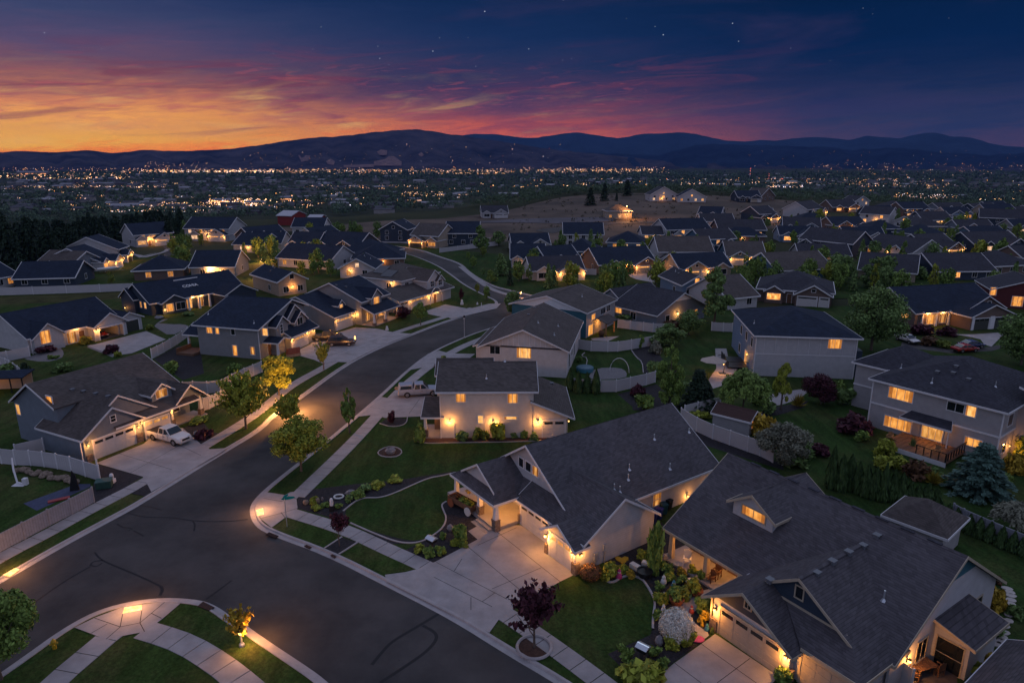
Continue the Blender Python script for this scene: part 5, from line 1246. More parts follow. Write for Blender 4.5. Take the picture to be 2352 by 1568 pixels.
h.winq('F', .9, 'c5', (350, 478), (462, 568), 1, 2)
h.win('F', 1.8, -4.2, -2.6, .3, 2.2, 2, 4); h.door('F', 1.8, -2.1); h.ceil(-2.8, .9, 2.7, 26)
h.lamp('F', -.3, -.2, 2.0, 26); h.lamp('F', .8, 5.3, 2.1, 26); h.spout(-10.5, .9, 2.8); h.spout(-.6, -.3, 2.7); h.done()
# ---- dark house with white roof lettering
h = House('gable_house', 'dark house with white lettering on its navy roof and lamp-lit front porch', tuple(P(*q('c5', 1480, 340)))[:2], 54.8, 'navy', 'navy')
h.gb('u', -1.4, 20., 2.3, 13.5, 3.0, 6.3, oh=.45, ok=.5); h.gb('v', 1.0, 8, .3, 5.5, 2.75, 4.1, oh=.35); h.gb('v', -2.4, 8, 12.6, 20.2, 2.85, 4.7, oh=.4)
h.gb('u', -2.2, 5, 7.4, 13., 3.3, 5.2, oh=.4)
h.win('F', 1., 1.2, 2.6, .7, 2.2, 1, 1); h.win('F', 1., 3.2, 5.2, .7, 2.2, 0, 2); h.ceil(7.5, 1.6, 2.7, 34); h.ceil(9.4, 1.6, 2.7, 30); h.lamp('F', 1., .6, 1.2, 40, .16)
for a in (6., 8.4, 10.8): h.post(a, 1., 2.9, stone=0)
h.win('F', 2.3, 6.2, 7.4, .3, 2.3, 3, 2); h.win('F', 2.3, 8.8, 10., .3, 2.3, 2, 2); h.lamp('L', -2.2, 11.5, .8, 14, .1)
for v in (4.2, 6.0): h.win('L', -1.4, v, v + .8, 1.4, 2.6, 2 if v > 5 else 3, 1, 2)
h.part('dormer_edge', MB().box(6.5, 12., 6.9, 7.1, 5.75, 5.95), TRIM)
cu = bpy.data.curves.new('roof_lettering', 'FONT'); cu.body = 'COHIA'; cu.size = 1.1; cu.extrude = .03; cu.offset = .015
tmp = bpy.data.objects.new('tmp', cu); col.objects.link(tmp); me_ = bpy.data.meshes.new_from_object(tmp.evaluated_get(bpy.context.evaluated_depsgraph_get())); me_.name = 'roof_lettering'; bpy.data.objects.remove(tmp); me_.materials.clear(); me_.materials.append(TRIM); to = bpy.data.objects.new('roof_lettering', me_); col.objects.link(to); to.parent = h.root; to.location = (7.2, 4.6, 4.46); to.rotation_euler = (math.atan(.589), 0, 0);
h.done()
# ================================================================== the other houses: one table row each
def generic(label, k, a, b, depth, eave, style, wall, roof, lit, seed, z=0., maxw=19., ang_=None):
    A, B = P(*q(k, *a), z), P(*q(k, *b), z)
    if A.y > 260: A, B = drape(*q(k, *a), 0.), drape(*q(k, *b), 0.); z = A.z; B.z = z
    depth *= 1.08
    L = (B - A).length; d = math.degrees(math.atan2(B.y - A.y, B.x - A.x)) if ang_ is None else ang_
    L = max(7., min(maxw, L)); g = random.Random(seed)
    two = 'T' in style
    h = House('two_storey_house' if two else 'gable_house', label, (A.x, A.y), d, wall, roof, far=True, z=z)
    rz = eave + depth * .27
    near = A.y < 190
    def lw(): return g.choice((1, 2, 3))
    if 'V' in style:
        h.gb('v', 0, depth, 0, L, eave, eave + L * .27, oh=.45, ok=.5)
    elif 'H' in style:
        h.hip(0, L, 0, depth, eave, min(rz, eave + 3.4), oh=.5)
    else:
        h.gb('u', 0, L, 0, depth, eave, min(rz, eave + 3.7), oh=.5)
    gl = 'g' in style; gr = 'G' in style
    front = 0.
    if gl or gr:
        w = min(7.2, L * .52); u0 = .3 if gl else L - w - .3
        h.gb('v', -2.4, depth * .5, u0, u0 + w, 2.85, 2.85 + w * .29, oh=.4, ok=.45)
        two_b = w > 6
        if two_b:
            h.gdoor('F', -2.4, u0 + .5, u0 + w * .62, 2.2, lit=lit & 1, m=g.choice((DOORM, DOORM, DOORT)), npan=4); h.gdoor('F', -2.4, u0 + w * .62 + .5, u0 + w - .35, 2.2, lit=lit & 1, npan=2)
        else: h.gdoor('F', -2.4, u0 + .5, u0 + w - .5, 2.2, lit=lit & 1, m=g.choice((DOORM, DOORM, DOORD)), npan=4)
        if w > 4.: h.win('F', -2.4, u0 + w / 2 - .4, u0 + w / 2 + .4, 3.3, 3.9, 0, 1)
        # small second gable with a window beside the garage
        o0 = u0 + w + .4 if gl else .4; o1 = L - .4 if gl else u0 - .4
        if o1 - o0 > 3.2:
            c = o0 + (o1 - o0) * g.uniform(.55, .7) if gl else o0 + (o1 - o0) * g.uniform(.3, .45); ww = min(1.9, (o1 - o0) / 2 - .2)
            h.gb('v', -1.1, depth * .4, c - ww, c + ww, 2.9, 2.9 + ww * .62, oh=.3, ok=.35)
            h.win('F', -1.1, c - ww + .5, c + ww - .5, .8, 2.2, lw() if lit & 2 else 0, 2)
            dx = o0 + .3 if gl else o1 - 1.3
            h.door('F', 0., dx)
            if lit & 4: h.ceil(dx + .5, -.8, 2.6, 70)
        if lit & 1:
            h.lamp('F', -2.4, u0 + .2, 2.0, 42, .16); h.lamp('F', -2.4, u0 + w - .15, 2.0, 42, .16)
    else:
        n = max(2, int(L / 4))
        for i in range(n):
            x = L * (i + .5) / n + g.uniform(-.5, .5)
            h.win('F', 0., x - .65, x + .65, .85, 2.2, lw() if (lit >> 1) & 1 and g.random() < .6 else 0, 2)
        if lit & 4: h.lamp('F', 0., L * g.uniform(.3, .7), 2.1, 45, .18)
    if two:
        n = max(2, int(L / 4.5))
        for i in range(n):
            x = L * (i + .5) / n; h.win('F', 0., x - .6, x + .6, eave - 2., eave - .7, lw() if lit & 2 and g.random() < .5 else 0, 2)
    if 'V' in style: h.win('F', 0., L / 2 - .5, L / 2 + .5, eave + .1, eave + 1.2, lw() if lit & 2 else 0, 1)
    h.win('L', 0., depth * .3, depth * .3 + 1.2, .9, 2.2, lw() if lit & 8 else 0, 2); h.win('R', max(L, 0), depth * .5, depth * .5 + 1.2, .9, 2.2, 0, 2)
    for i in range(2 if near else 1): h.pipe(L * g.uniform(.25, .75), depth * g.uniform(.6, .8), .45)
    if near:
        for i in range(3): h.vent(L * (.3 + .15 * i), depth * .56)
    h.done(); return h
def proj_(p):
    d = Vector(p) - Vector((0, 0, CAMH)); zc = d.y * CP - d.z * SP; yc = d.y * SP + d.z * CP
    return 1176 + F * d.x / zc, 784 - F * yc / zc
from mathutils.geometry import intersect_point_line
RDP = LE[::3] + RE[::3] + UE[::3] + [P(*q('c1', x, y)) for x, y in ((1180, 1420), (1250, 1400), (1350, 1330), (1430, 1250), (1500, 1180), (1550, 1120), (1650, 1110))]
def in_road(x, y): return any((p.x - x) ** 2 + (p.y - y) ** 2 < 36 for p in RDP)
ROWS = [
 ('house with tan gable over a lit two-door white garage, third row right', 'c4', (905, 1175), (1370, 1250), 13, 3, 'G', 'light', 'dark', 3),
 ('dark blue house with two stacked white gables and a glowing right corner', 'c4', (1480, 1200), (1750, 1185), 13, 3, 'G', 'navy', 'dark', 7),
 ('dark blue house at the right edge with lamp-lit shrub before its small gable', 'c4', (1900, 1165), (2400, 1150), 12, 3, 'G', 'navy', 'dark', 6),
 ('dark blue house with three white-edged gables and bright bay window', 'c4', (330, 1150), (800, 1205), 12, 4.6, 'gT', 'navy', 'dark', 2),
 ('dark blue house with golden recessed porch, left of the triple-gabled one', 'c3', (1960, 1270), (2300, 1275), 12, 3, 'g', 'blue', 'brown', 5),
 ('grey house with white two-gable front and dark garage windows', 'c3', (1350, 1285), (1830, 1285), 13, 4.6, 'gT', 'light', 'brown', 0),
 ('dark house with eyebrow dormer and three lit garage bays above a pale drive', 'c3', (815, 1360), (1320, 1335), 13, 3, 'G', 'brown', 'navy', 7),
 ('grey gabled house with bright porch behind a white garden fence', 'c3', (30, 1300), (330, 1300), 12, 3, 'G', 'light', 'navy', 5),
 ('low house with a white angular lit porch beside the conical evergreens', 'c3', (350, 1310), (640, 1290), 11, 2.8, 'g', 'light', 'navy', 5),
 ('small pale house with layered lit gables, second row right', 'c4', (190, 990), (520, 1000), 12, 3, 'G', 'sky', 'dark', 2),
 ('low dark house with a row of orange lit windows and red side', 'c4', (640, 975), (930, 970), 11, 2.8, 'g', 'brown', 'navy', 7),
 ('white two-storey house with curved gable and glowing lower porch', 'c4', (870, 900), (1130, 920), 11, 5., 'T', 'white', 'dark', 6),
 ('white twin-garage front with orange gable beside the white two-storey', 'c4', (1175, 935), (1360, 950), 11, 3, 'V', 'light', 'dark', 3),
 ('dark house with two tilted golden windows behind the white twin-garage', 'c4', (1440, 925), (1700, 925), 12, 3, 'S', 'navy', 'dark', 6),
 ('navy two-storey house at the right edge with two square lit windows', 'c4', (1940, 940), (2380, 960), 12, 5., 'T', 'navy', 'dark', 2),
 ('house with long row of bright windows under twin gables, upper right', 'c4', (400, 855), (610, 820), 12, 4.6, 'GT', 'light', 'dark', 3),
 ('house with single broad orange-lit gable below the valley trees', 'c4', (630, 800), (860, 800), 12, 3, 'G', 'brown', 'dark', 3),
 ('navy house with crooked gable lit at its left corner', 'c4', (-30, 900), (120, 890), 11, 4.6, 'GT', 'navy', 'dark', 5),
 ('white hillside house with stacked balconies and orange upper window', 'c3', (1275, 705), (1515, 700), 9, 4.4, 'TV', 'light', 'dark', 6, 3.5),
 ('white-framed hillside house with dark glass front', 'c3', (1520, 712), (1775, 715), 9, 3.4, 'V', 'light', 'navy', 2, 3.),
 ('dark hillside house with one white-framed gable', 'c3', (2060, 712), (2265, 716), 12, 3.5, 'G', 'navy', 'navy', 0, 2.),
 ('lone tan house on the bare field with a lamp on its roof corner', 'c3', (890, 865), (1110, 862), 10, 4.2, 'H', 'tan', 'brown', 2),
 ('white two-storey house with navy roof at the edge of the dirt field', 'c3', (500, 1110), (850, 1112), 12, 4.8, 'T', 'white', 'navy', 0),
 ('white low pavilion with three bright lamps in a row', 'c3', (1205, 1060), (1390, 1060), 9, 2.8, 'S', 'light', 'dark', 6),
 ('pale house with three pointed gables beside the three-lamp pavilion', 'c3', (1420, 1060), (1830, 1045), 12, 4.6, 'GT', 'light', 'navy', 2),
 ('dark house with fire-orange doorway, in the middle right distance', 'c3', (1890, 1030), (2330, 1030), 12, 3.4, 'S', 'navy', 'dark', 6),
 ('navy-roofed house with two small bright gables below the hill', 'c3', (1700, 870), (1900, 880), 12, 3, 'G', 'light', 'navy', 7),
 ('house with pointed golden gable at the end of the hillside street', 'c3', (2220, 890), (2400, 890), 12, 3, 'g', 'light', 'navy', 6),
 ('house showing a broad navy hip roof with a dark skylight', 'c3', (890, 1140), (1230, 1150), 12, 2.8, 'H', 'sky', 'navy', 2),
 ('long navy-roofed house behind the conical evergreens', 'c3', (480, 1230), (790, 1240), 12, 3, 'H', 'slate', 'navy', 0),
 ('tan stone-fronted house lit from below at the far street corner', 'c2', (1490, 1110), (1730, 1125), 12, 4.6, 'gT', 'tan', 'brown', 7),
 ('black two-storey house with two pale upper windows at the far corner', 'c2', (1800, 1105), (2090, 1105), 12, 5., 'T', 'navy', 'navy', 0),
 ('navy barn-roofed house standing before the dirt field', 'c2', (1210, 1065), (1450, 1070), 11, 5., 'TV', 'navy', 'navy', 0),
 ('white house with flat navy roof and a boat-like blue car port', 'c2', (420, 1005), (700, 1005), 11, 3.6, 'S', 'white', 'navy', 0),
 ('single grey house with two gables alone on the field edge', 'c2', (2120, 855), (2352, 850), 11, 3, 'G', 'light', 'dark', 0),
 ('wide white shopfront-like house lit by a long golden strip', 'c2', (30, 1150), (320, 1150), 11, 3, 'S', 'cream', 'navy', 6),
 ('navy-roofed house with a single golden porch arch', 'c2', (385, 1160), (640, 1165), 12, 3, 'g', 'light', 'navy', 4),
 ('large navy-roofed house with white-edged right gable', 'c2', (640, 1160), (1010, 1180), 13, 3, 'G', 'navy', 'navy', 0),
 ('large navy hip-roofed house with a lit slit in its roof line', 'c2', (840, 1230), (1160, 1260), 13, 3, 'H', 'navy', 'navy', 2),
 ('navy hip-roofed house left of the solar-panel house', 'c2', (960, 1310), (1420, 1300), 12, 3, 'H', 'brown', 'navy', 6),
 ('house with long navy roof and a lit shed dormer', 'c2', (290, 1290), (850, 1330), 12, 3, 'S', 'light', 'navy', 2),
 ('small white gabled house with a round porch lamp', 'c2', (850, 1395), (1160, 1395), 10, 3, 'V', 'light', 'navy', 6),
 ('tan-walled house with a black garage door and a lamp on its gable side', 'c2', (300, 1560), (480, 1535), 14, 3.8, 'V', 'tan', 'navy', 4),
 ('grey house at the left edge with a bright window over the long white wall', 'c1', (-60, 1500), (100, 1470), 14, 3, 'S', 'light', 'navy', 2),
 ('low navy-roofed house just behind the long white wall', 'c1', (140, 1480), (680, 1465), 11, 2.6, 'S', 'navy', 'navy', 0),
 ('grey house with tan roof planes and tiny lit gable window', 'c1', (330, 1360), (640, 1375), 11, 3, 'G', 'slate', 'brown', 2),
 ('white house with gleaming front yard beside the boat on the far left street', 'c1', (900, 1335), (1040, 1290), 15, 3.2, 'GT', 'white', 'navy', 7),
 ('house with pointed white gable and orange glow on the far left street', 'c1', (1070, 1260), (1160, 1225), 15, 4.6, 'gT', 'light', 'navy', 7),
 ('house half hidden among others with a low navy roof, far left', 'c1', (640, 1230), (900, 1215), 12, 3.2, 'H', 'light', 'navy', 0),
 ('house with tall lit timber porch gable at the head of the far left street', 'c1', (1215, 1115), (1560, 1085), 12, 4.6, 'GT', 'light', 'navy', 7),
 ('big two-storey house with many golden windows and white side wall', 'c1', (1665, 1055), (2060, 1060), 13, 5., 'TG', 'light', 'navy', 7),
 ('grey house with navy roof and a star-bright lamp on its wall', 'c1', (1720, 1390), (2110, 1385), 12, 3.2, 'S', 'grey', 'navy', 4),
 ('navy hip-roofed house with two orange windows above the letterless roof', 'c1', (1210, 1420), (1650, 1400), 11, 2.8, 'H', 'brown', 'navy', 2),
 ('long dark house with a shop-like gold front behind the tall tower lamp', 'c1', (2100, 1160), (2352, 1170), 11, 3, 'S', 'cream', 'navy', 6),
 ('hip-roofed grey house with small lit gable, right of the spreading tree', 'c8', (-40, 640), (620, 690), 14, 3, 'HG', 'brown', 'dark', 2),
 ('grey-roofed house with tan gable and white lean-to roof', 'c8', (860, 440), (1370, 480), 13, 2.8, 'S', 'tan', 'dark', 0),
 ('broad brown-roofed house with lit window near the red house', 'c8', (1560, 460), (2080, 455), 13, 2.8, 'S', 'navy', 'dark', 2),
 ('dark brown-roofed house in the right distance with a street light by it', 'c8', (2060, 420), (2420, 400), 12, 2.8, 'H', 'brown', 'dark', 0),
 ('house with dark teal gable wall, brown roof and row of lit side windows', 'c8', (125, 455), (620, 430), 13, 2.8, 'S', 'blue', 'brown', 2),
 ('dark-roofed house with blue gable and lit upper window behind the airy pine', 'c7', (1560, 480), (1810, 470), 12, 3.6, 'V', 'sky', 'dark', 2),
 ('brown-roofed house with a pale wall and golden lean-to beside the pine', 'c7', (1960, 580), (2230, 550), 12, 2.9, 'S', 'light', 'brown', 0),
 ('navy house with lit upper slot at the far upper right street', 'c4', (1130, 800), (1330, 800), 11, 2.8, 'H', 'navy', 'dark', 2),
 ('dark house with pale stepped gable trim, far right', 'c4', (1930, 830), (2200, 820), 11, 3, 'G', 'navy', 'dark', 0),
 ('low dark house by the far right trees with white garage', 'c4', (1600, 820), (1880, 815), 11, 2.8, 'g', 'slate', 'dark', 0),
 ('red-brown roofed barn-like house on the brow of the hill', 'c4', (-20, 705), (150, 690), 10, 3, 'V', 'brown', 'brown', 0, 1.),
 ('white gabled house with crossed trim at the crest of the right street', 'c4', (830, 745), (960, 745), 10, 3, 'V', 'light', 'dark', 3),
 ('half-seen grey hip-roofed house above the triple garage bays', 'c4', (1380, 985), (1640, 985), 11, 2.8, 'H', 'slate', 'dark', 0),
 ('navy roof with small star-bright skylight, between the second-row houses', 'c4', (960, 1010), (1240, 1010), 11, 2.8, 'H', 'navy', 'navy', 0),
]
for i, r_ in enumerate(ROWS):
    generic(*r_[:10], seed=100 + i, z=r_[10] if len(r_) > 10 else 0.)

# further houses filling the rows between the ones above; each label is made of what its house really shows
fr = random.Random(21); seen = set()
WN = {'light': 'pale grey', 'white': 'white', 'navy': 'navy', 'slate': 'slate', 'taupe': 'taupe', 'blue': 'deep blue', 'brown': 'brown', 'cream': 'cream', 'sky': 'light blue', 'tan': 'tan', 'grey': 'grey'}
SN = {'G': 'right-hand garage', 'g': 'left-hand garage', 'S': 'plain long front', 'H': 'hipped roof', 'T': 'two storeys'}; RN = {'navy': 'navy', 'dark': 'charcoal', 'brown': 'brown'}; LN = {0: 'no light on', 2: 'lit windows', 5: 'lit garage', 6: 'lit windows and lamp', 7: 'all lamps lit', 1: 'lit garage lamps'}
nf = 0
for yrow, x0, x1, dx in ((640, 1240, 2352, 74), (612, 1180, 2400, 64), (585, 1180, 2400, 56), (560, 1500, 2400, 50), (538, 1560, 2400, 44), (519, 1620, 2400, 40), (503, 1700, 2400, 36), (490, 1850, 2400, 34), (628, 380, 900, 64), (600, 150, 880, 54), (575, 250, 860, 46), (553, 520, 830, 42)):
    x = x0
    while x < x1:
        x += dx * fr.uniform(.5, .8); px, py = x, yrow + fr.uniform(-7, 7); c = drape(px, py, 0.)
        a = fr.uniform(-8, 22) if x > 1100 else fr.uniform(45, 70); u = Vector((math.cos(R(a)), math.sin(R(a)), 0)); v = Vector((-u.y, u.x, 0)); Lh = fr.uniform(13, 16); dp = fr.uniform(9.5, 11)
        o = c - u * Lh / 2
        if not all(free(*(o + u * Lh * s + v * dp * 1.1 * t).xy, 1.4) for s in (-.05, .33, .66, 1.05) for t in (-.7, -.28, 0, .5, 1, 1.15)): continue
        q_ = [q_ for q_ in ((c + u * du + v * dv) for du in (-8, 0, 8) for dv in (-3, 4)) if in_road(q_.x, q_.y)]
        if q_: continue
        for t in range(30):
            w_, r_, s_, l_ = fr.choice(list(WN)), fr.choice(('navy', 'navy', 'dark', 'navy', 'dark')), fr.choice('GgGgGgSHTT'), fr.choice((0, 2, 2, 5, 6, 7, 7, 1)); 
            lb = '%s-walled house, %s roof, %s, %s, in %s rows' % (WN[w_], RN[r_], SN[s_], LN[l_], 'right' if x > 1100 else 'left')
            if lb not in seen: break
        seen.add(lb); d = o.y * CP; A = proj_(o); B = proj_(o + u * Lh)
        generic(lb, 'f', A, B, dp, 4.9 if s_ == 'T' else 2.9, 'TG' if s_ == 'T' else s_, w_, r_, l_, 500 + nf, z=c.z); nf += 1
print('filler houses', nf)
# ================================================================== fences
def fence(label, pts, hgt=1.75, gap=2.3, m=FENCEM, z=.08, group=None, name='fence', caps=True):
    pl = pts3(pts, z)
    root = empty(name, pl[0], 0, label, 'fence', group); o = pl[0]
    for a, b in zip(pl, pl[1:]):
        L = (b - a).length; n = max(1, round(L / gap)); d = (b - a) / n; t = (b - a).normalized(); nn = Vector((-t.y, t.x, 0))
        for i in range(n):
            p, r_ = a + d * i - o + t * .07, a + d * (i + 1) - o - t * .07; mb = MB()
            def bar(th, z0, z1):
                k = nn * th; mb.hexa([p - k + Vector((0, 0, z0)), r_ - k + Vector((0, 0, z0)), r_ + k + Vector((0, 0, z0)), p + k + Vector((0, 0, z0)), p - k + Vector((0, 0, z1)), r_ - k + Vector((0, 0, z1)), r_ + k + Vector((0, 0, z1)), p + k + Vector((0, 0, z1))])
            bar(.02, .16, hgt - .12); bar(.035, .04, .16); bar(.035, hgt - .12, hgt)
            nb = max(1, int((r_ - p).length / .28))
            for j in range(1, nb):
                c = p + (r_ - p) * j / nb; e = t * .012; k = nn * .026
                mb.hexa([c - k - e + Vector((0, 0, .16)), c - k + e + Vector((0, 0, .16)), c + k + e + Vector((0, 0, .16)), c + k - e + Vector((0, 0, .16)), c - k - e + Vector((0, 0, hgt - .12)), c - k + e + Vector((0, 0, hgt - .12)), c + k + e + Vector((0, 0, hgt - .12)), c + k - e + Vector((0, 0, hgt - .12))])
            mb.build('panel', m, root)
            if i == 0 or True: posts.append((root, a + d * i - o, hgt, m))
    posts.append((root, pl[-1] - o, hgt, m))
    for r_, c, hh, mm in posts:
        b = MB(); b.box(c.x - .065, c.x + .065, c.y - .065, c.y + .065, -.1, hh + .06); b.hexa([(c.x - .08, c.y - .08, hh + .06), (c.x + .08, c.y - .08, hh + .06), (c.x + .08, c.y + .08, hh + .06), (c.x - .08, c.y + .08, hh + .06), (c.x - .01, c.y - .01, hh + .13), (c.x + .01, c.y - .01, hh + .13), (c.x + .01, c.y + .01, hh + .13), (c.x - .01, c.y + .01, hh + .13)])
        b.build('post', TRIM if mm is FENCEM else mm, r_)
    posts.clear(); return root
posts = []
fence('grey vertical-board fence along the sidewalk at lower left', qs('e1', (-250, 620), (0, 495), (205, 388), (410, 278), (590, 187), (772, 88)), 1.6, 2.6, FENCEG)
fence('white vinyl fence curving above the rock wall at left', qs('d1', (-160, 1010), (20, 1035), (145, 1048), (280, 1052), (400, 1064), (520, 1082), (645, 1110), (770, 1150), (900, 1190)), 1.75, 2.2)
fence('short white fence section beside the blue-grey house wall', qs('d1', (150, 985), (400, 925)), 1.6)
fence('white fence behind the gabled porch, running to the grey house', qs('c5', (1650, 1035), (1740, 1028), (1865, 1032), (2000, 1012), (2090, 960), (2200, 905), (2352, 840)), 1.75)
fence('white fence beside the gabled porch reaching the street maple', qs('c5', (1830, 1185), (1880, 1170), (2000, 1110), (2110, 1055)), 1.75)
fence('white fence along the driveway of the open-garage house', qs('c5', (1365, 720), (1470, 665), (1590, 592), (1690, 520)), 1.7)
fence('white fence in front of the open-garage house at the left edge', qs('c5', (-60, 760), (70, 742), (270, 700)), 1.7)
fence('pale fence dropping from the left edge to the garden shelter', qs('c5', (-40, 760), (60, 800), (130, 840), (210, 900)), 1.5)
fence('long plain white wall crossing behind the far left lawn', qs('c5', (-200, 165), (0, 152), (300, 143), (600, 133), (900, 122), (1200, 110)), 1.9, 12.)
fence('white fence behind the round patio, next to the white gable house', qs('c7', (630, 925), (745, 945), (895, 950), (985, 948), (1105, 930), (1300, 895)), 1.75)
fence('white fence in front of the round patio with cypresses against it', qs('c7', (565, 1290), (690, 1305), (825, 1312), (970, 1310), (1095, 1282), (1240, 1250), (1320, 1225)), 1.75)
fence('white fence right of the lit pergola', qs('c7', (985, 735), (1095, 750), (1215, 765), (1300, 775), (1420, 775)), 1.7)
fence('short white fence left of the blue two-storey house', qs('c7', (1825, 762), (1930, 770), (2010, 772)), 1.7)
fence('grey-white fence running down behind the brown shed', qs('d4', (290, 840), (470, 955), (655, 1042), (850, 1112), (1055, 1187), (1200, 1237), (1345, 1312)), 1.8)
fence('pale fence behind the brown shed and the weeping tree', qs('d4', (330, 800), (480, 760), (740, 700)), 1.7)
fence('grey fence behind the cedar row at the right edge', qs('e3', (1830, 560), (1900, 600), (2100, 690), (2352, 800), (2600, 900)), 1.7, 2.3, FENCEG)
fence('white garden fence before the bright porch, below the far street', qs('c3', (130, 1400), (235, 1395), (320, 1395), (380, 1380), (540, 1365), (620, 1360), (790, 1365)), 1.7, 3)
fence('low white fence along the side of the bottom right corner garden', qs('d8', (980, 1480), (1200, 1640)), 1.6)
# ================================================================== street trees and garden plants
T = treeq
T('street_tree', 'yellow-green street maple on the verge by the gabled porch', 'up', 'f', (565, 984), (560, 846), 112, 'maple', n=3600, clear=.16)
T('street_tree', 'dense olive street maple behind the bright street lamp', 'maple', 'f', (641, 908), (628, 816), 82, 'maple', n=3000, clear=.15)
T('street_tree', 'rounded gold-green maple on the verge in the picture centre', 'maple', 'f', (692, 1082), (684, 948), 120, 'maple', n=4200, var=1, clear=.2)
T('street_tree', 'brush-topped young maple directly under the street lamp', 'up', 'f', (668, 972), (674, 904), 66, 'maple', n=1800, var=1, clear=.1)
T('street_tree', 'slender young tree alone on the verge right of the road', 'column', 'f', (803.5, 994), (800, 889), 34, 'green', n=1600, clear=.25)
T('street_tree', 'small purple-leaved tree in the gravel square by the corner', 'maple', 'f', (780, 1254), (780, 1172), 48, 'purple', n=700, var=2, clear=.35, tr=.05)
T('street_tree', 'wide purple-leaved tree in a concrete ring before the lawn', 'up', 'f', (1227, 1487), (1222, 1346), 124, 'purple', n=1900, var=2, clear=.3, tr=.1)
T('street_tree', 'light green sapling at the end of the black car driveway', 'up', 'f', (743.7, 849), (738.6, 781), 34, 'lime', n=900, clear=.2)
T('street_tree', 'dark green young tree before the corner porch', 'maple', 'c6', (1570, 712), (1560, 505), 32, 'green', n=1500, clear=.22)
T('street_tree', 'broad purple bush tree beside the corner porch', 'round', 'c6', (1410, 650), (1402, 535), 38, 'purple', n=1400, var=1, clear=.0)
T('evergreen_tree', 'dark evergreen at the right side of the road bend', 'maple', 'f', (1180, 722), (1178, 667), 42, 'dark', n=1800, clear=.02)
T('street_tree', 'little golden tree lit by the low lamp at the bottom corner', 'up', 'e1', (1985, 1240), (1990, 935), 60, 'gold', n=1100, var=3, clear=.2, tr=.04)
T('street_tree', 'large dark leafy tree cut by the bottom left corner', 'maple', 'f', (2, 1560), (-22, 1338), 168, 'green', n=5200, var=2, clear=.1)
T('large_tree', 'big dense round tree between the blue house and the navy porch house', 'maple', 'c8', (980, 1085), (1030, 478), 132, 'dark', n=6000, var=1, clear=.08)
T('large_tree', 'dark spreading tree cut by the right edge', 'maple', 'f', (2345, 838), (2345, 708), 130, 'dark', n=4200, var=2, clear=.03)
T('large_tree', 'rounded mid-green tree in front of the long brown roof, left of two', 'maple', 'c8', (690, 480), (690, 228), 72, 'dark', n=2600, clear=.03)
T('large_tree', 'narrower mid-green tree among the roofs, right of two', 'column', 'c8', (1000, 520), (1005, 238), 66, 'dark', n=2400, clear=.03)
T('pine_tree', 'tall airy pine between the blue gable and the fence', 'pine', 'c7', (1850, 700), (1890, 195), 92, 'dark', n=3600, clear=.04)
T('pine_tree', 'leaning bushy pine at the foot of the airy pine', 'maple', 'c7', (1620, 800), (1600, 560), 70, 'dark', n=2600, var=2, clear=.02)
T('shrub_tree', 'spreading dark shrub tree by the fence corner', 'round', 'c7', (1420, 890), (1420, 690), 80, 'dark', n=2600, clear=.02)
for i, (b, t, l) in enumerate((((555, 1292), (552, 1108), 'first cypress from the left against the white fence'), ((630, 1318), (630, 1138), 'second cypress from the left, leaning on a fence panel'), ((708, 1312), (710, 1146), 'third and slimmest cypress in the fence row'), ((788, 1326), (798, 1112), 'tallest cypress at the right end of the fence row'))):
    T('cypress', l, 'cedar', 'c7', b, t, 17.5, 'cedar', n=1300, var=i, clear=0, group='cypresses against the white fence')
T('tall_tree', 'tall bright green column tree left of the dark spruces', 'column', 'c7', (1440, 1455), (1440, 875), 66, 'green', n=4000, clear=.04)
T('spruce_tree', 'dark blue-green spruce by the lit patio', 'fir', 'd4', (480, 700), (505, 215), 82, 'fir', n=3200, clear=.02)
T('spruce_tree', 'smaller dark spruce at the foot of the lit patio', 'fir', 'd4', (590, 690), (590, 400), 46, 'fir', n=2000, var=1, clear=.02)
T('weeping_tree', 'weeping grey-green tree behind the brown shed', 'weep', 'd4', (1000, 745), (965, 235), 100, 'green', n=5400, clear=.02)
T('slim_tree', 'slim upright pear tree by the white side wall', 'column', 'd4', (1440, 705), (1462, 160), 44, 'maple', n=2600, var=1, clear=.14)
T('maple_tree', 'purple-red maple before the white side wall', 'round', 'd4', (1900, 640), (1900, 285), 84, 'purple', n=3400, clear=.03)
T('willow_shrub', 'large grey-leaved willow shrub at the end of the grey-white fence', 'round', 'd4', (1480, 1340), (1480, 835), 124, 'grey', n=5200, var=2, clear=.02)
T('spruce_tree', 'blue spruce at the corner of the taupe house', 'fir', 'f', (2246, 1132), (2264, 1012), 136, 'blue', n=4200, var=2, clear=.02)
shrubq('golden ornamental grass clump before the purple-red maple', 'd4', (1640, 672), 34, 32, 'yellow', 'spiky', 'ornamental_grass', n=260)
shrubq('yellow ornamental grass beside the brown shed door', 'd4', (1190, 1000), 58, 44, 'gold', 'shrub', 'ornamental_grass', n=900)
shrubq('bright yucca below the wooden deck', 'd5', (1145, 1490), 40, 32, 'yellow', 'spiky', 'yucca_plant', n=240)
shrubq('low palm-like plant on the wooden deck', 'd5', (935, 1150), 18, 36, 'dark', 'spiky', 'potted_palm', n=200)
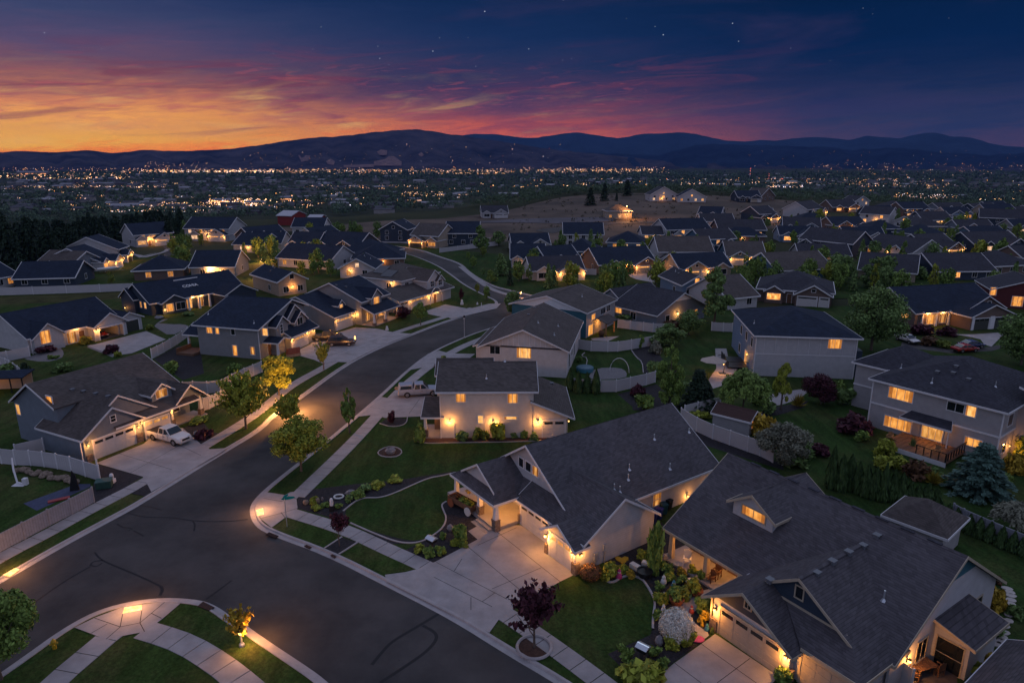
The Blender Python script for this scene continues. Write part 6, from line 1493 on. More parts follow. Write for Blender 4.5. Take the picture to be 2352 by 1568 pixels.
for i, (b, w_, h_, lf, lab) in enumerate((((640, 1190), 42, 34, 'maple', 'olive shrub at the left end of the deck'), ((780, 1330), 36, 30, 'maple', 'pale-flecked shrub below the deck front'), ((960, 1420), 52, 40, 'rust', 'rusty shrub below the deck middle'), ((1960, 1390), 36, 44, 'gold', 'glowing yellow-green shrub at the far deck side'), ((420, 1060), 30, 26, 'green', 'spiny shrub at the left wall of the taupe house'), ((330, 960), 78, 40, 'purple', 'low maroon bush in the bed left of the taupe house'), ((2050, 1230), 44, 50, 'maple', 'shrub against the right side wall of the taupe house'))):
    shrubq(lab, 'd5', b, w_, h_, lf, var=i % 3)
for i, (x, y, t) in enumerate(((960, 330, 35), (1030, 345, 100), (1092, 330, 95), (1150, 360, 145), (1210, 385, 165), (1272, 400, 185), (1335, 420, 160), (1400, 420, 205), (1460, 430, 228), (1520, 440, 285), (1582, 440, 305), (1650, 445, 298), (1715, 450, 330))):
    T('cedar_tree', 'dark cedar in the tight hedge row below the taupe house', 'cedar', 'e3', (x, y), (x + 6, t), 23 + (i % 3) * 3, 'cedar', n=1100, var=i % 4, clear=0, group='cedars in the hedge row below the taupe house')
for i, (x, y, t) in enumerate(((1800, 560, 440), (1860, 585, 470), (1950, 640, 515), (2020, 670, 540), (2095, 700, 570), (2180, 740, 600), (2262, 770, 640), (2335, 800, 665))):
    T('cedar_tree', 'dark cedar standing before the grey fence at the right edge', 'cedar', 'e3', (x, y + 10), (x + 6, t), 22, 'cedar', n=1000, var=i % 4, clear=0, group='cedars before the grey fence at the right edge')
T('willow_shrub', 'feathery grey shrub behind the fence at the right edge', 'weep', 'e3', (2290, 640), (2290, 420), 90, 'grey', n=2600, var=1, clear=.02)
# evergreens in the middle distance
for i, (x, b, t, w_, kd, lf, lab) in enumerate(((20, 355, 210, 17, 'fir', 'fir', 'small dark fir at the left of the far garden'), (98, 315, 118, 31, 'maple', 'green', 'rounded green tree above the far garden fence'), (190, 320, 165, 16, 'column', 'dark', 'short dark column tree beside the rounded one'), (238, 270, 150, 24, 'maple', 'green', 'bushy green tree before the bright porch'), (362, 375, 148, 22, 'fir', 'dark', 'tallest dark fir in the far garden'), (510, 280, 160, 15, 'column', 'dark', 'narrow column tree at the far garden fence'), (596, 355, 168, 25, 'fir', 'dark', 'wide dark fir at the right of the far garden'), (952, 292, 148, 24, 'fir', 'dark', 'dark fir before the triple garage bays'))):
    T('garden_tree', lab, kd, 'c7', (x, b), (x, t), w_, lf, n=900, var=i % 3, clear=.02)
for i, (k, b, w_, h_, lf, lab) in enumerate((('c7', (1080, 660), 62, 16, 'dark', 'low dark hedge under the lit window of the long-roofed house'), ('c7', (1190, 670), 14, 16, 'green', 'single round shrub by the long-roofed house'), ('c7', (1170, 1345), 34, 24, 'purple', 'dark red shrub in the gravel by the tall column tree'), ('c7', (1230, 1470), 44, 38, 'green', 'bright green shrub below the dark red one'), ('c7', (1370, 265), 24, 12, 'lime', 'yellow-green shrub by the triple-bay driveway'), ('c7', (1310, 250), 22, 16, 'dark', 'dark shrub by the triple-bay driveway'), ('c7', (1550, 200), 12, 9, 'dark', 'small shrub before the white two-gable garage'),
     ('c7', (640, 1040), 16, 14, 'dark', 'clipped shrub at the edge of the round patio lawn'), ('c7', (1185, 910), 16, 26, 'green', 'young shrub against the round patio fence'),
     ('c8', (1420, 945), 44, 24, 'purple', 'left maroon shrub before the pink-lit porch'), ('c8', (1650, 950), 40, 20, 'purple', 'right maroon shrub before the pink-lit porch'), ('c8', (1630, 1060), 30, 18, 'lime', 'yellow-green shrub on the lawn of the navy porch house'), ('c8', (1480, 1030), 40, 16, 'rust', 'low rusty shrub along the lawn of the navy porch house'), ('c4', (1930, 1215), 34, 38, 'maple', 'lamp-lit shrub before the dark blue right-edge house'), ('c4', (1430, 1400), 28, 26, 'dark', 'dark shrub before the pale wall among right roofs'),
     ('c5', (400, 660), 46, 16, 'purple', 'sprawling maroon shrub by the lit bedroom window'), ('c5', (995, 670), 28, 18, 'purple', 'round maroon shrub beside the open-garage driveway'), ('c5', (1060, 700), 14, 12, 'maple', 'small olive shrub beside the open-garage driveway'), ('c5', (455, 720), 14, 9, 'green', 'left of two clipped balls in the gravel ring'), ('c5', (508, 718), 13, 8, 'green', 'right of two clipped balls in the gravel ring'), ('c5', (760, 585), 26, 16, 'gold', 'lamp-lit shrub at the open-garage porch'), ('c5', (255, 900), 24, 36, 'fir', 'dark conical shrub by the garden shelter'), ('c5', (60, 870), 40, 26, 'dark', 'dark shrub heap behind the left-edge fence'),
     ('c5', (1690, 330), 26, 8, 'dark', 'low shrubs below the lamp-lit front porch'), ('c5', (2105, 860), 30, 24, 'green', 'green shrub between fence and grey house'), ('c5', (1345, 460), 16, 12, 'lime', 'yellow-green shrub by the dark garage door'),
     ('d1', (1810, 815), 26, 22, 'purple', 'left dark red shrub beside the white pickup'), ('d1', (1885, 790), 20, 18, 'purple', 'right dark red shrub beside the white pickup'), ('d1', (1760, 670), 34, 12, 'green', 'low green shrub before the gabled porch'), ('d1', (1840, 650), 20, 12, 'green', 'mounded shrub before the gabled porch'),
     ('d2', (1570, 655), 26, 42, 'green', 'upright shrub at the off-white house porch'), ('d2', (1580, 650), 16, 12, 'maple', 'low shrub under the upright one at the off-white porch'), ('d2', (1945, 640), 28, 20, 'dark', 'clipped square shrub under the first wall lamp'), ('d2', (2075, 632), 24, 27, 'lime', 'left of the bright shrub pair on the off-white wall'), ('d2', (2145, 630), 18, 21, 'lime', 'right of the bright shrub pair on the off-white wall'), ('d2', (2265, 640), 36, 44, 'maple', 'tallest bush, lit by the middle wall lamp'), ('d3', (938, 838), 16, 12, 'dark', 'small round shrub right of the middle wall lamp'), ('d3', (1028, 845), 15, 18, 'green', 'loose shrub between middle and right wall lamps'), ('d3', (1122, 858), 21, 18, 'dark', 'clipped shrub near the right wall lamp'),
     ('d2', (1310, 480), 18, 26, 'purple', 'thin purple plant in the bed beside the driveway'), ('d2', (1010, 1160), 26, 18, 'green', 'shrub among the stones in the corner bed'), ('d2', (620, 1210), 20, 16, 'maple', 'olive shrub behind the corner boulders'), ('d2', (720, 1235), 20, 10, 'green', 'flat shrub near the corner boulders'), ('d2', (830, 1250), 18, 12, 'green', 'round shrub by the dark post in the corner bed'), ('d2', (920, 1190), 18, 14, 'dark', 'dark shrub beside the stone ring'), ('c6', (1790, 1075), 20, 22, 'dark', 'dark shrub at the white gable house driveway'), ('c6', (1725, 1085), 16, 9, 'purple', 'red-leaved shrub at the white gable house driveway'),
     ('d6', (235, 880), 34, 42, 'green', 'spiky green juniper in the front bed'), ('d6', (75, 860), 15, 14, 'green', 'small round shrub left of the juniper'), ('d6', (190, 925), 20, 16, 'maple', 'low shrub below the juniper'), ('d6', (270, 930), 22, 18, 'lime', 'yellow-green tuft beside the driveway corner'), ('d6', (55, 1000), 22, 20, 'green', 'shrub beside the left mailbox'), ('e2', (1740, 505), 24, 22, 'green', 'shrub right under the left mailbox'), ('e2', (1660, 465), 26, 18, 'maple', 'shrub left of the left mailbox'), ('e2', (1830, 480), 22, 18, 'maple', 'shrub right of the left mailbox'), ('d6', (300, 465), 20, 10, 'gold', 'lit shrub at the porch corner'),
     ('d6', (1560, 1215), 36, 36, 'maple', 'evergreen shrub by the pink flower mound'), ('d7', (350, 560), 36, 118, 'green', 'tall climbing juniper between the two big houses'), ('d7', (470, 570), 34, 26, 'green', 'fern-like shrub below the climbing juniper'), ('d7', (780, 620), 22, 26, 'green', 'potted shrub by the porch pillar'), ('d7', (560, 780), 34, 26, 'green', 'leafy shrub in the gnome garden'), ('d7', (440, 830), 26, 24, 'maple', 'olive shrub in the gnome garden'), ('d7', (700, 700), 30, 22, 'gold', 'lit shrub around the white bowl'), ('d7', (640, 1200), 40, 34, 'maple', 'olive shrub below the flower ball'), ('d7', (510, 1230), 32, 28, 'maple', 'brown-green shrub below the flower ball'), ('d7', (230, 1530), 90, 50, 'maple', 'broad shrub at the edge of the bottom driveway'), ('d7', (430, 1390), 26, 24, 'green', 'shrub right of the right mailbox'), ('d7', (100, 1330), 34, 34, 'green', 'shrub left of the right mailbox'), ('d7', (800, 900), 38, 30, 'green', 'shrub between path and lamp-lit wall'), ('d7', (800, 990), 30, 26, 'gold', 'glowing shrub by the tan garage corner'), ('d7', (1500, 1530), 36, 40, 'green', 'shrub at the lamp-lit garage pier'),
     ('d8', (1340, 1430), 28, 26, 'maple', 'leafy shrub above the patio table'), ('d8', (1980, 900), 44, 46, 'gold', 'amber-lit shrub beside the stepping stones'), ('d8', (1760, 1440), 40, 24, 'maple', 'shrub at the corner of the lean-to'), ('d8', (1990, 660), 20, 18, 'rust', 'red shrub by the far corner of the bottom right house'))):
    shrubq(lab, k, b, w_, h_, lf, var=i % 4, n=800)
for i, (k, b, w_, h_, lf, lab) in enumerate((('d7', (480, 620), 26, 16, 'maple', 'mossy mound left of the white gnome'), ('d7', (600, 640), 26, 18, 'green', 'leafy mound between porch and white bowl'), ('d7', (520, 740), 24, 14, 'gold', 'golden mound behind the terracotta planter'), ('d7', (400, 700), 22, 16, 'green', 'low shrub along the lawn curb by the gnome'), ('d7', (390, 800), 22, 18, 'maple', 'low shrub along the lawn curb by the goose'), ('d7', (380, 960), 24, 20, 'green', 'shrub between lawn curb and flower ball'), ('d7', (600, 560), 22, 16, 'gold', 'porch-lit mound below the white wicker chair'), ('d7', (700, 560), 24, 18, 'maple', 'porch-lit shrub at the long porch edge'), ('d7', (250, 430), 26, 20, 'maple', 'shrub at the gap between the two big houses'), ('d7', (150, 590), 24, 14, 'gold', 'lamp-lit ground shrub near the bench slab'), ('d7', (80, 540), 24, 16, 'maple', 'lamp-lit shrub below the heart stone'), ('d7', (350, 1290), 30, 22, 'green', 'shrub behind the pale-lidded mailbox'), ('d7', (330, 1450), 36, 26, 'maple', 'shrub between mailbox and driveway'), ('d7', (180, 1440), 34, 26, 'green', 'shrub at the lower tip of the garden bed'), ('d7', (650, 1080), 22, 20, 'green', 'shrub right of the flower ball'), ('d7', (470, 950), 22, 18, 'lime', 'pale shrub above the flower ball'),
    ('d4', (1240, 440), 30, 18, 'dark', 'dark shrub at the foot of the white side wall'), ('d4', (1300, 740), 34, 24, 'dark', 'dark shrub left of the slim pear tree'), ('d4', (1200, 640), 30, 20, 'green', 'shrub right of the weeping tree'), ('d4', (2160, 640), 40, 40, 'dark', 'dark shrub at the end of the white side wall'), ('d4', (2110, 560), 30, 36, 'green', 'light shrub beside the purple-red maple'), ('d4', (500, 790), 44, 14, 'maple', 'olive groundcover mound between the two pale fences'), ('d4', (1680, 1230), 50, 30, 'dark', 'dark shrub below the grey willow'), ('d4', (1880, 1230), 44, 28, 'purple', 'purple shrub beside the first hedge cedar'), ('d4', (1620, 1340), 60, 30, 'dark', 'spreading dark shrub behind the long ridge'), ('e3', (1330, 180), 40, 26, 'maple', 'olive shrub between hedge row and deck'), ('e3', (1700, 260), 40, 24, 'dark', 'dark shrub below the yucca'), ('e3', (2200, 300), 40, 30, 'green', 'shrub right of the blue spruce'), ('d8', (1900, 1010), 36, 26, 'maple', 'shrub between lean-to and stepping stones'), ('d8', (1960, 1120), 34, 24, 'dark', 'dark shrub beside the middle stepping stones'), ('d8', (2160, 960), 34, 26, 'dark', 'dark shrub on the outer side of the stepping stones'), ('d8', (1850, 1350), 36, 26, 'gold', 'amber-lit shrub near the lean-to corner'),
    ('d2', (640, 1260), 22, 10, 'maple', 'flat olive shrub nearest the corner pavement'), ('d2', (1060, 1100), 34, 16, 'dark', 'dark shrub on the stone heap'), ('d2', (1180, 1060), 34, 12, 'maple', 'low olive shrub in the upper corner bed'), ('d2', (1340, 1010), 34, 10, 'maple', 'low shrub along the top of the corner bed'), ('c5', (560, 830), 36, 18, 'dark', 'dark shrub behind the corner house roof'), ('c5', (1540, 840), 34, 24, 'green', 'shrub by the grey house back deck'), ('c7', (1330, 960), 30, 26, 'grey', 'pale flowering shrub at the patio fence end'), ('c7', (1480, 760), 44, 24, 'rust', 'rusty shrub under the round wall lamp'), ('c7', (1330, 1180), 40, 34, 'dark', 'dark shrub left of the tall column tree'), ('c7', (1640, 1330), 44, 30, 'dark', 'dark shrub among the spruces'))):
    shrubq(lab, k, b, w_, h_, lf, var=i % 4, n=800)
shrubq('large white-flowering ball shrub by the garden path', 'd7', (550, 1145), 66, 58, 'flower', 'ball', 'flowering_shrub', n=2600)
shrubq('pink and orange flower mound at the garage corner', 'd6', (1400, 1215), 44, 26, 'rust', 'ball', 'flower_mound', n=900)
for i, (b, t, w_, lf, lab) in enumerate((((1995, 120), (1990, 55), 12, 'green', 'young verge tree where the upper road bends'), ((2042, 195), (2040, 85), 17, 'green', 'second verge tree along the upper road'), ((2130, 275), (2125, 195), 12, 'dark', 'dark oval bush tree on the upper road verge'), ((2195, 335), (2195, 215), 20, 'green', 'leaning verge tree by the upper road bed'), ((2290, 265), (2310, 60), 34, 'dark', 'large dark evergreen above the upper road bed'), ((2080, 430), (2085, 335), 13, 'lime', 'left young tree on the arch house verge'), ((2165, 490), (2165, 360), 18, 'green', 'right young tree on the arch house verge'), ((2240, 330), (2245, 270), 16, 'green', 'round tree in the upper road bed'), ((1935, 500), (1925, 370), 14, 'purple', 'dark red shrub tree beside the white arch'))):
    T('verge_tree', lab, 'fir' if 'evergreen' in lab else 'maple', 'c6', b, t, w_, lf, n=900, var=i % 3, clear=.08)
for i, (k, b, t, w_, lf, kd, lab) in enumerate((('c2', (2110, 1180), (2130, 920), 44, 'dark', 'pine', 'airy dark tree at the far street corner, left of two'), ('c2', (2270, 1100), (2280, 960), 34, 'dark', 'maple', 'rounded dark tree at the far street corner, right of two'), ('c2', (2130, 1200), (2130, 1105), 16, 'lime', 'round', 'small yellow-green tree before the far pale wall'), ('c1', (1550, 1230), (1550, 1165), 9, 'green', 'column', 'left sapling of the far left street'), ('c1', (1615, 1195), (1615, 1130), 9, 'green', 'column', 'right sapling of the far left street'), ('c1', (1000, 1450), (990, 1340), 18, 'lime', 'column', 'lit sapling near the covered boat'), ('c1', (2000, 1410), (2005, 1330), 14, 'dark', 'fir', 'small fir above the lettered roof'))):
    T('yard_tree', lab, kd, k, b, t, w_, lf, n=800, var=i % 3, clear=.05)
fence('pale low wall at the far street corner', qs('c2', (1740, 1165), (1900, 1145), (2100, 1120), (2260, 1100)), 1.6, 6.)
B0 = P(1227, 1487, .1); mb_ = MB(); mb_.tube([(1.15 * math.cos(t), 1.15 * math.sin(t), .08) for t in [k * math.pi / 14 for k in range(29)]], .11, 6); o = mb_.build('tree_ring', CONC2, None); o.location = B0; tag(o, 'round concrete ring at the foot of the wide purple tree', 'edging')
# left conifers and the trees below the plateau
cr_ = random.Random(3)
for i in range(64):
    x = i * 6.8 + cr_.uniform(-5, 5) - 12; d = cr_.uniform(238, 330) if x < 170 else cr_.uniform(290, 400)
    ytop = np.interp(x, [-20, 30, 80, 120, 200, 240, 300, 360, 420, 470], [470, 500, 476, 500, 484, 498, 486, 490, 512, 536]) + cr_.uniform(0, 36)
    r_ = ray(x, ytop); hx = math.hypot(r_[0], r_[1]); t = d / hx
    X, Y, zt = r_[0] * t, r_[1] * t, CAMH + r_[2] * t; zb = zg(X, Y); hgt = max(9, zt - zb)
    tree('conifer', 'tall black-green fir in the dark grove at the left edge', 'fir', Vector((X, Y, zb)), hgt, max(6., min(hgt * .42, 10)) * cr_.uniform(.85, 1.2), 'fir', group='firs of the dark grove at left', n=1500, var=i % 3, clear=.03)
for i, (b, t, w_, l) in enumerate((((740, 740), (740, 575), 27, 'broad dark fir on the bare hill, leftmost'), ((865, 700), (868, 535), 22, 'taller dark fir on the bare hill, second from left'), ((975, 700), (975, 620), 8, 'tiny fir sapling on the bare hill'), ((1070, 655), (1065, 505), 24, 'dark fir at the crest of the bare hill'), ((985, 610), (985, 525), 12, 'slim dark fir behind the crest of the bare hill'), ((800, 610), (800, 530), 9, 'thin dark fir behind the two broad ones'))):
    T('conifer', l, 'fir', 'c3', b, t, w_, 'fir', n=900, var=i % 3, clear=.03)
for i in range(110):
    x = cr_.uniform(0, 2352); az = math.atan2(ray(x, 500)[0], ray(x, 500)[1]); de = float(np.interp(az, EAZ, EDD))
    d = de + cr_.uniform(25, 150) + (60 if x < 420 else 0); hgt = cr_.uniform(9, 17); X, Y = d * math.sin(az), d * math.cos(az); zb = zg(X, Y)
    # crowns just rise over the plateau edge
    ye = float(np.interp(x, [e[0] for e in EDGE], [e[1] for e in EDGE])); up = cr_.uniform(-4, 14) if x < 1180 or x > 1850 else cr_.uniform(-6, 4)
    r_ = ray(x, ye - up); t = d / math.hypot(r_[0], r_[1]); zt = CAMH + r_[2] * t; hgt = max(8, min(24, zt - zb)); zb = zt - hgt
    kd = cr_.choice(('round', 'round', 'maple', 'fir'))
    tree('valley_tree', 'dark tree top showing beyond the edge of the neighbourhood', kd, Vector((X, Y, zb)), hgt, hgt * (.38 if kd == 'fir' else .8), cr_.choice(('far', 'far', 'dark', 'green')), group='trees just beyond the neighbourhood edge', n=500, var=i % 3, clear=.02)
# yard trees between the houses
nt_ = 0
for i in range(900):
    if nt_ >= 210: break
    x = cr_.uniform(380, 2352) if cr_.random() < .8 else cr_.uniform(1180, 2352); y = 500 + 190 * cr_.random() ** 1.2
    if x < 1180: y = max(y, 545)
    if 880 < x < 1700 and y < 560: continue
    if 900 < x < 1180 and y > 560: continue
    if y < 500 + (x - 1200) * .0 or (x < 1250 and y > 640) : continue
    p = drape(x, y, 0.)
    if not free(p.x, p.y, 1.6) or in_road(p.x, p.y): continue
    k = cr_.choice(('round', 'maple', 'maple', 'column', 'fir')); hgt = cr_.uniform(3.5, 8.); wd = hgt * {'fir': .5, 'column': .4}.get(k, .75); nt_ += 1
    tree('yard_tree', 'leafy yard tree standing among the distant roofs' if k != 'fir' else 'small conical yard tree among the distant roofs', k, p, hgt, wd, cr_.choice(('dark', 'green', 'green', 'maple')) if k != 'fir' else 'dark', group='yard trees among the distant roofs' if k != 'fir' else 'conical yard trees among the distant roofs', n=700, var=i % 3, clear=.05)
# ================================================================== vehicles
def heading(k, a, b): A, B = P(*q(k, *a)), P(*q(k, *b)); return math.degrees(math.atan2(B.y - A.y, B.x - A.x))
p = P(*q('d1', 1520, 855)); vehicle('pickup_truck', 'white pickup truck with black bed cover on the lit driveway', 'pickup', (p.x - .25, p.y + .65, .134), heading('d1', (1370, 850), (1560, 915)) + 4, 'pickup', 'white')
p = P(*q('d2', 1545, 262)); vehicle('pickup_truck', 'silver pickup truck with a canopy behind the off-white house', 'pickup', (p.x, p.y + .9, .134), 12, 'pickup', 'silver', True)
p = P(*q('c6', 850, 905)); vehicle('estate_car', 'dark maroon estate car nose-out beside the lit garage', 'car', (p.x, p.y + .6, .134), 6, 'suv', 'maroon')
p = P(*q('c6', 700, 880)); vehicle('pickup_truck', 'black pickup truck behind the maroon estate car', 'pickup', (p.x, p.y + 2.2, .134), 10, 'pickup', 'black')
g0 = P(*q('c5', 880, 560)); u_ = Vector((math.cos(R(62.8)), math.sin(R(62.8)), 0)); v_ = Vector((-u_.y, u_.x, 0)); p = g0 + u_ * 1.5 + v_ * 2.3; vehicle('sports_car', 'red sports car in the open garage', 'car', (p.x, p.y, .13), 62.8 - 90, 'car', 'red')
p = P(*q('c8', 1315, 1020)); vehicle('parked_car', 'white car parked under the big round tree', 'car', (p.x, p.y + .5, .11), 285, 'car', 'white')
p = P(*q('c8', 1820, 1100)); vehicle('parked_car', 'dark red car parked beyond the taupe house roof', 'car', (p.x, p.y, .11), 12, 'car', 'red')
p = P(*q('c8', 1925, 1085)); vehicle('parked_car', 'dark blue car parked beyond the taupe house roof', 'car', (p.x, p.y + 1.4, .11), 12, 'car', 'blue')
p = P(*q('c1', 1640, 1300)); vehicle('parked_car', 'pale car on the drive of the far left street', 'car', (p.x, p.y, .1), 40, 'car', 'silver')
bt = P(*q('c1', 985, 1345)); r_ = empty('boat', (bt.x, bt.y, .1), R(35), 'small white covered boat on its trailer, far left street', 'boat')
hb = loft([(-3, [(.5, .7), (.9, .9), (1., 1.3), (.95, 1.4), (.6, 1.45)]), (0, [(.5, .6), (.95, .85), (1.1, 1.35), (1., 1.45), (.6, 1.6)]), (2.2, [(.3, .7), (.6, 1.), (.8, 1.45), (.7, 1.5), (.4, 1.55)]), (3.3, [(.02, 1.2), (.06, 1.3), (.1, 1.5), (.08, 1.52), (.04, 1.54)])]); hb.build('hull', PAINT['white'], r_)
tl = MB().box(-2.6, 3.8, -.06, .06, .45, .55).box(-1.2, -1., -1., 1., .4, .5); tl.build('trailer', METAL, r_)
# ================================================================== street furniture
def street_lamp(label, base, top, k='f', power=900, arm=.35, c=(1, .4, .11), rad=.16, pole=True, bulb=.16):
    kb_, kt_ = q(k, *base), q(k, *top); B, hh = topz(kb_, kt_)
    if B.y > 200: B = drape(*kb_, 0.); hh = hit(*kt_, B, Vector((B.x, B.y, 0))).z - B.z
    r_ = empty('street_lamp', B, 0, label, 'street lamp')
    if pole: m = MB(); m.tube([(0, 0, 0), (0, 0, hh * .5), (0, 0, hh)], [.09, .07, .05], 8); m.lathe((0, 0, 0), [(.18, 0), (.18, .25), (.1, .35)], 10); m.build('pole', METAL, r_)
    hd = MB(); hd.lathe((0, 0, hh), [(.08, 0), (.16, .05), (.2, .32), (.12, .42), (.03, .5)], 10); hd.build('lamp_head', BLACK, r_)
    b = MB(); b.sph((0, 0, hh - .08), bulb, 10); b.build('bulb', BULB if power else TRIM, r_)
    if power: point(r_, (arm, 0, hh + (.15 if pole else 0)), power, c, rad)
street_lamp('bright street lamp glowing between the verge trees', (651, 948), (651.5, 912), power=1500, bulb=.2, arm=1.3, rad=.5)
street_lamp('unlit grey street lamp at the inner side of the road bend', (1067, 777), (1066.5, 730), power=0)
street_lamp('short garden lamp burning at the little golden tree', *((1985, 1272), (1960, 1152)), k='e1', power=190, bulb=.14, rad=.3)
street_lamp('tiny orange street lamp beyond the road bend evergreen', (1196, 690), (1195, 672), power=260, bulb=.2)
for k, b, t, pw, l in (('c2', (145, 1390), (145, 1305), 1500, 'yellow post lamp in the far left cluster of roofs'), ('c2', (140, 1250), (140, 1185), 1800, 'white-hot post lamp above the yellow one'), ('c2', (530, 1165), (530, 1120), 900, 'orange lamp under the porch arch of the far house'), ('c3', (1062, 868), (1062, 748), 2600, 'flame-like lamp on the corner of the lone tan house'), ('c1', (1870, 1395), (1865, 1325), 700, 'star-bright wall lamp post of the grey far house')):
    street_lamp(l, b, t, k, pw, bulb=.3)
def pad(label, k, pts):
    w = pts3(qs(k, *pts), .15); c = sum(w, Vector()) / 4
    r_ = empty('kerb_ramp_panel', c, 0, label, 'ramp panel'); mb = MB(); mb.slab([p - c for p in w], .05); mb.build('panel', glow('ramp_painted_glow', (1, .48, .14), 2.6, .25), r_)  # streetlight on the yellow pad is put into its material as glow
    d = MB(); n = 6; m = 4
    for i in range(n):
        for j in range(m):
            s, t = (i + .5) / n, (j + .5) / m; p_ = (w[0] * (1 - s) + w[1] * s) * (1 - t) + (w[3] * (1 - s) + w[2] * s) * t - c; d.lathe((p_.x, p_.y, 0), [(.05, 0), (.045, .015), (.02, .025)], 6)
    d.build('studs', MATS['ramp_painted_glow'], r_); point(r_, (0, 0, 1.1), 75, (1, .42, .15), .5)  # added light without a fixture, spreads the painted glow over the pavement
pad('square ramp panel with lamplight painted as glow at the point of the corner pavement', 'd2', ((95, 1262), (155, 1247), (162, 1303), (103, 1318)))
pad('ramp panel with lamplight painted as glow in the bottom corner pavement', 'e1', ((1005, 995), (1160, 965), (1165, 925), (1020, 945)))
pad('long ramp panel with lamplight painted as glow at the left edge of the street', 'e1', ((22, 680), (80, 692), (160, 632), (125, 622)))
# street name sign
B, hh = topz(q('d2', 372, 1425), q('d2', 345, 1150)); hh = min(hh, 3.4); r_ = empty('street_sign', B, R(20), 'teal street name sign on a grey post at the corner', 'street sign')
m = MB(); m.tube([(0, 0, 0), (0, 0, hh)], .035, 8); m.build('post', METAL, r_)
SIGN = mat('sign_teal', (.0, .22, .2), .4, .05)
for i, a in enumerate((0, 1.6)):
    s = MB(); n = [(.5 * math.cos(t) * (1.15 if abs(math.cos(t)) > .5 else 1), 0, .14 * math.sin(t)) for t in [2 * math.pi * k / 20 for k in range(20)]]
    s.ext([(x + .3, -.012, z) for x, y, z in n], (0, .024, 0)); o = s.build('sign_blade', SIGN, r_); o.location = (0, 0, hh - .15 - .3 * i); o.rotation_euler = (0, 0, a)
s = MB(); s.ext([(.35 * math.cos(t), -.012, .12 * math.sin(t)) for t in [2 * math.pi * k / 16 for k in range(16)]], (0, .024, 0)); o = s.build('sign_blade', SIGN, r_); o.location = (0.1, 0, hh + .08); o.rotation_euler = (0, 0, .8)
# hydrant
B, hh = topz(q('e1', 450, 1292), q('e1', 440, 1212)); r_ = empty('fire_hydrant', B, R(30), 'yellow fire hydrant on the bottom left verge', 'hydrant'); hh = max(.85, min(1.1, hh)); YEL = mat('hydrant_yellow', (.42, .27, .02), .4, .1)
m = MB(); m.lathe((0, 0, 0), [(.19, 0), (.19, .06), (.13, .08), (.13, hh * .68), (.17, hh * .7), (.17, hh * .76), (.13, hh * .86), (.05, hh * .95), (.05, hh)], 14); m.build('barrel', YEL, r_)
for a in (0, math.pi): m = MB(); m.tube([(0, 0, hh * .55), (math.cos(a) * .24, 0, hh * .55)], .07, 8); m.build('hose_outlet', YEL, r_)
m = MB(); m.tube([(0, 0, hh * .5), (0, -.26, hh * .5)], .09, 8); m.build('hose_outlet', YEL, r_)
# storm drains
def drain(label, k, pts):
    w = pts3(qs(k, *pts), .15); c = sum(w, Vector()) / len(w); mb = MB(); mb.slab([p - c for p in w], .06); 
    o = mb.build('storm_drain', BLACK, None); o.location = c; tag(o, label, 'drain')
    g = MB(); 
    for i in range(5): s = (i + .5) / 5; a = w[0] * (1 - s) + w[1] * s - c; b = w[3] * (1 - s) + w[2] * s - c; g.tube([a + Vector((0, 0, .01)), b + Vector((0, 0, .01))], .025, 4)
    g.build('grate', MATS['galvanised'] if False else mat('rusty_iron', (.07, .035, .025), .8, .3), o)
drain('square dark drain grate in the bottom island kerb', 'e1', ((1620, 935), (1665, 897), (1760, 945), (1715, 972)))
drain('dark drain opening at the corner kerb', 'e2', ((470, 330), (500, 312), (572, 340), (550, 358)))
drain('small drain slot in the kerb by the purple sapling', 'e2', ((770, 418), (790, 410), (830, 428), (812, 438)))
drain('small drain slot in the kerb below the gravel square', 'e2', ((975, 492), (990, 484), (1020, 500), (1005, 510)))
# mailboxes and posts
def mailbox(label, k, b, t, w_=.55):
    B, hh = topz(q(k, *b), q(k, *t)); hh = max(1.0, min(1.6, hh)); r_ = empty('mailbox', B, R(-40), label, 'mailbox')
    m = MB(); m.box(-.12, .12, -.12, .12, 0, hh * .6); m.build('post', mat('post_wood', (.09, .08, .075), .8, .2), r_)
    m = MB(); m.box(-w_, w_, -.28, .28, hh * .6, hh * .62 + .3); m.build('box', BLACK, r_)
    m = MB(); m.hexa([(-w_ - .08, -.36, hh * .62 + .3), (w_ + .08, -.36, hh * .62 + .3), (w_ + .08, .36, hh * .62 + .3), (-w_ - .08, .36, hh * .62 + .3), (-w_ - .08, -.05, hh * .62 + .46), (w_ + .08, -.05, hh * .62 + .46), (w_ + .08, .05, hh * .62 + .46), (-w_ - .08, .05, hh * .62 + .46)]); m.build('lid', METAL, r_)
mailbox('twin mailbox on a post at the tip of the oval lawn', 'e2', (1762, 440), (1765, 350), .38)
mailbox('mailbox with pale slanted lid near the bottom right lawn', 'd7', (250, 1335), (255, 1195), .34)
def bollard(label, k, b, t, m1, m2, w_=.16, name='utility_post'):
    B, hh = topz(q(k, *b), q(k, *t)); r_ = empty(name, B, 0, label, 'post'); hh = max(.5, min(1.6, hh))
    m = MB(); m.box(-w_ * 1.3, w_ * 1.3, -w_ * 1.3, w_ * 1.3, 0, hh * .5); m.build('base', m1, r_, bevel=.02)
    m = MB(); m.tube([(0, 0, hh * .5), (0, 0, hh * .95)], w_, 10); m.sph((0, 0, hh * .95), w_, 8); m.build('cap', m2, r_)
bollard('white-topped dark post in the corner bed', 'd2', (775, 1280), (775, 1165), BLACK, TRIM)
bollard('white utility post by the driveway gravel at left', 'd1', (1010, 1210), (985, 1135), TRIM, TRIM, .2)
bollard('small lit post at the black car driveway', 'c6', (982, 865), (980, 812), BLACK, BULB, .12)
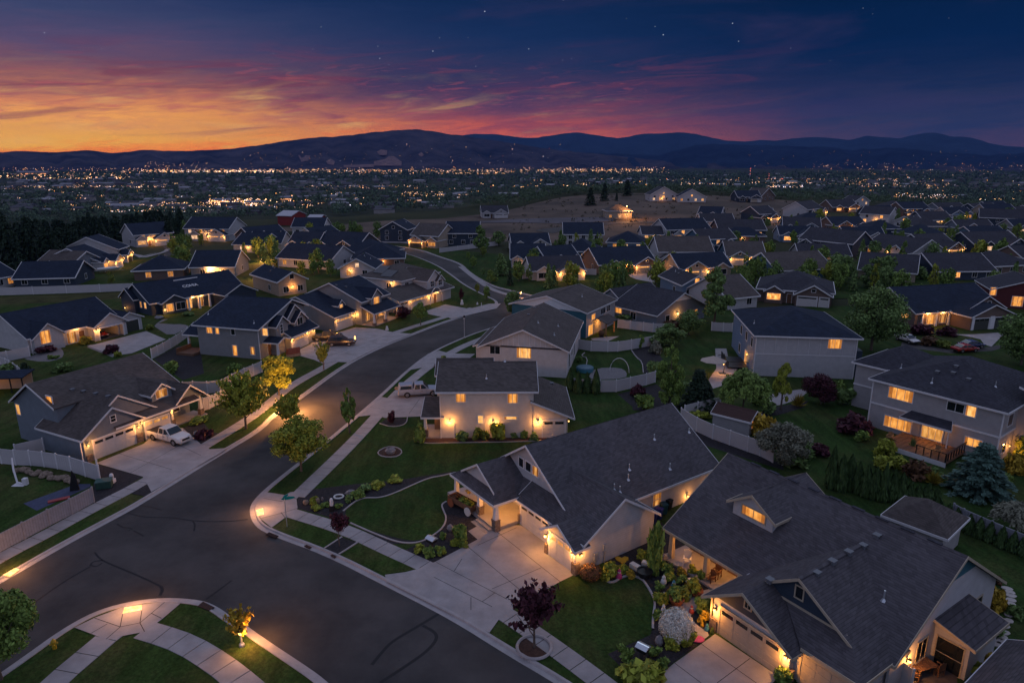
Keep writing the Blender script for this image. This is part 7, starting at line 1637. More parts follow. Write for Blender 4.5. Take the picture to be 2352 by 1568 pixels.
bollard('white yard marker on the lawn before the corner porch', 'c6', (1268, 760), (1268, 725), TRIM, TRIM, .2)
bollard('white yard figure on the lawn of the arch house', 'c6', (1940, 530), (1930, 490), TRIM, TRIM, .25, 'garden_figure')
bollard('short white post before the arch house', 'c6', (2078, 530), (2078, 510), TRIM, TRIM, .15)
bollard('thin white post near the end of the arch house walk', 'c6', (2115, 575), (2115, 505), TRIM, TRIM, .07)
r_ = empty('covered_grill', P(*q('c6', 430, 990), .09), R(40), 'rust-red covered garden seat at the grey house corner', 'garden seat')
m = MB(); m.box(-1.1, 1.1, -.45, .45, 0, .5); m.build('base', ROCK, r_, bevel=.06); m = MB(); m.ext([(-1.1, -.5, .5), (-1.15, .5, .5), (-1., .35, 1.35), (-.9, -.1, 1.45)], (2.1, 0, 0)); m.build('cover', mat('rust_cover', (.16, .05, .03), .8, .3), r_, bevel=.08)
# rocks
def rock(label, k, b, wpx, hpx, m=ROCK, group=None, name='boulder'):
    kb = q(k, *b); B = P(kb[0], kb[1], .08); s = (B.y * CP - (B.z - CAMH) * SP) / F; g = random.Random(int(b[0] * 7 + b[1])); mb = MB(); mb.sph((0, 0, .42), .5, 9, sz=1.)
    mb.v = [(x * g.uniform(.8, 1.15), y * g.uniform(.8, 1.15), max(0, z * g.uniform(.8, 1.15))) for x, y, z in mb.v]
    o = mb.build(name, m, None, smooth=False, bevel=.0); o.location = B; o.scale = (wpx * s, wpx * s * .8, hpx * s); o.rotation_euler = (0, 0, g.uniform(-.3, .3)); tag(o, label, 'rock', group)
for i in range(19):
    u = i / 18; x = 140 + 540 * u; y = 1105 + 100 * u ** 1.3
    rock('tan boulder in the retaining rock wall below the curved white fence', 'd1', (x + cr_.uniform(-8, 8), y + cr_.uniform(-14, 22)), cr_.uniform(14, 27), cr_.uniform(9, 14), group='boulders of the retaining rock wall')
for k, b, w_, h_, l in (('d2', (540, 1215), 15, 13, 'left boulder in the corner bed'), ('d2', (640, 1205), 17, 15, 'right boulder in the corner bed'), ('d2', (688, 1180), 6, 10, 'small white stone beside the corner boulders'), ('d6', (145, 790), 17, 17, 'round grey boulder beside the juniper'), ('d2', (1355, 185), 11, 7, 'tan stone on the verge by the silver pickup'), ('d2', (1300, 760), 26, 18, 'driftwood-like grey stone in the oval island bed'), ('d2', (940, 1130), 26, 14, 'dark stone heap in the corner bed'), ('d7', (430, 440), 26, 18, 'dark boulder below the climbing juniper'), ('d1', (1770, 780), 20, 12, 'pale flat stone beside the white pickup'), ('c5', (1430, 360), 24, 8, 'pale rocks at the dark house path'), ('d7', (400, 1200), 22, 26, 'dark grey standing stone below the flower ball')):
    rock(l, k, b, w_, h_, ROCKG if 'grey' in l or 'dark' in l or 'white' in l else ROCK)
for i, (x, y) in enumerate(((2085, 705), (2110, 740), (2120, 770), (2120, 810), (2115, 845), (2110, 890), (2105, 945), (2095, 1000), (2065, 1050), (2065, 1110), (2045, 1155), (2025, 1190), (2000, 1215))):
    w = P(*q('d8', x, y), .1); mb = MB(); g = random.Random(i); mb.slab([(math.cos(t) * .38 * g.uniform(.85, 1.1), math.sin(t) * .27 * g.uniform(.85, 1.1), .05) for t in [k * .628 for k in range(10)]], .06)
    o = mb.build('stepping_stone', mat('pale_flagstone', (.4, .37, .34), .85, .15), None); o.location = w; o.rotation_euler = (0, 0, R(-20 + i * 4)); tag(o, 'pale stepping stone in the side path of the bottom right house', 'stepping stone', 'stepping stones beside the bottom right house')
# bins
def bin_(label, k, b, hh, c, tilt=0):
    B = P(*q(k, *b), .1); r_ = empty('wheelie_bin', B, R(cr_.uniform(0, 60)), label, 'bin'); m = MB(); m.hexa([(-.24, -.26, .08), (.24, -.26, .08), (.24, .26, .08), (-.24, .26, .08), (-.3, -.36, hh), (.3, -.36, hh), (.3, .36, hh), (-.3, .36, hh)]); m.build('bin_body', c, r_, bevel=.02)
    m = MB(); m.hexa([(-.32, -.4, hh), (.32, -.4, hh), (.32, .38, hh), (-.32, .38, hh), (-.28, -.34, hh + .1), (.28, -.34, hh + .1), (.28, .3, hh + .07), (-.28, .3, hh + .07)]); m.build('lid', c, r_)
    m = MB(); m.tube([(-.28, .3, .1), (.28, .3, .1)], .1, 10); m.build('wheel', TYRE, r_)
BINB = mat('bin_blue', (.012, .02, .13), .5, .1); BINT = mat('bin_teal', (.012, .06, .08), .5, .1)
bin_('blue bin nearest the garage wing corner', 'd6', (1960, 730), 1.1, BINB); bin_('second blue bin behind the garage wing', 'd6', (2010, 690), 1.1, BINB); bin_('teal bin at the end of the bin row', 'd6', (2055, 640), 1.05, BINT); bin_('black bin against the long white wall', 'd6', (2095, 600), 1.0, BLACK)
# garden ornaments
def gnome(label, k, b, hh, c1, c2, name='garden_ornament'):
    r_ = empty(name, P(*q(k, *b), .1), cr_.uniform(0, 6), label, 'ornament'); m = MB(); m.lathe((0, 0, 0), [(hh * .3, 0), (hh * .34, hh * .15), (hh * .24, hh * .5), (hh * .12, hh * .58)], 10); m.build('body', c1, r_, smooth=True)
    m = MB(); m.sph((0, 0, hh * .72), hh * .2, 10); m.build('head', c2, r_, smooth=True)
    m = MB(); m.lathe((0, 0, 0), [(hh * .21, hh * .78), (hh * .1, hh * .92), (.01, hh * 1.08)], 8); m.build('hat', c1, r_)
WHI = mat('ornament_white', (.6, .6, .58), .5, .05); BLU = mat('ornament_blue', (.05, .2, .26), .5, .2); REDO = mat('ornament_red', (.3, .05, .05), .5, .1); PINK = mat('ornament_pink', (.4, .04, .16), .6, .2); TER = mat('terracotta', (.24, .08, .035), .8, .15); GRN = mat('pot_green', (.08, .13, .02), .4, .2)
for a in ((('white gnome figure in the mossy bed', 'd7', (440, 650), .75, WHI, WHI)), (('blue and white bird figure beside the gnome', 'd7', (530, 690), .7, BLU, WHI)), (('white goose figure by the left garden curb', 'd7', (440, 790), .6, WHI, WHI)), (('pink-white figure under the evergreen shrub', 'd7', (40, 600), .8, PINK, WHI)), (('red-hatted figure beside the garden path', 'd7', (690, 910), .6, REDO, WHI)), (('white stone figure at the path edge', 'd7', (440, 900), .6, WHI, WHI)), (('blue glass figure at the tan garage corner', 'd7', (828, 1070), .55, BLU, BLU)), (('green glass figure at the tan garage corner', 'd7', (875, 1095), .5, GRN, GRN)), (('yellow glass figure at the tan garage corner', 'd7', (785, 1030), .4, MATS['hydrant_yellow'], MATS['hydrant_yellow']))): gnome(*a)
def pot(label, k, b, r0, hh, m_, leaf='green'):
    r_ = empty('flower_pot', P(*q(k, *b), .1), 0, label, 'plant pot'); m = MB(); m.lathe((0, 0, 0), [(r0 * .75, 0), (r0, hh * .8), (r0 * 1.08, hh * .85), (r0 * 1.08, hh), (r0 * .9, hh), (r0 * .85, hh * .85)], 12); m.build('pot', m_, r_)
    if leaf: me = proto('shrub', 300, 1); c = bpy.data.objects.new('foliage', me); col.objects.link(c); c.parent = r_; c.location = (0, 0, hh * .8); c.scale = (r0 * 2.4, r0 * 2.4, r0 * 2); (me.materials.append(LEAF['green']) if not me.materials else None); c.material_slots[0].link = 'OBJECT'; c.material_slots[0].material = LEAF[leaf]
pot('terracotta planter in the gnome garden', 'd7', (555, 825), .55, .45, TER); pot('round green pot beside the terracotta planter', 'd7', (632, 795), .45, .5, GRN, 'lime'); pot('wide terracotta bowl planter near the porch', 'd7', (720, 740), .6, .35, TER, 'maple'); pot('white bowl planter in the mossy garden bed', 'd7', (685, 660), .4, .35, WHI, None); pot('black ball planter at the head of the lawn', 'd7', (270, 590), .6, .6, BLACK, None)
pot('dark pot under the fern-like shrub', 'd7', (440, 560), .4, .5, BLACK)
def slabthing(name, label, cat, k, b, sx, sy, sz, m_, rz=0):
    mb = MB().box(-sx / 2, sx / 2, -sy / 2, sy / 2, 0, sz); o = mb.build(name, m_, None, bevel=.02); o.location = P(*q(k, *b), .1); o.rotation_euler = (0, 0, R(rz)); tag(o, label, cat); return o
slabthing('garden_bench', 'pale stone bench slab by the black ball planter', 'bench', 'd7', (200, 525), 1.2, .45, .4, WHI, -50)
slabthing('stone_block', 'pale stone block at the foot of the climbing juniper', 'stone', 'd7', (275, 485), .5, .4, .35, WHI, -30)
b = MB(); b.ext([(0, .5, 0), (.28, .75, 0), (.55, .6, 0), (.5, .25, 0), (0, -.35, 0), (-.5, .25, 0), (-.55, .6, 0), (-.28, .75, 0)], (0, 0, .06)); o = b.build('heart_stone', MATS['hydrant_yellow'], None); o.location = P(*q('d7', 75, 455), .11); tag(o, 'yellow heart-shaped garden stone', 'garden stone')
b = MB(); b.lathe((0, 0, 0), [(.45, 0), (.48, .04), (.4, .07)], 14); o = b.build('doormat', PINK, None); o.location = P(*q('d7', 745, 1148), .135); o.scale = (1, .8, 1); tag(o, 'round pink mat where the path meets the driveway', 'mat')
r_ = empty('rain_barrel_hoop', P(*q('d2', 835, 1155), .1), 0, 'pale stone ring in the corner bed', 'stone ring'); m = MB(); m.tube([(.45 * math.cos(t), .4 * math.sin(t), .12) for t in [k * .3307 for k in range(20)]], .09, 6); m.build('ring', WHI, r_); r_.name = 'stone_ring'
r_ = empty('flower_wagon', P(*q('d6', 265, 590), .1), R(-45), 'old wooden flower wagon full of plants beside the porch', 'wagon'); m = MB(); m.box(-1.6, 1.6, -.5, .5, .45, .55); m.box(-1.6, 1.6, -.55, -.5, .45, .95).box(-1.6, 1.6, .5, .55, .45, .95).box(-1.65, -1.6, -.55, .55, .45, .95).box(1.6, 1.65, -.55, .55, .45, .95); m.build('wagon_bed', WOOD, r_)
for x in (-1.1, 1.3):
    for y in (-.68, .68):
        w = MB(); w.tube([(x, y - .04, .42), (x, y + .04, .42)], .42, 16); w.build('wheel', WHI if x > 0 else TER, r_)
me = proto('shrub', 500, 2)
for x, lf in ((-.9, 'rust'), (0., 'green'), (.9, 'lime')):
    c = bpy.data.objects.new('foliage', me); col.objects.link(c); c.parent = r_; c.location = (x, 0, .6); c.scale = (1.2, 1., .7); (me.materials.append(LEAF['green']) if not me.materials else None); c.material_slots[0].link = 'OBJECT'; c.material_slots[0].material = LEAF[lf]
# porch chairs, patio set, pergola, shed, umbrella, shelter, hoop
def chair(label, pos, rz, m_, hh=.95):
    r_ = empty('porch_chair', pos, R(rz), label, 'chair'); m = MB()
    for i in range(5): m.box(-.28 + i * .115, -.28 + i * .115 + .095, -.28, .28, .4, .43)
    m.build('seat', m_, r_)
    m = MB()
    for i in range(5): m.box(-.28 + i * .115, -.28 + i * .115 + .095, .27, .31, .43, hh + .08 * (2 - abs(2 - i)) / 2)
    m.build('backrest', m_, r_)
    for x in (-.26, .26):
        for y in (-.25, .27): l = MB(); l.box(x - .03, x + .03, y - .03, y + .03, 0, .4 if y > 0 else .62); l.build('leg', m_, r_)
        a = MB(); a.box(x - .06, x + .06, -.3, .28, .62, .66); a.build('armrest', m_, r_)
chair('white wicker chair at the left end of the long porch', P(*q('d7', 650, 480), .3), -20, TRIM, 1.15)
chair('golden slatted chair beside the long porch steps', P(*q('d7', 860, 640), .12), -60, WOOD)
chair('slatted wooden chair on the long porch under the lit window', P(*q('d7', 915, 590), .3), -45, WOOD)
r_ = empty('patio_table', P(*q('d8', 1300, 1475), .1), R(20), 'wooden patio table in lamp light at the bottom right', 'table'); m = MB()
for i in range(8): m.box(-.8 + i * .2, -.8 + i * .2 + .18, -.5, .5, .7, .74)
m.build('table_top', WOOD, r_)
for x in (-.65, .65):
    for y in (-.4, .4): l = MB(); l.box(x - .05, x + .05, y - .05, y + .05, 0, .7); l.build('leg', WOOD, r_)
chair('wooden patio chair right of the patio table', P(*q('d8', 1445, 1480), .1), 200, WOOD); chair('wooden patio chair below the patio table', P(*q('d8', 1230, 1530), .1), 60, WOOD)
sheet('patio', qs('d8', (1080, 1500), (1300, 1400), (1620, 1420), (1640, 1640), (1080, 1640)), .115, mat('dark_paving', (.08, .07, .07), .8, .3))
# pergola
pc = P(*q('c7', 850, 780), .1); r_ = empty('pergola', pc, R(58), 'timber pergola with shingled roof, lit from inside', 'pergola'); TW = mat('timber_warm', (.3, .17, .08), .7, .2)
for x in (-1.9, 1.9):
    for y in (-1.5, 1.5): m = MB(); m.box(x - .1, x + .1, y - .1, y + .1, 0, 2.4); m.build('post', TW, r_)
m = MB(); m.slab([(-2.4, -2., 2.4), (2.4, -2., 2.4), (2.4, 0, 3.2), (-2.4, 0, 3.2)], .1).slab([(-2.4, 2., 2.4), (2.4, 2., 2.4), (2.4, 0, 3.2), (-2.4, 0, 3.2)], .1); m.build('roof', ROOF['brown'], r_)
m = MB(); m.box(-2., 2., -1.6, -1.45, 2.2, 2.38).box(-2., 2., 1.45, 1.6, 2.2, 2.38); m.build('beam', TW, r_); point(r_, (0, 0, 2.1), 70)
m = MB(); m.sph((0, 0, 2.2), .1, 8); m.build('bulb', BULB, r_); sheet('patio', qs('c7', (745, 830), (880, 815), (1000, 810), (900, 855), (760, 850)), .105, CONC)
r_ = empty('egg_chair', P(*q('c7', 840, 815), .11), 0, 'round wicker chair under the pergola', 'chair'); m = MB(); m.sph((0, 0, .75), .65, 12, sz=.8); m.build('shell', mat('wicker', (.12, .06, .03), .8, .3), r_); m = MB(); m.lathe((0, 0, 0), [(.5, 0), (.5, .06), (.1, .3)], 12); m.build('stand', BLACK, r_)
# brown shed
sa, sb = P(*q('d4', 650, 900), .1), P(*q('d4', 1070, 1010), .1); sd = math.degrees(math.atan2(sb.y - sa.y, sb.x - sa.x)); h = House('garden_shed', 'long garden shed with dark brown roof behind the grey-white fence', (sa.x, sa.y), sd, 'taupe', 'brown', cat='shed'); L = (sb - sa).length
h.rm = mat('shed_roof', (.055, .03, .026), .9, .25, 8.); h.gb('u', 0, L, 0, 3.0, 2.1, 2.9, oh=.25, ok=.2); h.win('R', L, .6, 1.6, .9, 1.8, 1, 1, 1); h.lamp('R', L, 2.0, 2.0, 14, .08); h.done()
# hip-roofed garden building behind the bottom right house
sa = P(*q('e3', 1340, 520), 2.6); sb = P(*q('e3', 1800, 690), 2.6); sd = math.degrees(math.atan2(sb.y - sa.y, sb.x - sa.x)); h = House('garden_pavilion', 'small hip-roofed pavilion behind the ridge of the bottom right house', (sa.x, sa.y), sd, 'taupe', 'brown', cat='pavilion'); L = (sb - sa).length
h.hip(.3, L - .3, .2, 4.6, 2.65, 4.3, oh=.4); h.done()
# neighbour roof at the bottom right corner
a_, b_ = P(*q('d8', 1700, 1568), 2.7), P(*q('d8', 2240, 1000), 2.7); d_ = math.degrees(math.atan2(b_.y - a_.y, b_.x - a_.x)); h = House('gable_house', 'roof corner of a neighbouring house cut by the bottom right corner', (a_.x, a_.y), d_, 'slate', 'grey')
h.gb('u', -12., 6., -9.4, -.4, 2.85, 5.2, oh=.4); h.done()
# patio umbrella
B = P(*q('d4', 700, 300), .11); r_ = empty('patio_umbrella', B, 0, 'tan cantilever umbrella lit from below beside the deck', 'umbrella'); m = MB(); m.tube([(1.2, .5, 0), (1.5, .6, 2.), (1.1, .4, 3.1), (0, 0, 3.0)], .06, 8); m.build('arm', BLACK, r_); m = MB(); c = (-.6, .0, 2.95)
vs = [c] + [(c[0] + 2. * math.cos(t), c[1] + 1.8 * math.sin(t), 2.2) for t in [k * math.pi / 4 for k in range(8)]]; m.add(vs, [(0, 1 + k, 1 + (k + 1) % 8) for k in range(8)]); o = m.build('canopy', mat('canvas_tan', (.42, .35, .3), .9, .1), r_); md = o.modifiers.new('solid', 'SOLIDIFY'); md.thickness = .03
m = MB(); m.box(.6, 1.6, .2, 1., 0, .08); m.build('base_plate', BLACK, r_); m = MB(); m.sph((1.1, .35, 1.5), .08, 8); m.build('bulb', BULB, r_); point(r_, (.9, .2, 1.5), 45)
# left garden shelter and pole
B = P(*q('c5', 110, 1010), .1); r_ = empty('garden_shelter', B, R(10), 'small shelter with flat blue-black roof at the left edge', 'shelter')
for x in (-1.8, .4, 1.9): m = MB(); m.box(x - .06, x + .06, -.9, -.78, 0, 2.2); m.build('post', BLACK, r_)
m = MB(); m.slab([(-3.2, -1.2, 2.3), (2.2, -1.2, 2.3), (2.6, 1.6, 2.7), (-3.2, 1.6, 2.7)], .14); m.build('roof', ROOF['navy'], r_); m = MB().box(-3.2, 2.2, 1.3, 1.4, 0, 2.4); m.build('back_wall', SID['tan'], r_); m = MB(); m.sph((-2.6, -.9, 2.0), .1, 8); m.build('bulb', BULB, r_); point(r_, (-2.4, -1., 1.8), 20)
B, hh = topz(q('d1', 160, 1225), q('d1', 105, 1055)); r_ = empty('swing_frame', B, 0, 'white curved play equipment on the left lawn', 'play equipment'); m = MB(); m.tube([(-1., 1.2, 2.4), (-.6, .6, 1.4), (0, 0, .3), (.9, -.2, .2)], .09, 8); m.build('slide', TRIM, r_); m = MB(); m.box(.7, 1.1, -.3, .1, .1, .8).box(-.3, .9, -.5, .2, 0, .12); m.build('seat', TRIM, r_)
B = P(*q('d1', 940, 1245), .1); r_ = empty('utility_box', B, R(20), 'green utility box on the gravel by the driveway', 'utility box'); m = MB(); m.box(-.7, .7, -.5, .5, 0, .75); m.build('cabinet', mat('box_green', (.02, .06, .05), .5, .2), r_, bevel=.08); m = MB(); m.box(-.74, .74, -.54, .54, .75, .8); m.build('lid', mat('box_green_lid', (.03, .08, .07), .5, .2), r_)
B, hh = topz(q('d1', 895, 1190), q('d1', 870, 1030)); m = MB(); m.tube([(0, 0, 0), (0, 0, 2.3)], .09, 8); m.sph((0, 0, 2.32), .11, 8); o = m.build('gate_post', TRIM, None); o.location = B; tag(o, 'white end post where the curved fence meets the gravel', 'post')
B = P(*q('d1', 670, 1280), .1); m = MB(); m.ext([(-.5, 0, 0), (.5, 0, .1), (.3, 0, 1.8), (0, 0, 2.2)], (0, .08, 0)); o = m.build('folded_parasol', BLACK, None); o.location = B; tag(o, 'folded black parasol leaning by the blue court', 'parasol')
m = MB().box(-.9, .9, -.25, .25, 0, .12); o = m.build('court_mat', REDO, None, bevel=.02); o.location = P(*q('d1', 530, 1360), .105); o.rotation_euler = (0, 0, R(35)); tag(o, 'red mat on the blue court', 'mat')
B = P(*q('c7', 690, 1120), .11); r_ = empty('covered_pool', B, R(-10), 'small blue covered tub by the round patio', 'tub'); m = MB(); m.lathe((0, 0, 0), [(1.3, 0), (1.35, .5), (1.3, .55)], 16); m.build('tub', BLU, r_); m = MB(); m.lathe((0, 0, .55), [(1.38, 0), (1.2, .12), (.2, .2)], 16); m.build('cover', mat('tub_cover', (.03, .1, .15), .5, .2), r_)
r_ = empty('garden_arch', P(*q('c7', 1000, 1130), .11), R(-20), 'white metal garden arch over the round patio', 'arch'); m = MB(); m.tube([(1.5 * math.cos(t), 0, 2.2 * math.sin(t)) for t in [math.pi * i / 12 for i in range(13)]], .05, 6); m.build('hoop', TRIM, r_)
# deck furniture
chair('cushioned chair on the wooden deck, left of the sliding door', Vector((43.2, 72.1, .68)), -50, TW); chair('cushioned chair on the wooden deck, right of the sliding door', Vector((46.4, 68.4, .68)), -50, TW)
# ================================================================== valley: town, lights, woods
RED = mat('barn_red', (.22, .03, .03), .8, .2)
def barn(label, k, a, b, hh, m_, name='barn', dep=22, glowm=None):
    A, B = drape(*q(k, *a), 0.), drape(*q(k, *b), 0.); d = math.atan2(B.y - A.y, B.x - A.x); L = (B - A).length
    r_ = empty(name, A, d, label, 'building'); w = MB().ext([(0, 0, -3), (0, dep, -3), (0, dep, hh * .7), (0, dep / 2, hh), (0, 0, hh * .7)], (L, 0, 0)); w.build('wall', m_, r_)
    rf = MB().slab([(-.5, -.6, hh * .72), (L + .5, -.6, hh * .72), (L + .5, dep / 2, hh * 1.03), (-.5, dep / 2, hh * 1.03)], .3).slab([(-.5, dep + .6, hh * .72), (L + .5, dep + .6, hh * .72), (L + .5, dep / 2, hh * 1.03), (-.5, dep / 2, hh * 1.03)], .3); rf.build('roof', mat('pale_roof', (.4, .4, .44), .5, .1) if m_ is RED else mat('metal_roof', (.16, .16, .19), .4, .1), r_)
    if glowm: g = MB().box(L * .05, L * .95, -.4, -.15, hh * .3, hh * .5); g.build('lit_front', glowm, r_)
barn('red barn with pale metal roof beyond the field', 'c2', (290, 918), (415, 922), 6.5, RED, dep=12)
barn('small red-roofed shed right of the red barn', 'c2', (565, 895), (675, 895), 3.6, RED, 'shed', 8)
SHOP = glow('shop_light', (1, .42, .14), 1.6, .7, False); SHOPW = glow('shop_light_white', (1, .6, .36), 1.1, .8, False); SHOPR = glow('shop_light_red', (1, .2, .14), 2.0, .3, False)
for l, k, a, b, m_ in (('brightest lit store in the valley, orange front', 'c1', (1900, 722), (2060, 722), SHOP), ('long low lit store right of the brightest one', 'c2', (0, 745), (190, 745), SHOPW), ('lit store with pink glow by the car park', 'c2', (280, 700), (440, 700), SHOP), ('car dealer strip with a line of white lamps', 'c1', (1000, 790), (1230, 780), SHOPW), ('red-lit building among right valley lights', 'c4', (110, 508), (230, 512), SHOPR), ('long warehouse with white row of lamps, right valley', 'c4', (40, 545), (330, 545), SHOPW), ('yellow-lit depot in the left far valley', 'c1', (150, 475), (430, 475), SHOP), ('small lit hall in the centre valley', 'c2', (1500, 715), (1580, 710), SHOPW), ('pale lit hall among trees, centre right valley', 'c2', (1900, 660), (2010, 655), SHOPW)):
    barn(l, k, a, b, 9 if k != 'c1' or a[1] > 600 else 22, mat('shop_wall', (.2, .18, .18), .8, .2), 'lit_store', 25, m_)
for l, k, b, t in (('red-lit radio mast, left of the pair', 'c3', (2168, 520), (2172, 410)), ('red-lit crane mast, right of the pair', 'c4', (58, 545), (58, 458)), ('yellow-lit tower in the far left valley', 'c1', (1760, 455), (1760, 392)), ('slim white mast behind the hillside houses', 'c3', (1243, 590), (1243, 500))):
    kb, kt = q(k, *b), q(k, *t); B = drape(*kb, 0.); hh = hit(*kt, B, Vector((B.x, B.y, 0))).z - B.z; r_ = empty('radio_mast', B, 0, l, 'mast'); w_ = hh * .035; m = MB()
    for x, y in ((-1, -1), (1, -1), (1, 1), (-1, 1)): m.tube([(x * w_, y * w_, 0), (x * w_ * .3, y * w_ * .3, hh)], w_ * .12, 4)
    for i in range(6): z = hh * i / 6; f_ = 1 - .7 * i / 6; m.tube([(-w_ * f_, -w_ * f_, z), (w_ * f_, w_ * f_, z + hh / 6)], w_ * .1, 4); m.tube([(w_ * f_, -w_ * f_, z), (-w_ * f_, w_ * f_, z + hh / 6)], w_ * .1, 4)
    m.build('lattice', METAL, r_); c = 'red' if 'red' in l else ('yellow' if 'yellow' in l else 'white'); m = MB()
    for z in (.55, .8, 1.): m.sph((0, 0, hh * z), w_ * .7 if c != 'white' else w_ * .2, 6)
    m.build('beacon', glow('beacon_' + c, {'red': (1, .12, .06), 'yellow': (1, .55, .15), 'white': (.8, .8, 1)}[c], 3. if c != 'white' else .5, 0, False), r_)
CL = [glow('city_' + n, c, s, 0, False) for n, c, s in (('warm', (1, .55, .24), 6.), ('orange', (1, .4, .1), 5.2), ('pink', (1, .6, .46), 5.), ('white', (.9, .85, 1), 4.2), ('red', (1, .12, .08), 1.6))]
lg = random.Random(5); mb = MB()
OCT = [(1, 0, 0), (-1, 0, 0), (0, 1, 0), (0, -1, 0), (0, 0, 1), (0, 0, -1)]; OF = [(0, 2, 4), (2, 1, 4), (1, 3, 4), (3, 0, 4), (2, 0, 5), (1, 2, 5), (3, 1, 5), (0, 3, 5)]
def lights(n, x0, x1, y0, y1, s0, s1, w, gauss=False, fade=1.):
    for i in range(n):
        x = lg.uniform(x0, x1); y = lg.gauss((y0 + y1) / 2, (y1 - y0) / 4) if gauss else lg.uniform(y0, y1)
        p = drape(x, y, 6.)
        if p is None or p.length < 500: continue
        d = p.y * CP - (p.z - CAMH) * SP; s = lg.uniform(s0, s1) * (lg.random() ** 2 * .9 + .45) * d / F * .5
        mi = lg.choices(range(5), w)[0]; mb.add([(p.x + a * s, p.y + b * s, p.z + c * s * .8) for a, b, c in OCT], OF, mi)
def clumps(n, m, x0, x1, y0, y1, s0, s1, w, sx=14, sy=2.2):
    for i in range(n):
        cx, cy_ = lg.uniform(x0, x1), lg.uniform(y0, y1); k = lg.uniform(.3, 1.6); lights(int(m * k) + 1, cx - sx * k, cx + sx * k, cy_ - sy, cy_ + sy, s0, s1, w)
WA, PK, WH, MX = (6, 3, 3, .6, .2), (3, 3, 5, .6, .4), (3, 1, 4, 3, .2), (5, 5, 3, .8, .5)
lights(330, 0, 280, 397, 411, .9, 2.4, WA); lights(120, 40, 300, 399, 409, .9, 2.2, WA, True); lights(130, 0, 290, 384, 396, .6, 1.2, MX)
lights(700, 280, 840, 387, 399, .6, 1.5, PK, True); lights(300, 330, 640, 390, 397, .8, 1.9, WA, True); lights(60, 470, 700, 392, 396, 1.2, 2.2, WH, True); clumps(16, 10, 40, 430, 404, 424, .6, 1.4, MX); lights(260, 0, 380, 426, 430.5, .6, 1.5, PK); clumps(8, 8, 0, 380, 433, 446, .7, 1.4, MX)
lights(420, 840, 1200, 387, 399, .6, 1.4, PK, True); lights(140, 1000, 1160, 396, 400, .8, 1.6, WA); lights(260, 1200, 1540, 383, 400, .6, 1.4, PK); lights(120, 1360, 1500, 386, 397, .8, 1.6, WA, True); lights(90, 1230, 1350, 388, 396, .7, 1.4, PK)
lights(520, 300, 590, 464, 485, .7, 1.8, PK); lights(220, 250, 560, 481, 487, .9, 2.1, WH); lights(240, 480, 580, 455, 471, 1., 2.8, WA); lights(300, 560, 720, 457, 480, .9, 2.4, PK); lights(80, 160, 260, 468, 482, .9, 2., WA)
clumps(34, 6, 0, 620, 434, 480, .7, 1.9, MX, 12, 1.6); clumps(60, 5, 580, 1200, 420, 495, .7, 2., MX, 10, 1.6); lights(110, 700, 1000, 425, 433, .7, 1.5, PK); lights(90, 920, 1020, 440, 450, .7, 1.5, WA)
clumps(26, 5, 1200, 1560, 408, 440, .6, 1.6, MX, 12, 1.5); lights(420, 1560, 2060, 409, 424, .5, 1.2, PK); lights(90, 1760, 1850, 425, 430, .9, 1.6, WH); clumps(44, 5, 1780, 2352, 405, 460, .6, 1.5, MX, 14, 1.4); lights(220, 1860, 2352, 374, 402, .5, 1.1, PK); lights(120, 1960, 2180, 419, 429, .6, 1.4, PK); lights(90, 2050, 2200, 445, 455, .6, 1.3, WH)
lights(50, 860, 1300, 330, 380, .5, 1.1, WH); lights(70, 330, 480, 372, 388, .5, 1.1, PK); lights(70, 1700, 2352, 345, 388, .5, .9, MX); lights(40, 560, 860, 350, 385, .5, 1., MX)
o = mb.build('city_lights', CL, None, normals=False); tag(o, 'thousands of small lamps across the valley town', 'city lights', kind='stuff')
# pale quarry scars on the foothill
for pts in (qs('c2', (1150, 345), (1250, 325), (1280, 300), (1330, 300), (1400, 350), (1395, 385), (1150, 385)), qs('c2', (1175, 260), (1210, 240), (1270, 245), (1265, 290), (1200, 290)), qs('c2', (1545, 285), (1575, 262), (1600, 290), (1575, 305)), qs('c2', (720, 345), (760, 322), (800, 345), (790, 378), (735, 370)), qs('c2', (470, 290), (580, 295), (560, 340), (500, 350)), qs('c2', (880, 380), (1150, 370), (1150, 398), (880, 402))):
    w = [drape(*q(*p), 3.) for p in pts]; c = sum(w, Vector()) / len(w); mb = MB(); mb.v = [tuple(p) for p in w] + [tuple(c)]; mb.f = [(i, (i + 1) % len(w), len(w)) for i in range(len(w))]; mb.m = [0] * len(w)
    tag(mb.build('quarry_scar', mat('quarry_rock', (.17, .1, .095), .95, .5, .02, 8.), None, normals=False), kind='structure')
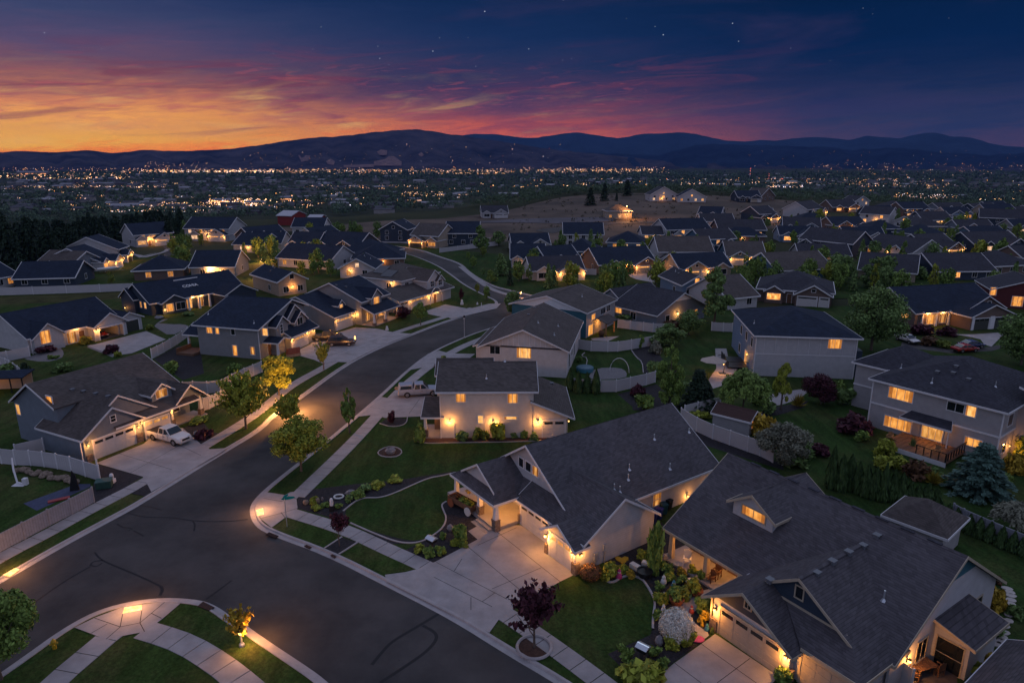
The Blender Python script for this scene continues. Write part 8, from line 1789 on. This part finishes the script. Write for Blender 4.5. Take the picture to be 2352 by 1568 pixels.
# far woods, one mass
g = np.random.default_rng(9); vs = []
N_ = 6500
for i in range(N_):
    x = g.uniform(-200, 2550); ye = float(np.interp(x, [e[0] for e in EDGE], [e[1] for e in EDGE])); y0_ = min(ye + 4, 520)
    y = 398 + (y0_ - 398) * g.uniform(0, 1) ** .8
    if g.uniform() < .25: y = g.uniform(398, 414)
    p = drape(x, y, 0.)
    if p is None or math.hypot(p.x, p.y) < 430: continue
    if 468 < y < 489 and 260 < x < 600 and g.uniform() < .88: continue
    if 424 < y < 433 and x < 400 and g.uniform() < .7: continue
    dd = p.y * CP - (p.z - CAMH) * SP
    h_ = min(g.uniform(7, 16), 17 * dd / F) * (1.5 if y < 416 else (1.25 if dd > 900 else 1)); w_ = h_ * g.uniform(.32, .62); k = 70 if dd < 1000 else (34 if dd < 2000 else 16); sz = .05 if dd < 1000 else (.08 if dd < 2000 else .13)
    d = g.normal(size=(k, 3)); d /= np.linalg.norm(d, axis=1, keepdims=True); d[:, 2] = np.abs(d[:, 2]) * 1.2 - .3
    C = np.array([p.x, p.y, p.z]) + d * np.array([w_, w_, h_ * .5]) * g.uniform(.5, 1, (k, 1)) + np.array([0, 0, h_ * .5])
    vs.append(quads(C, d + g.normal(size=(k, 3)) * .3, g.normal(size=(k, 3)), h_ * sz, h_ * sz * 2.2, g))
me = leafmesh('far_woods', np.concatenate(vs)); me.materials.append(leafmat('leaf_woods', (.06, .092, .05), .7, .022)); o = bpy.data.objects.new('far_woods', me); col.objects.link(o); tag(o, 'dark woods filling the valley between the town lights', 'woods', kind='stuff')

# low buildings of the valley town, too many and too far to count
bb = random.Random(13); mb = MB()
for i in range(520):
    x = bb.choice((bb.uniform(0, 800), bb.uniform(0, 1250), bb.uniform(1200, 2352))); y = bb.choice((bb.uniform(402, 432), bb.uniform(430, 492) if x < 1250 else bb.uniform(404, 458)))
    p = drape(x, y, 0.)
    if p is None or p.length < 700: continue
    L, D, hh = bb.uniform(12, 46), bb.uniform(9, 22), bb.uniform(4, 9); a = bb.uniform(-.3, .3); ca, sa_ = math.cos(a), math.sin(a); n0 = len(mb.v)
    tf = lambda u, v, z: (p.x + u * ca - v * sa_, p.y + u * sa_ + v * ca, p.z + z)
    mb.add([tf(*c) for c in ((0, 0, -2), (L, 0, -2), (L, D, -2), (0, D, -2), (0, 0, hh), (L, 0, hh), (L, D, hh), (0, D, hh))], [(0, 1, 5, 4), (1, 2, 6, 5), (2, 3, 7, 6), (3, 0, 4, 7)], bb.choice((0, 0, 1)))
    mb.add([tf(*c) for c in ((-1, -1, hh), (L + 1, -1, hh), (L + 1, D + 1, hh), (-1, D + 1, hh), (-1, D / 2, hh * 1.35), (L + 1, D / 2, hh * 1.35))], [(0, 1, 5, 4), (2, 3, 4, 5), (1, 2, 5), (3, 0, 4)], bb.choice((2, 2, 3)))
o = mb.build('town_buildings', [mat('town_wall_pale', (.3, .28, .27), .8, .2, .05), mat('town_wall_dark', (.12, .1, .1), .8, .2, .05), mat('town_roof_dark', (.06, .06, .07), .8, .2, .05), mat('town_roof_pale', (.26, .26, .29), .6, .2, .05)], None, normals=False); tag(o, 'low roofs and walls of the valley town', 'town', kind='stuff')
g = np.random.default_rng(4); vs = []
for i in range(260):
    x = g.uniform(1180, 1830); y = g.uniform(446, 530); p = drape(x, y, 0.)
    if p is None: continue
    k = 14; h_ = g.uniform(.5, 1.6); d = g.normal(size=(k, 3)); d[:, 2] = np.abs(d[:, 2]); vs.append(quads(np.array(p) + d * h_ * .5, d, g.normal(size=(k, 3)), h_ * .2, h_ * .45, g))
me = leafmesh('hill_scrub', np.concatenate(vs)); me.materials.append(leafmat('leaf_scrub', (.05, .045, .025), .5, .05)); o = bpy.data.objects.new('hill_scrub', me); col.objects.link(o); tag(o, 'dry scrub dotted over the bare hill', 'scrub', kind='stuff')
DOME_FILL = (.255, .278, .44); FILL_E = .3; FILL_C = (.72, .84, 1.); FILL_ROT = (50, 160)
HAZE = 5e-5; HAZE_C = (.065, .16, .5)
# ================================================================== sky, light, camera
w = bpy.data.worlds.new('World'); scene.world = w; w.use_nodes = True
nt = w.node_tree; N = nt.nodes; Lk = nt.links
bg = N['Background']; out = N['World Output']
def srgb(c): return tuple(((x / 255 + .055) / 1.055) ** 2.4 if x > 10 else x / 255 / 12.92 for x in c)
def math_(op, a, b=None, c=None, clamp=False):
    n = N.new('ShaderNodeMath'); n.operation = op; n.use_clamp = clamp
    for i, v in enumerate((a, b, c)):
        if v is None: continue
        if isinstance(v, (int, float)): n.inputs[i].default_value = v
        else: Lk.new(v, n.inputs[i])
    return n.outputs[0]
def mixc(f, a, b, mode='MIX'):
    n = N.new('ShaderNodeMix'); n.data_type = 'RGBA'; n.blend_type = mode
    for i, v in ((0, f), (6, a), (7, b)):
        if isinstance(v, (int, float)): n.inputs[i].default_value = v
        elif isinstance(v, tuple): n.inputs[i].default_value = (*v, 1)
        else: Lk.new(v, n.inputs[i])
    return n.outputs[2]
def ss(x, a, b):
    n = N.new('ShaderNodeMapRange'); n.interpolation_type = 'SMOOTHSTEP'; Lk.new(x, n.inputs[0]); n.inputs[1].default_value = a; n.inputs[2].default_value = b; return n.outputs[0]
tc = N.new('ShaderNodeTexCoord'); sp = N.new('ShaderNodeSeparateXYZ'); Lk.new(tc.outputs['Generated'], sp.inputs[0])
az = math_('ARCTAN2', sp.outputs[0], sp.outputs[1]); azd = math_('MULTIPLY', az, 57.2958)
eld = math_('MULTIPLY', math_('ARCSINE', sp.outputs[2]), 57.2958)
# drifting cloud streaks: noise in (azimuth, elevation), slanting up to the right
slant = math_('SUBTRACT', eld, math_('MULTIPLY', azd, .06))
def noise(sx, sy, scale, det, dist=0., off=0.):
    c = N.new('ShaderNodeCombineXYZ'); Lk.new(math_('MULTIPLY', azd, sx), c.inputs[0]); Lk.new(math_('MULTIPLY', slant, sy), c.inputs[1]); c.inputs[2].default_value = off
    n = N.new('ShaderNodeTexNoise'); n.inputs['Scale'].default_value = scale; n.inputs['Detail'].default_value = det; n.inputs['Roughness'].default_value = .6; n.inputs['Distortion'].default_value = dist
    Lk.new(c.outputs[0], n.inputs['Vector']); return n.outputs['Fac']
n1 = noise(.05, .32, 1.0, 7, .8); n2 = noise(.14, 1.0, 1., 6, .6, 4.); n5 = noise(.34, 2.6, 1., 7, 1.2, 21.); n3 = noise(.03, .16, 1., 5, .5, 9.)
calm = math_('SUBTRACT', 1, math_('MULTIPLY', ss(eld, 4.5, 9.5), .75))
warp = math_('ADD', eld, math_('MULTIPLY', math_('MULTIPLY', math_('SUBTRACT', n1, .5), 4.2), calm))
warp = math_('ADD', warp, math_('MULTIPLY', math_('SUBTRACT', n2, .5), 2.0))
warp = math_('ADD', warp, math_('MULTIPLY', math_('MULTIPLY', math_('SUBTRACT', n5, .5), 2.6), calm))
def ramp(stops):
    n = N.new('ShaderNodeValToRGB'); cr = n.color_ramp
    cr.elements[0].position = 0; cr.elements[1].position = 1
    while len(cr.elements) < len(stops): cr.elements.new(.5)
    for e, (p_, c) in zip(cr.elements, stops): e.position = p_; 
    for e, (p_, c) in zip(sorted(cr.elements, key=lambda e: e.position), stops): e.color = (*srgb(c), 1)
    Lk.new(math_('DIVIDE', warp, 16.), n.inputs[0]); return n.outputs[0]
e_ = lambda y: max(0, min(1, math.degrees(math.atan((360 - y) / F) * 1.0) / 16.))
rl = ramp([(0, (235, 105, 24)), (e_(345), (255, 140, 34)), (e_(320), (255, 180, 60)), (e_(292), (255, 172, 80)), (e_(262), (220, 134, 88)), (e_(230), (162, 102, 94)), (e_(192), (124, 86, 102)), (e_(150), (94, 80, 112)), (e_(100), (64, 72, 108)), (e_(50), (38, 57, 99)), (1., (18, 40, 80))])
rm = ramp([(0, (225, 92, 50)), (e_(332), (222, 98, 60)), (e_(300), (186, 84, 70)), (e_(262), (128, 72, 84)), (e_(226), (82, 60, 90)), (e_(186), (44, 54, 90)), (e_(115), (23, 47, 88)), (e_(0), (9, 36, 74)), (1., (8, 32, 70))])
rr = ramp([(0, (78, 56, 74)), (e_(325), (66, 55, 78)), (e_(285), (44, 50, 79)), (e_(230), (24, 42, 78)), (e_(150), (5, 35, 74)), (e_(0), (2, 27, 58)), (1., (2, 24, 54))])
c0 = mixc(ss(azd, -36, 0), rl, rm); c0 = mixc(ss(azd, -3, 25), c0, rr)
# brighter rose-gold streak edges on the left, darker violet bands
st = ss(n2, .5, .72); left = math_('SUBTRACT', 1, ss(azd, -25, 22))
low = math_('MULTIPLY', ss(eld, .3, 1.5), math_('SUBTRACT', 1, ss(eld, 3.6, 7)))
c0 = mixc(math_('MULTIPLY', math_('MULTIPLY', st, low), math_('MULTIPLY', left, .5)), c0, srgb((255, 196, 104)))
n4 = noise(.09, .85, 1., 7, .9, 15.)
bl = math_('MULTIPLY', math_('MULTIPLY', ss(n4, .5, .64), math_('MULTIPLY', ss(eld, 1., 2.4), math_('SUBTRACT', 1, ss(eld, 5.5, 9)))), math_('MULTIPLY', math_('SUBTRACT', 1, ss(azd, 0, 30)), .55)); c0 = mixc(bl, c0, srgb((120, 58, 78)))
dk = math_('MULTIPLY', ss(n3, .5, .68), math_('MULTIPLY', ss(eld, 1., 4.), .5)); pk = math_('MULTIPLY', math_('MULTIPLY', ss(n5, .52, .7), math_('MULTIPLY', ss(eld, 2.2, 3.6), math_('SUBTRACT', 1, ss(eld, 5.2, 7.5)))), math_('MULTIPLY', math_('SUBTRACT', 1, ss(azd, -4, 20)), .5)); c0 = mixc(pk, c0, srgb((196, 92, 92)))
c0 = mixc(math_('MULTIPLY', dk, math_('SUBTRACT', 1, ss(eld, 9, 14))), c0, srgb((58, 52, 88)))
c0 = mixc(1., c0, mixc(math_('SUBTRACT', 1, ss(eld, .6, 6.)), (1, 1, 1), (1.5, 1.55, 1.5)), 'MULTIPLY')      # air in front of the horizon dims it again
# stars
vo = N.new('ShaderNodeTexVoronoi'); vo.inputs['Scale'].default_value = 85.; Lk.new(tc.outputs['Generated'], vo.inputs['Vector'])
sc_ = N.new('ShaderNodeSeparateColor'); Lk.new(vo.outputs['Color'], sc_.inputs[0])
core = math_('SUBTRACT', 1, ss(vo.outputs['Distance'], .0, .07))
pick = ss(sc_.outputs[0], .62, 1.); star = math_('MULTIPLY', math_('MULTIPLY', core, pick), math_('MULTIPLY', ss(eld, 5., 9.), 1.6))
c1 = mixc(1., c0, mixc(star, (0, 0, 0), (.75, .85, 1.)), 'ADD')
# added fill colour for the unseen sky overhead and behind, plus faint dusk sky
sky = N.new('ShaderNodeTexSky'); sky.sky_type = 'NISHITA'; sky.sun_disc = False; sky.sun_elevation = R(1.0); sky.sun_rotation = R(-50); sky.altitude = 600
dome = mixc(.05, DOME_FILL, sky.outputs[0], 'ADD')
side = ss(math_('ABSOLUTE', azd), 44, 75); up = ss(eld, 15, 32)
f = math_('MAXIMUM', up, side)
c2 = mixc(f, c1, dome)
lo = ss(eld, -1.5, -.2); c2 = mixc(lo, (.012, .012, .02), c2)
Lk.new(c2, bg.inputs['Color']); bg.inputs['Strength'].default_value = 1.
# evening air: one box of thin blue haze round everything
if HAZE:
    hb = MB().box(-11500, 11500, -400, 11800, -75, 520); hm = bpy.data.materials.new('haze_air'); hm.use_nodes = True; t_ = hm.node_tree; t_.nodes.remove(t_.nodes['Principled BSDF'])
    pv = t_.nodes.new('ShaderNodeVolumePrincipled'); pv.inputs['Color'].default_value = (*HAZE_C, 1); pv.inputs['Density'].default_value = HAZE; t_.links.new(pv.outputs[0], t_.nodes['Material Output'].inputs['Volume'])
    tag(hb.build('haze', hm), kind='stuff')
sun = bpy.data.lights.new('soft_sky_fill', 'SUN'); sun.energy = FILL_E; sun.angle = R(25); sun.color = FILL_C  # soft fill lamp added to model the forms, not the set sun
so = bpy.data.objects.new('soft_sky_fill', sun); col.objects.link(so); so.rotation_euler = (R(FILL_ROT[0]), 0, R(FILL_ROT[1]))
cam = bpy.data.cameras.new('camera'); cam.sensor_width = 36; cam.lens = F / 2352 * 36; cam.clip_end = 40000; cam.clip_start = .5
co = bpy.data.objects.new('camera', cam); col.objects.link(co); co.location = (0, 0, CAMH); co.rotation_euler = (math.pi / 2 - PIT, 0, 0); scene.camera = co
scene.view_settings.view_transform = 'Standard'; scene.view_settings.look = 'None'; scene.view_settings.exposure = 0; scene.view_settings.gamma = 1; scene.view_settings.use_curve_mapping = False
scene.render.engine = 'CYCLES'; cy = scene.cycles
cy.use_denoising = True; cy.max_bounces = 5; cy.diffuse_bounces = 3; cy.glossy_bounces = 2; cy.transmission_bounces = 2; cy.volume_bounces = 0; cy.sample_clamp_indirect = 3; cy.sample_clamp_direct = 0; cy.caustics_reflective = False; cy.caustics_refractive = False
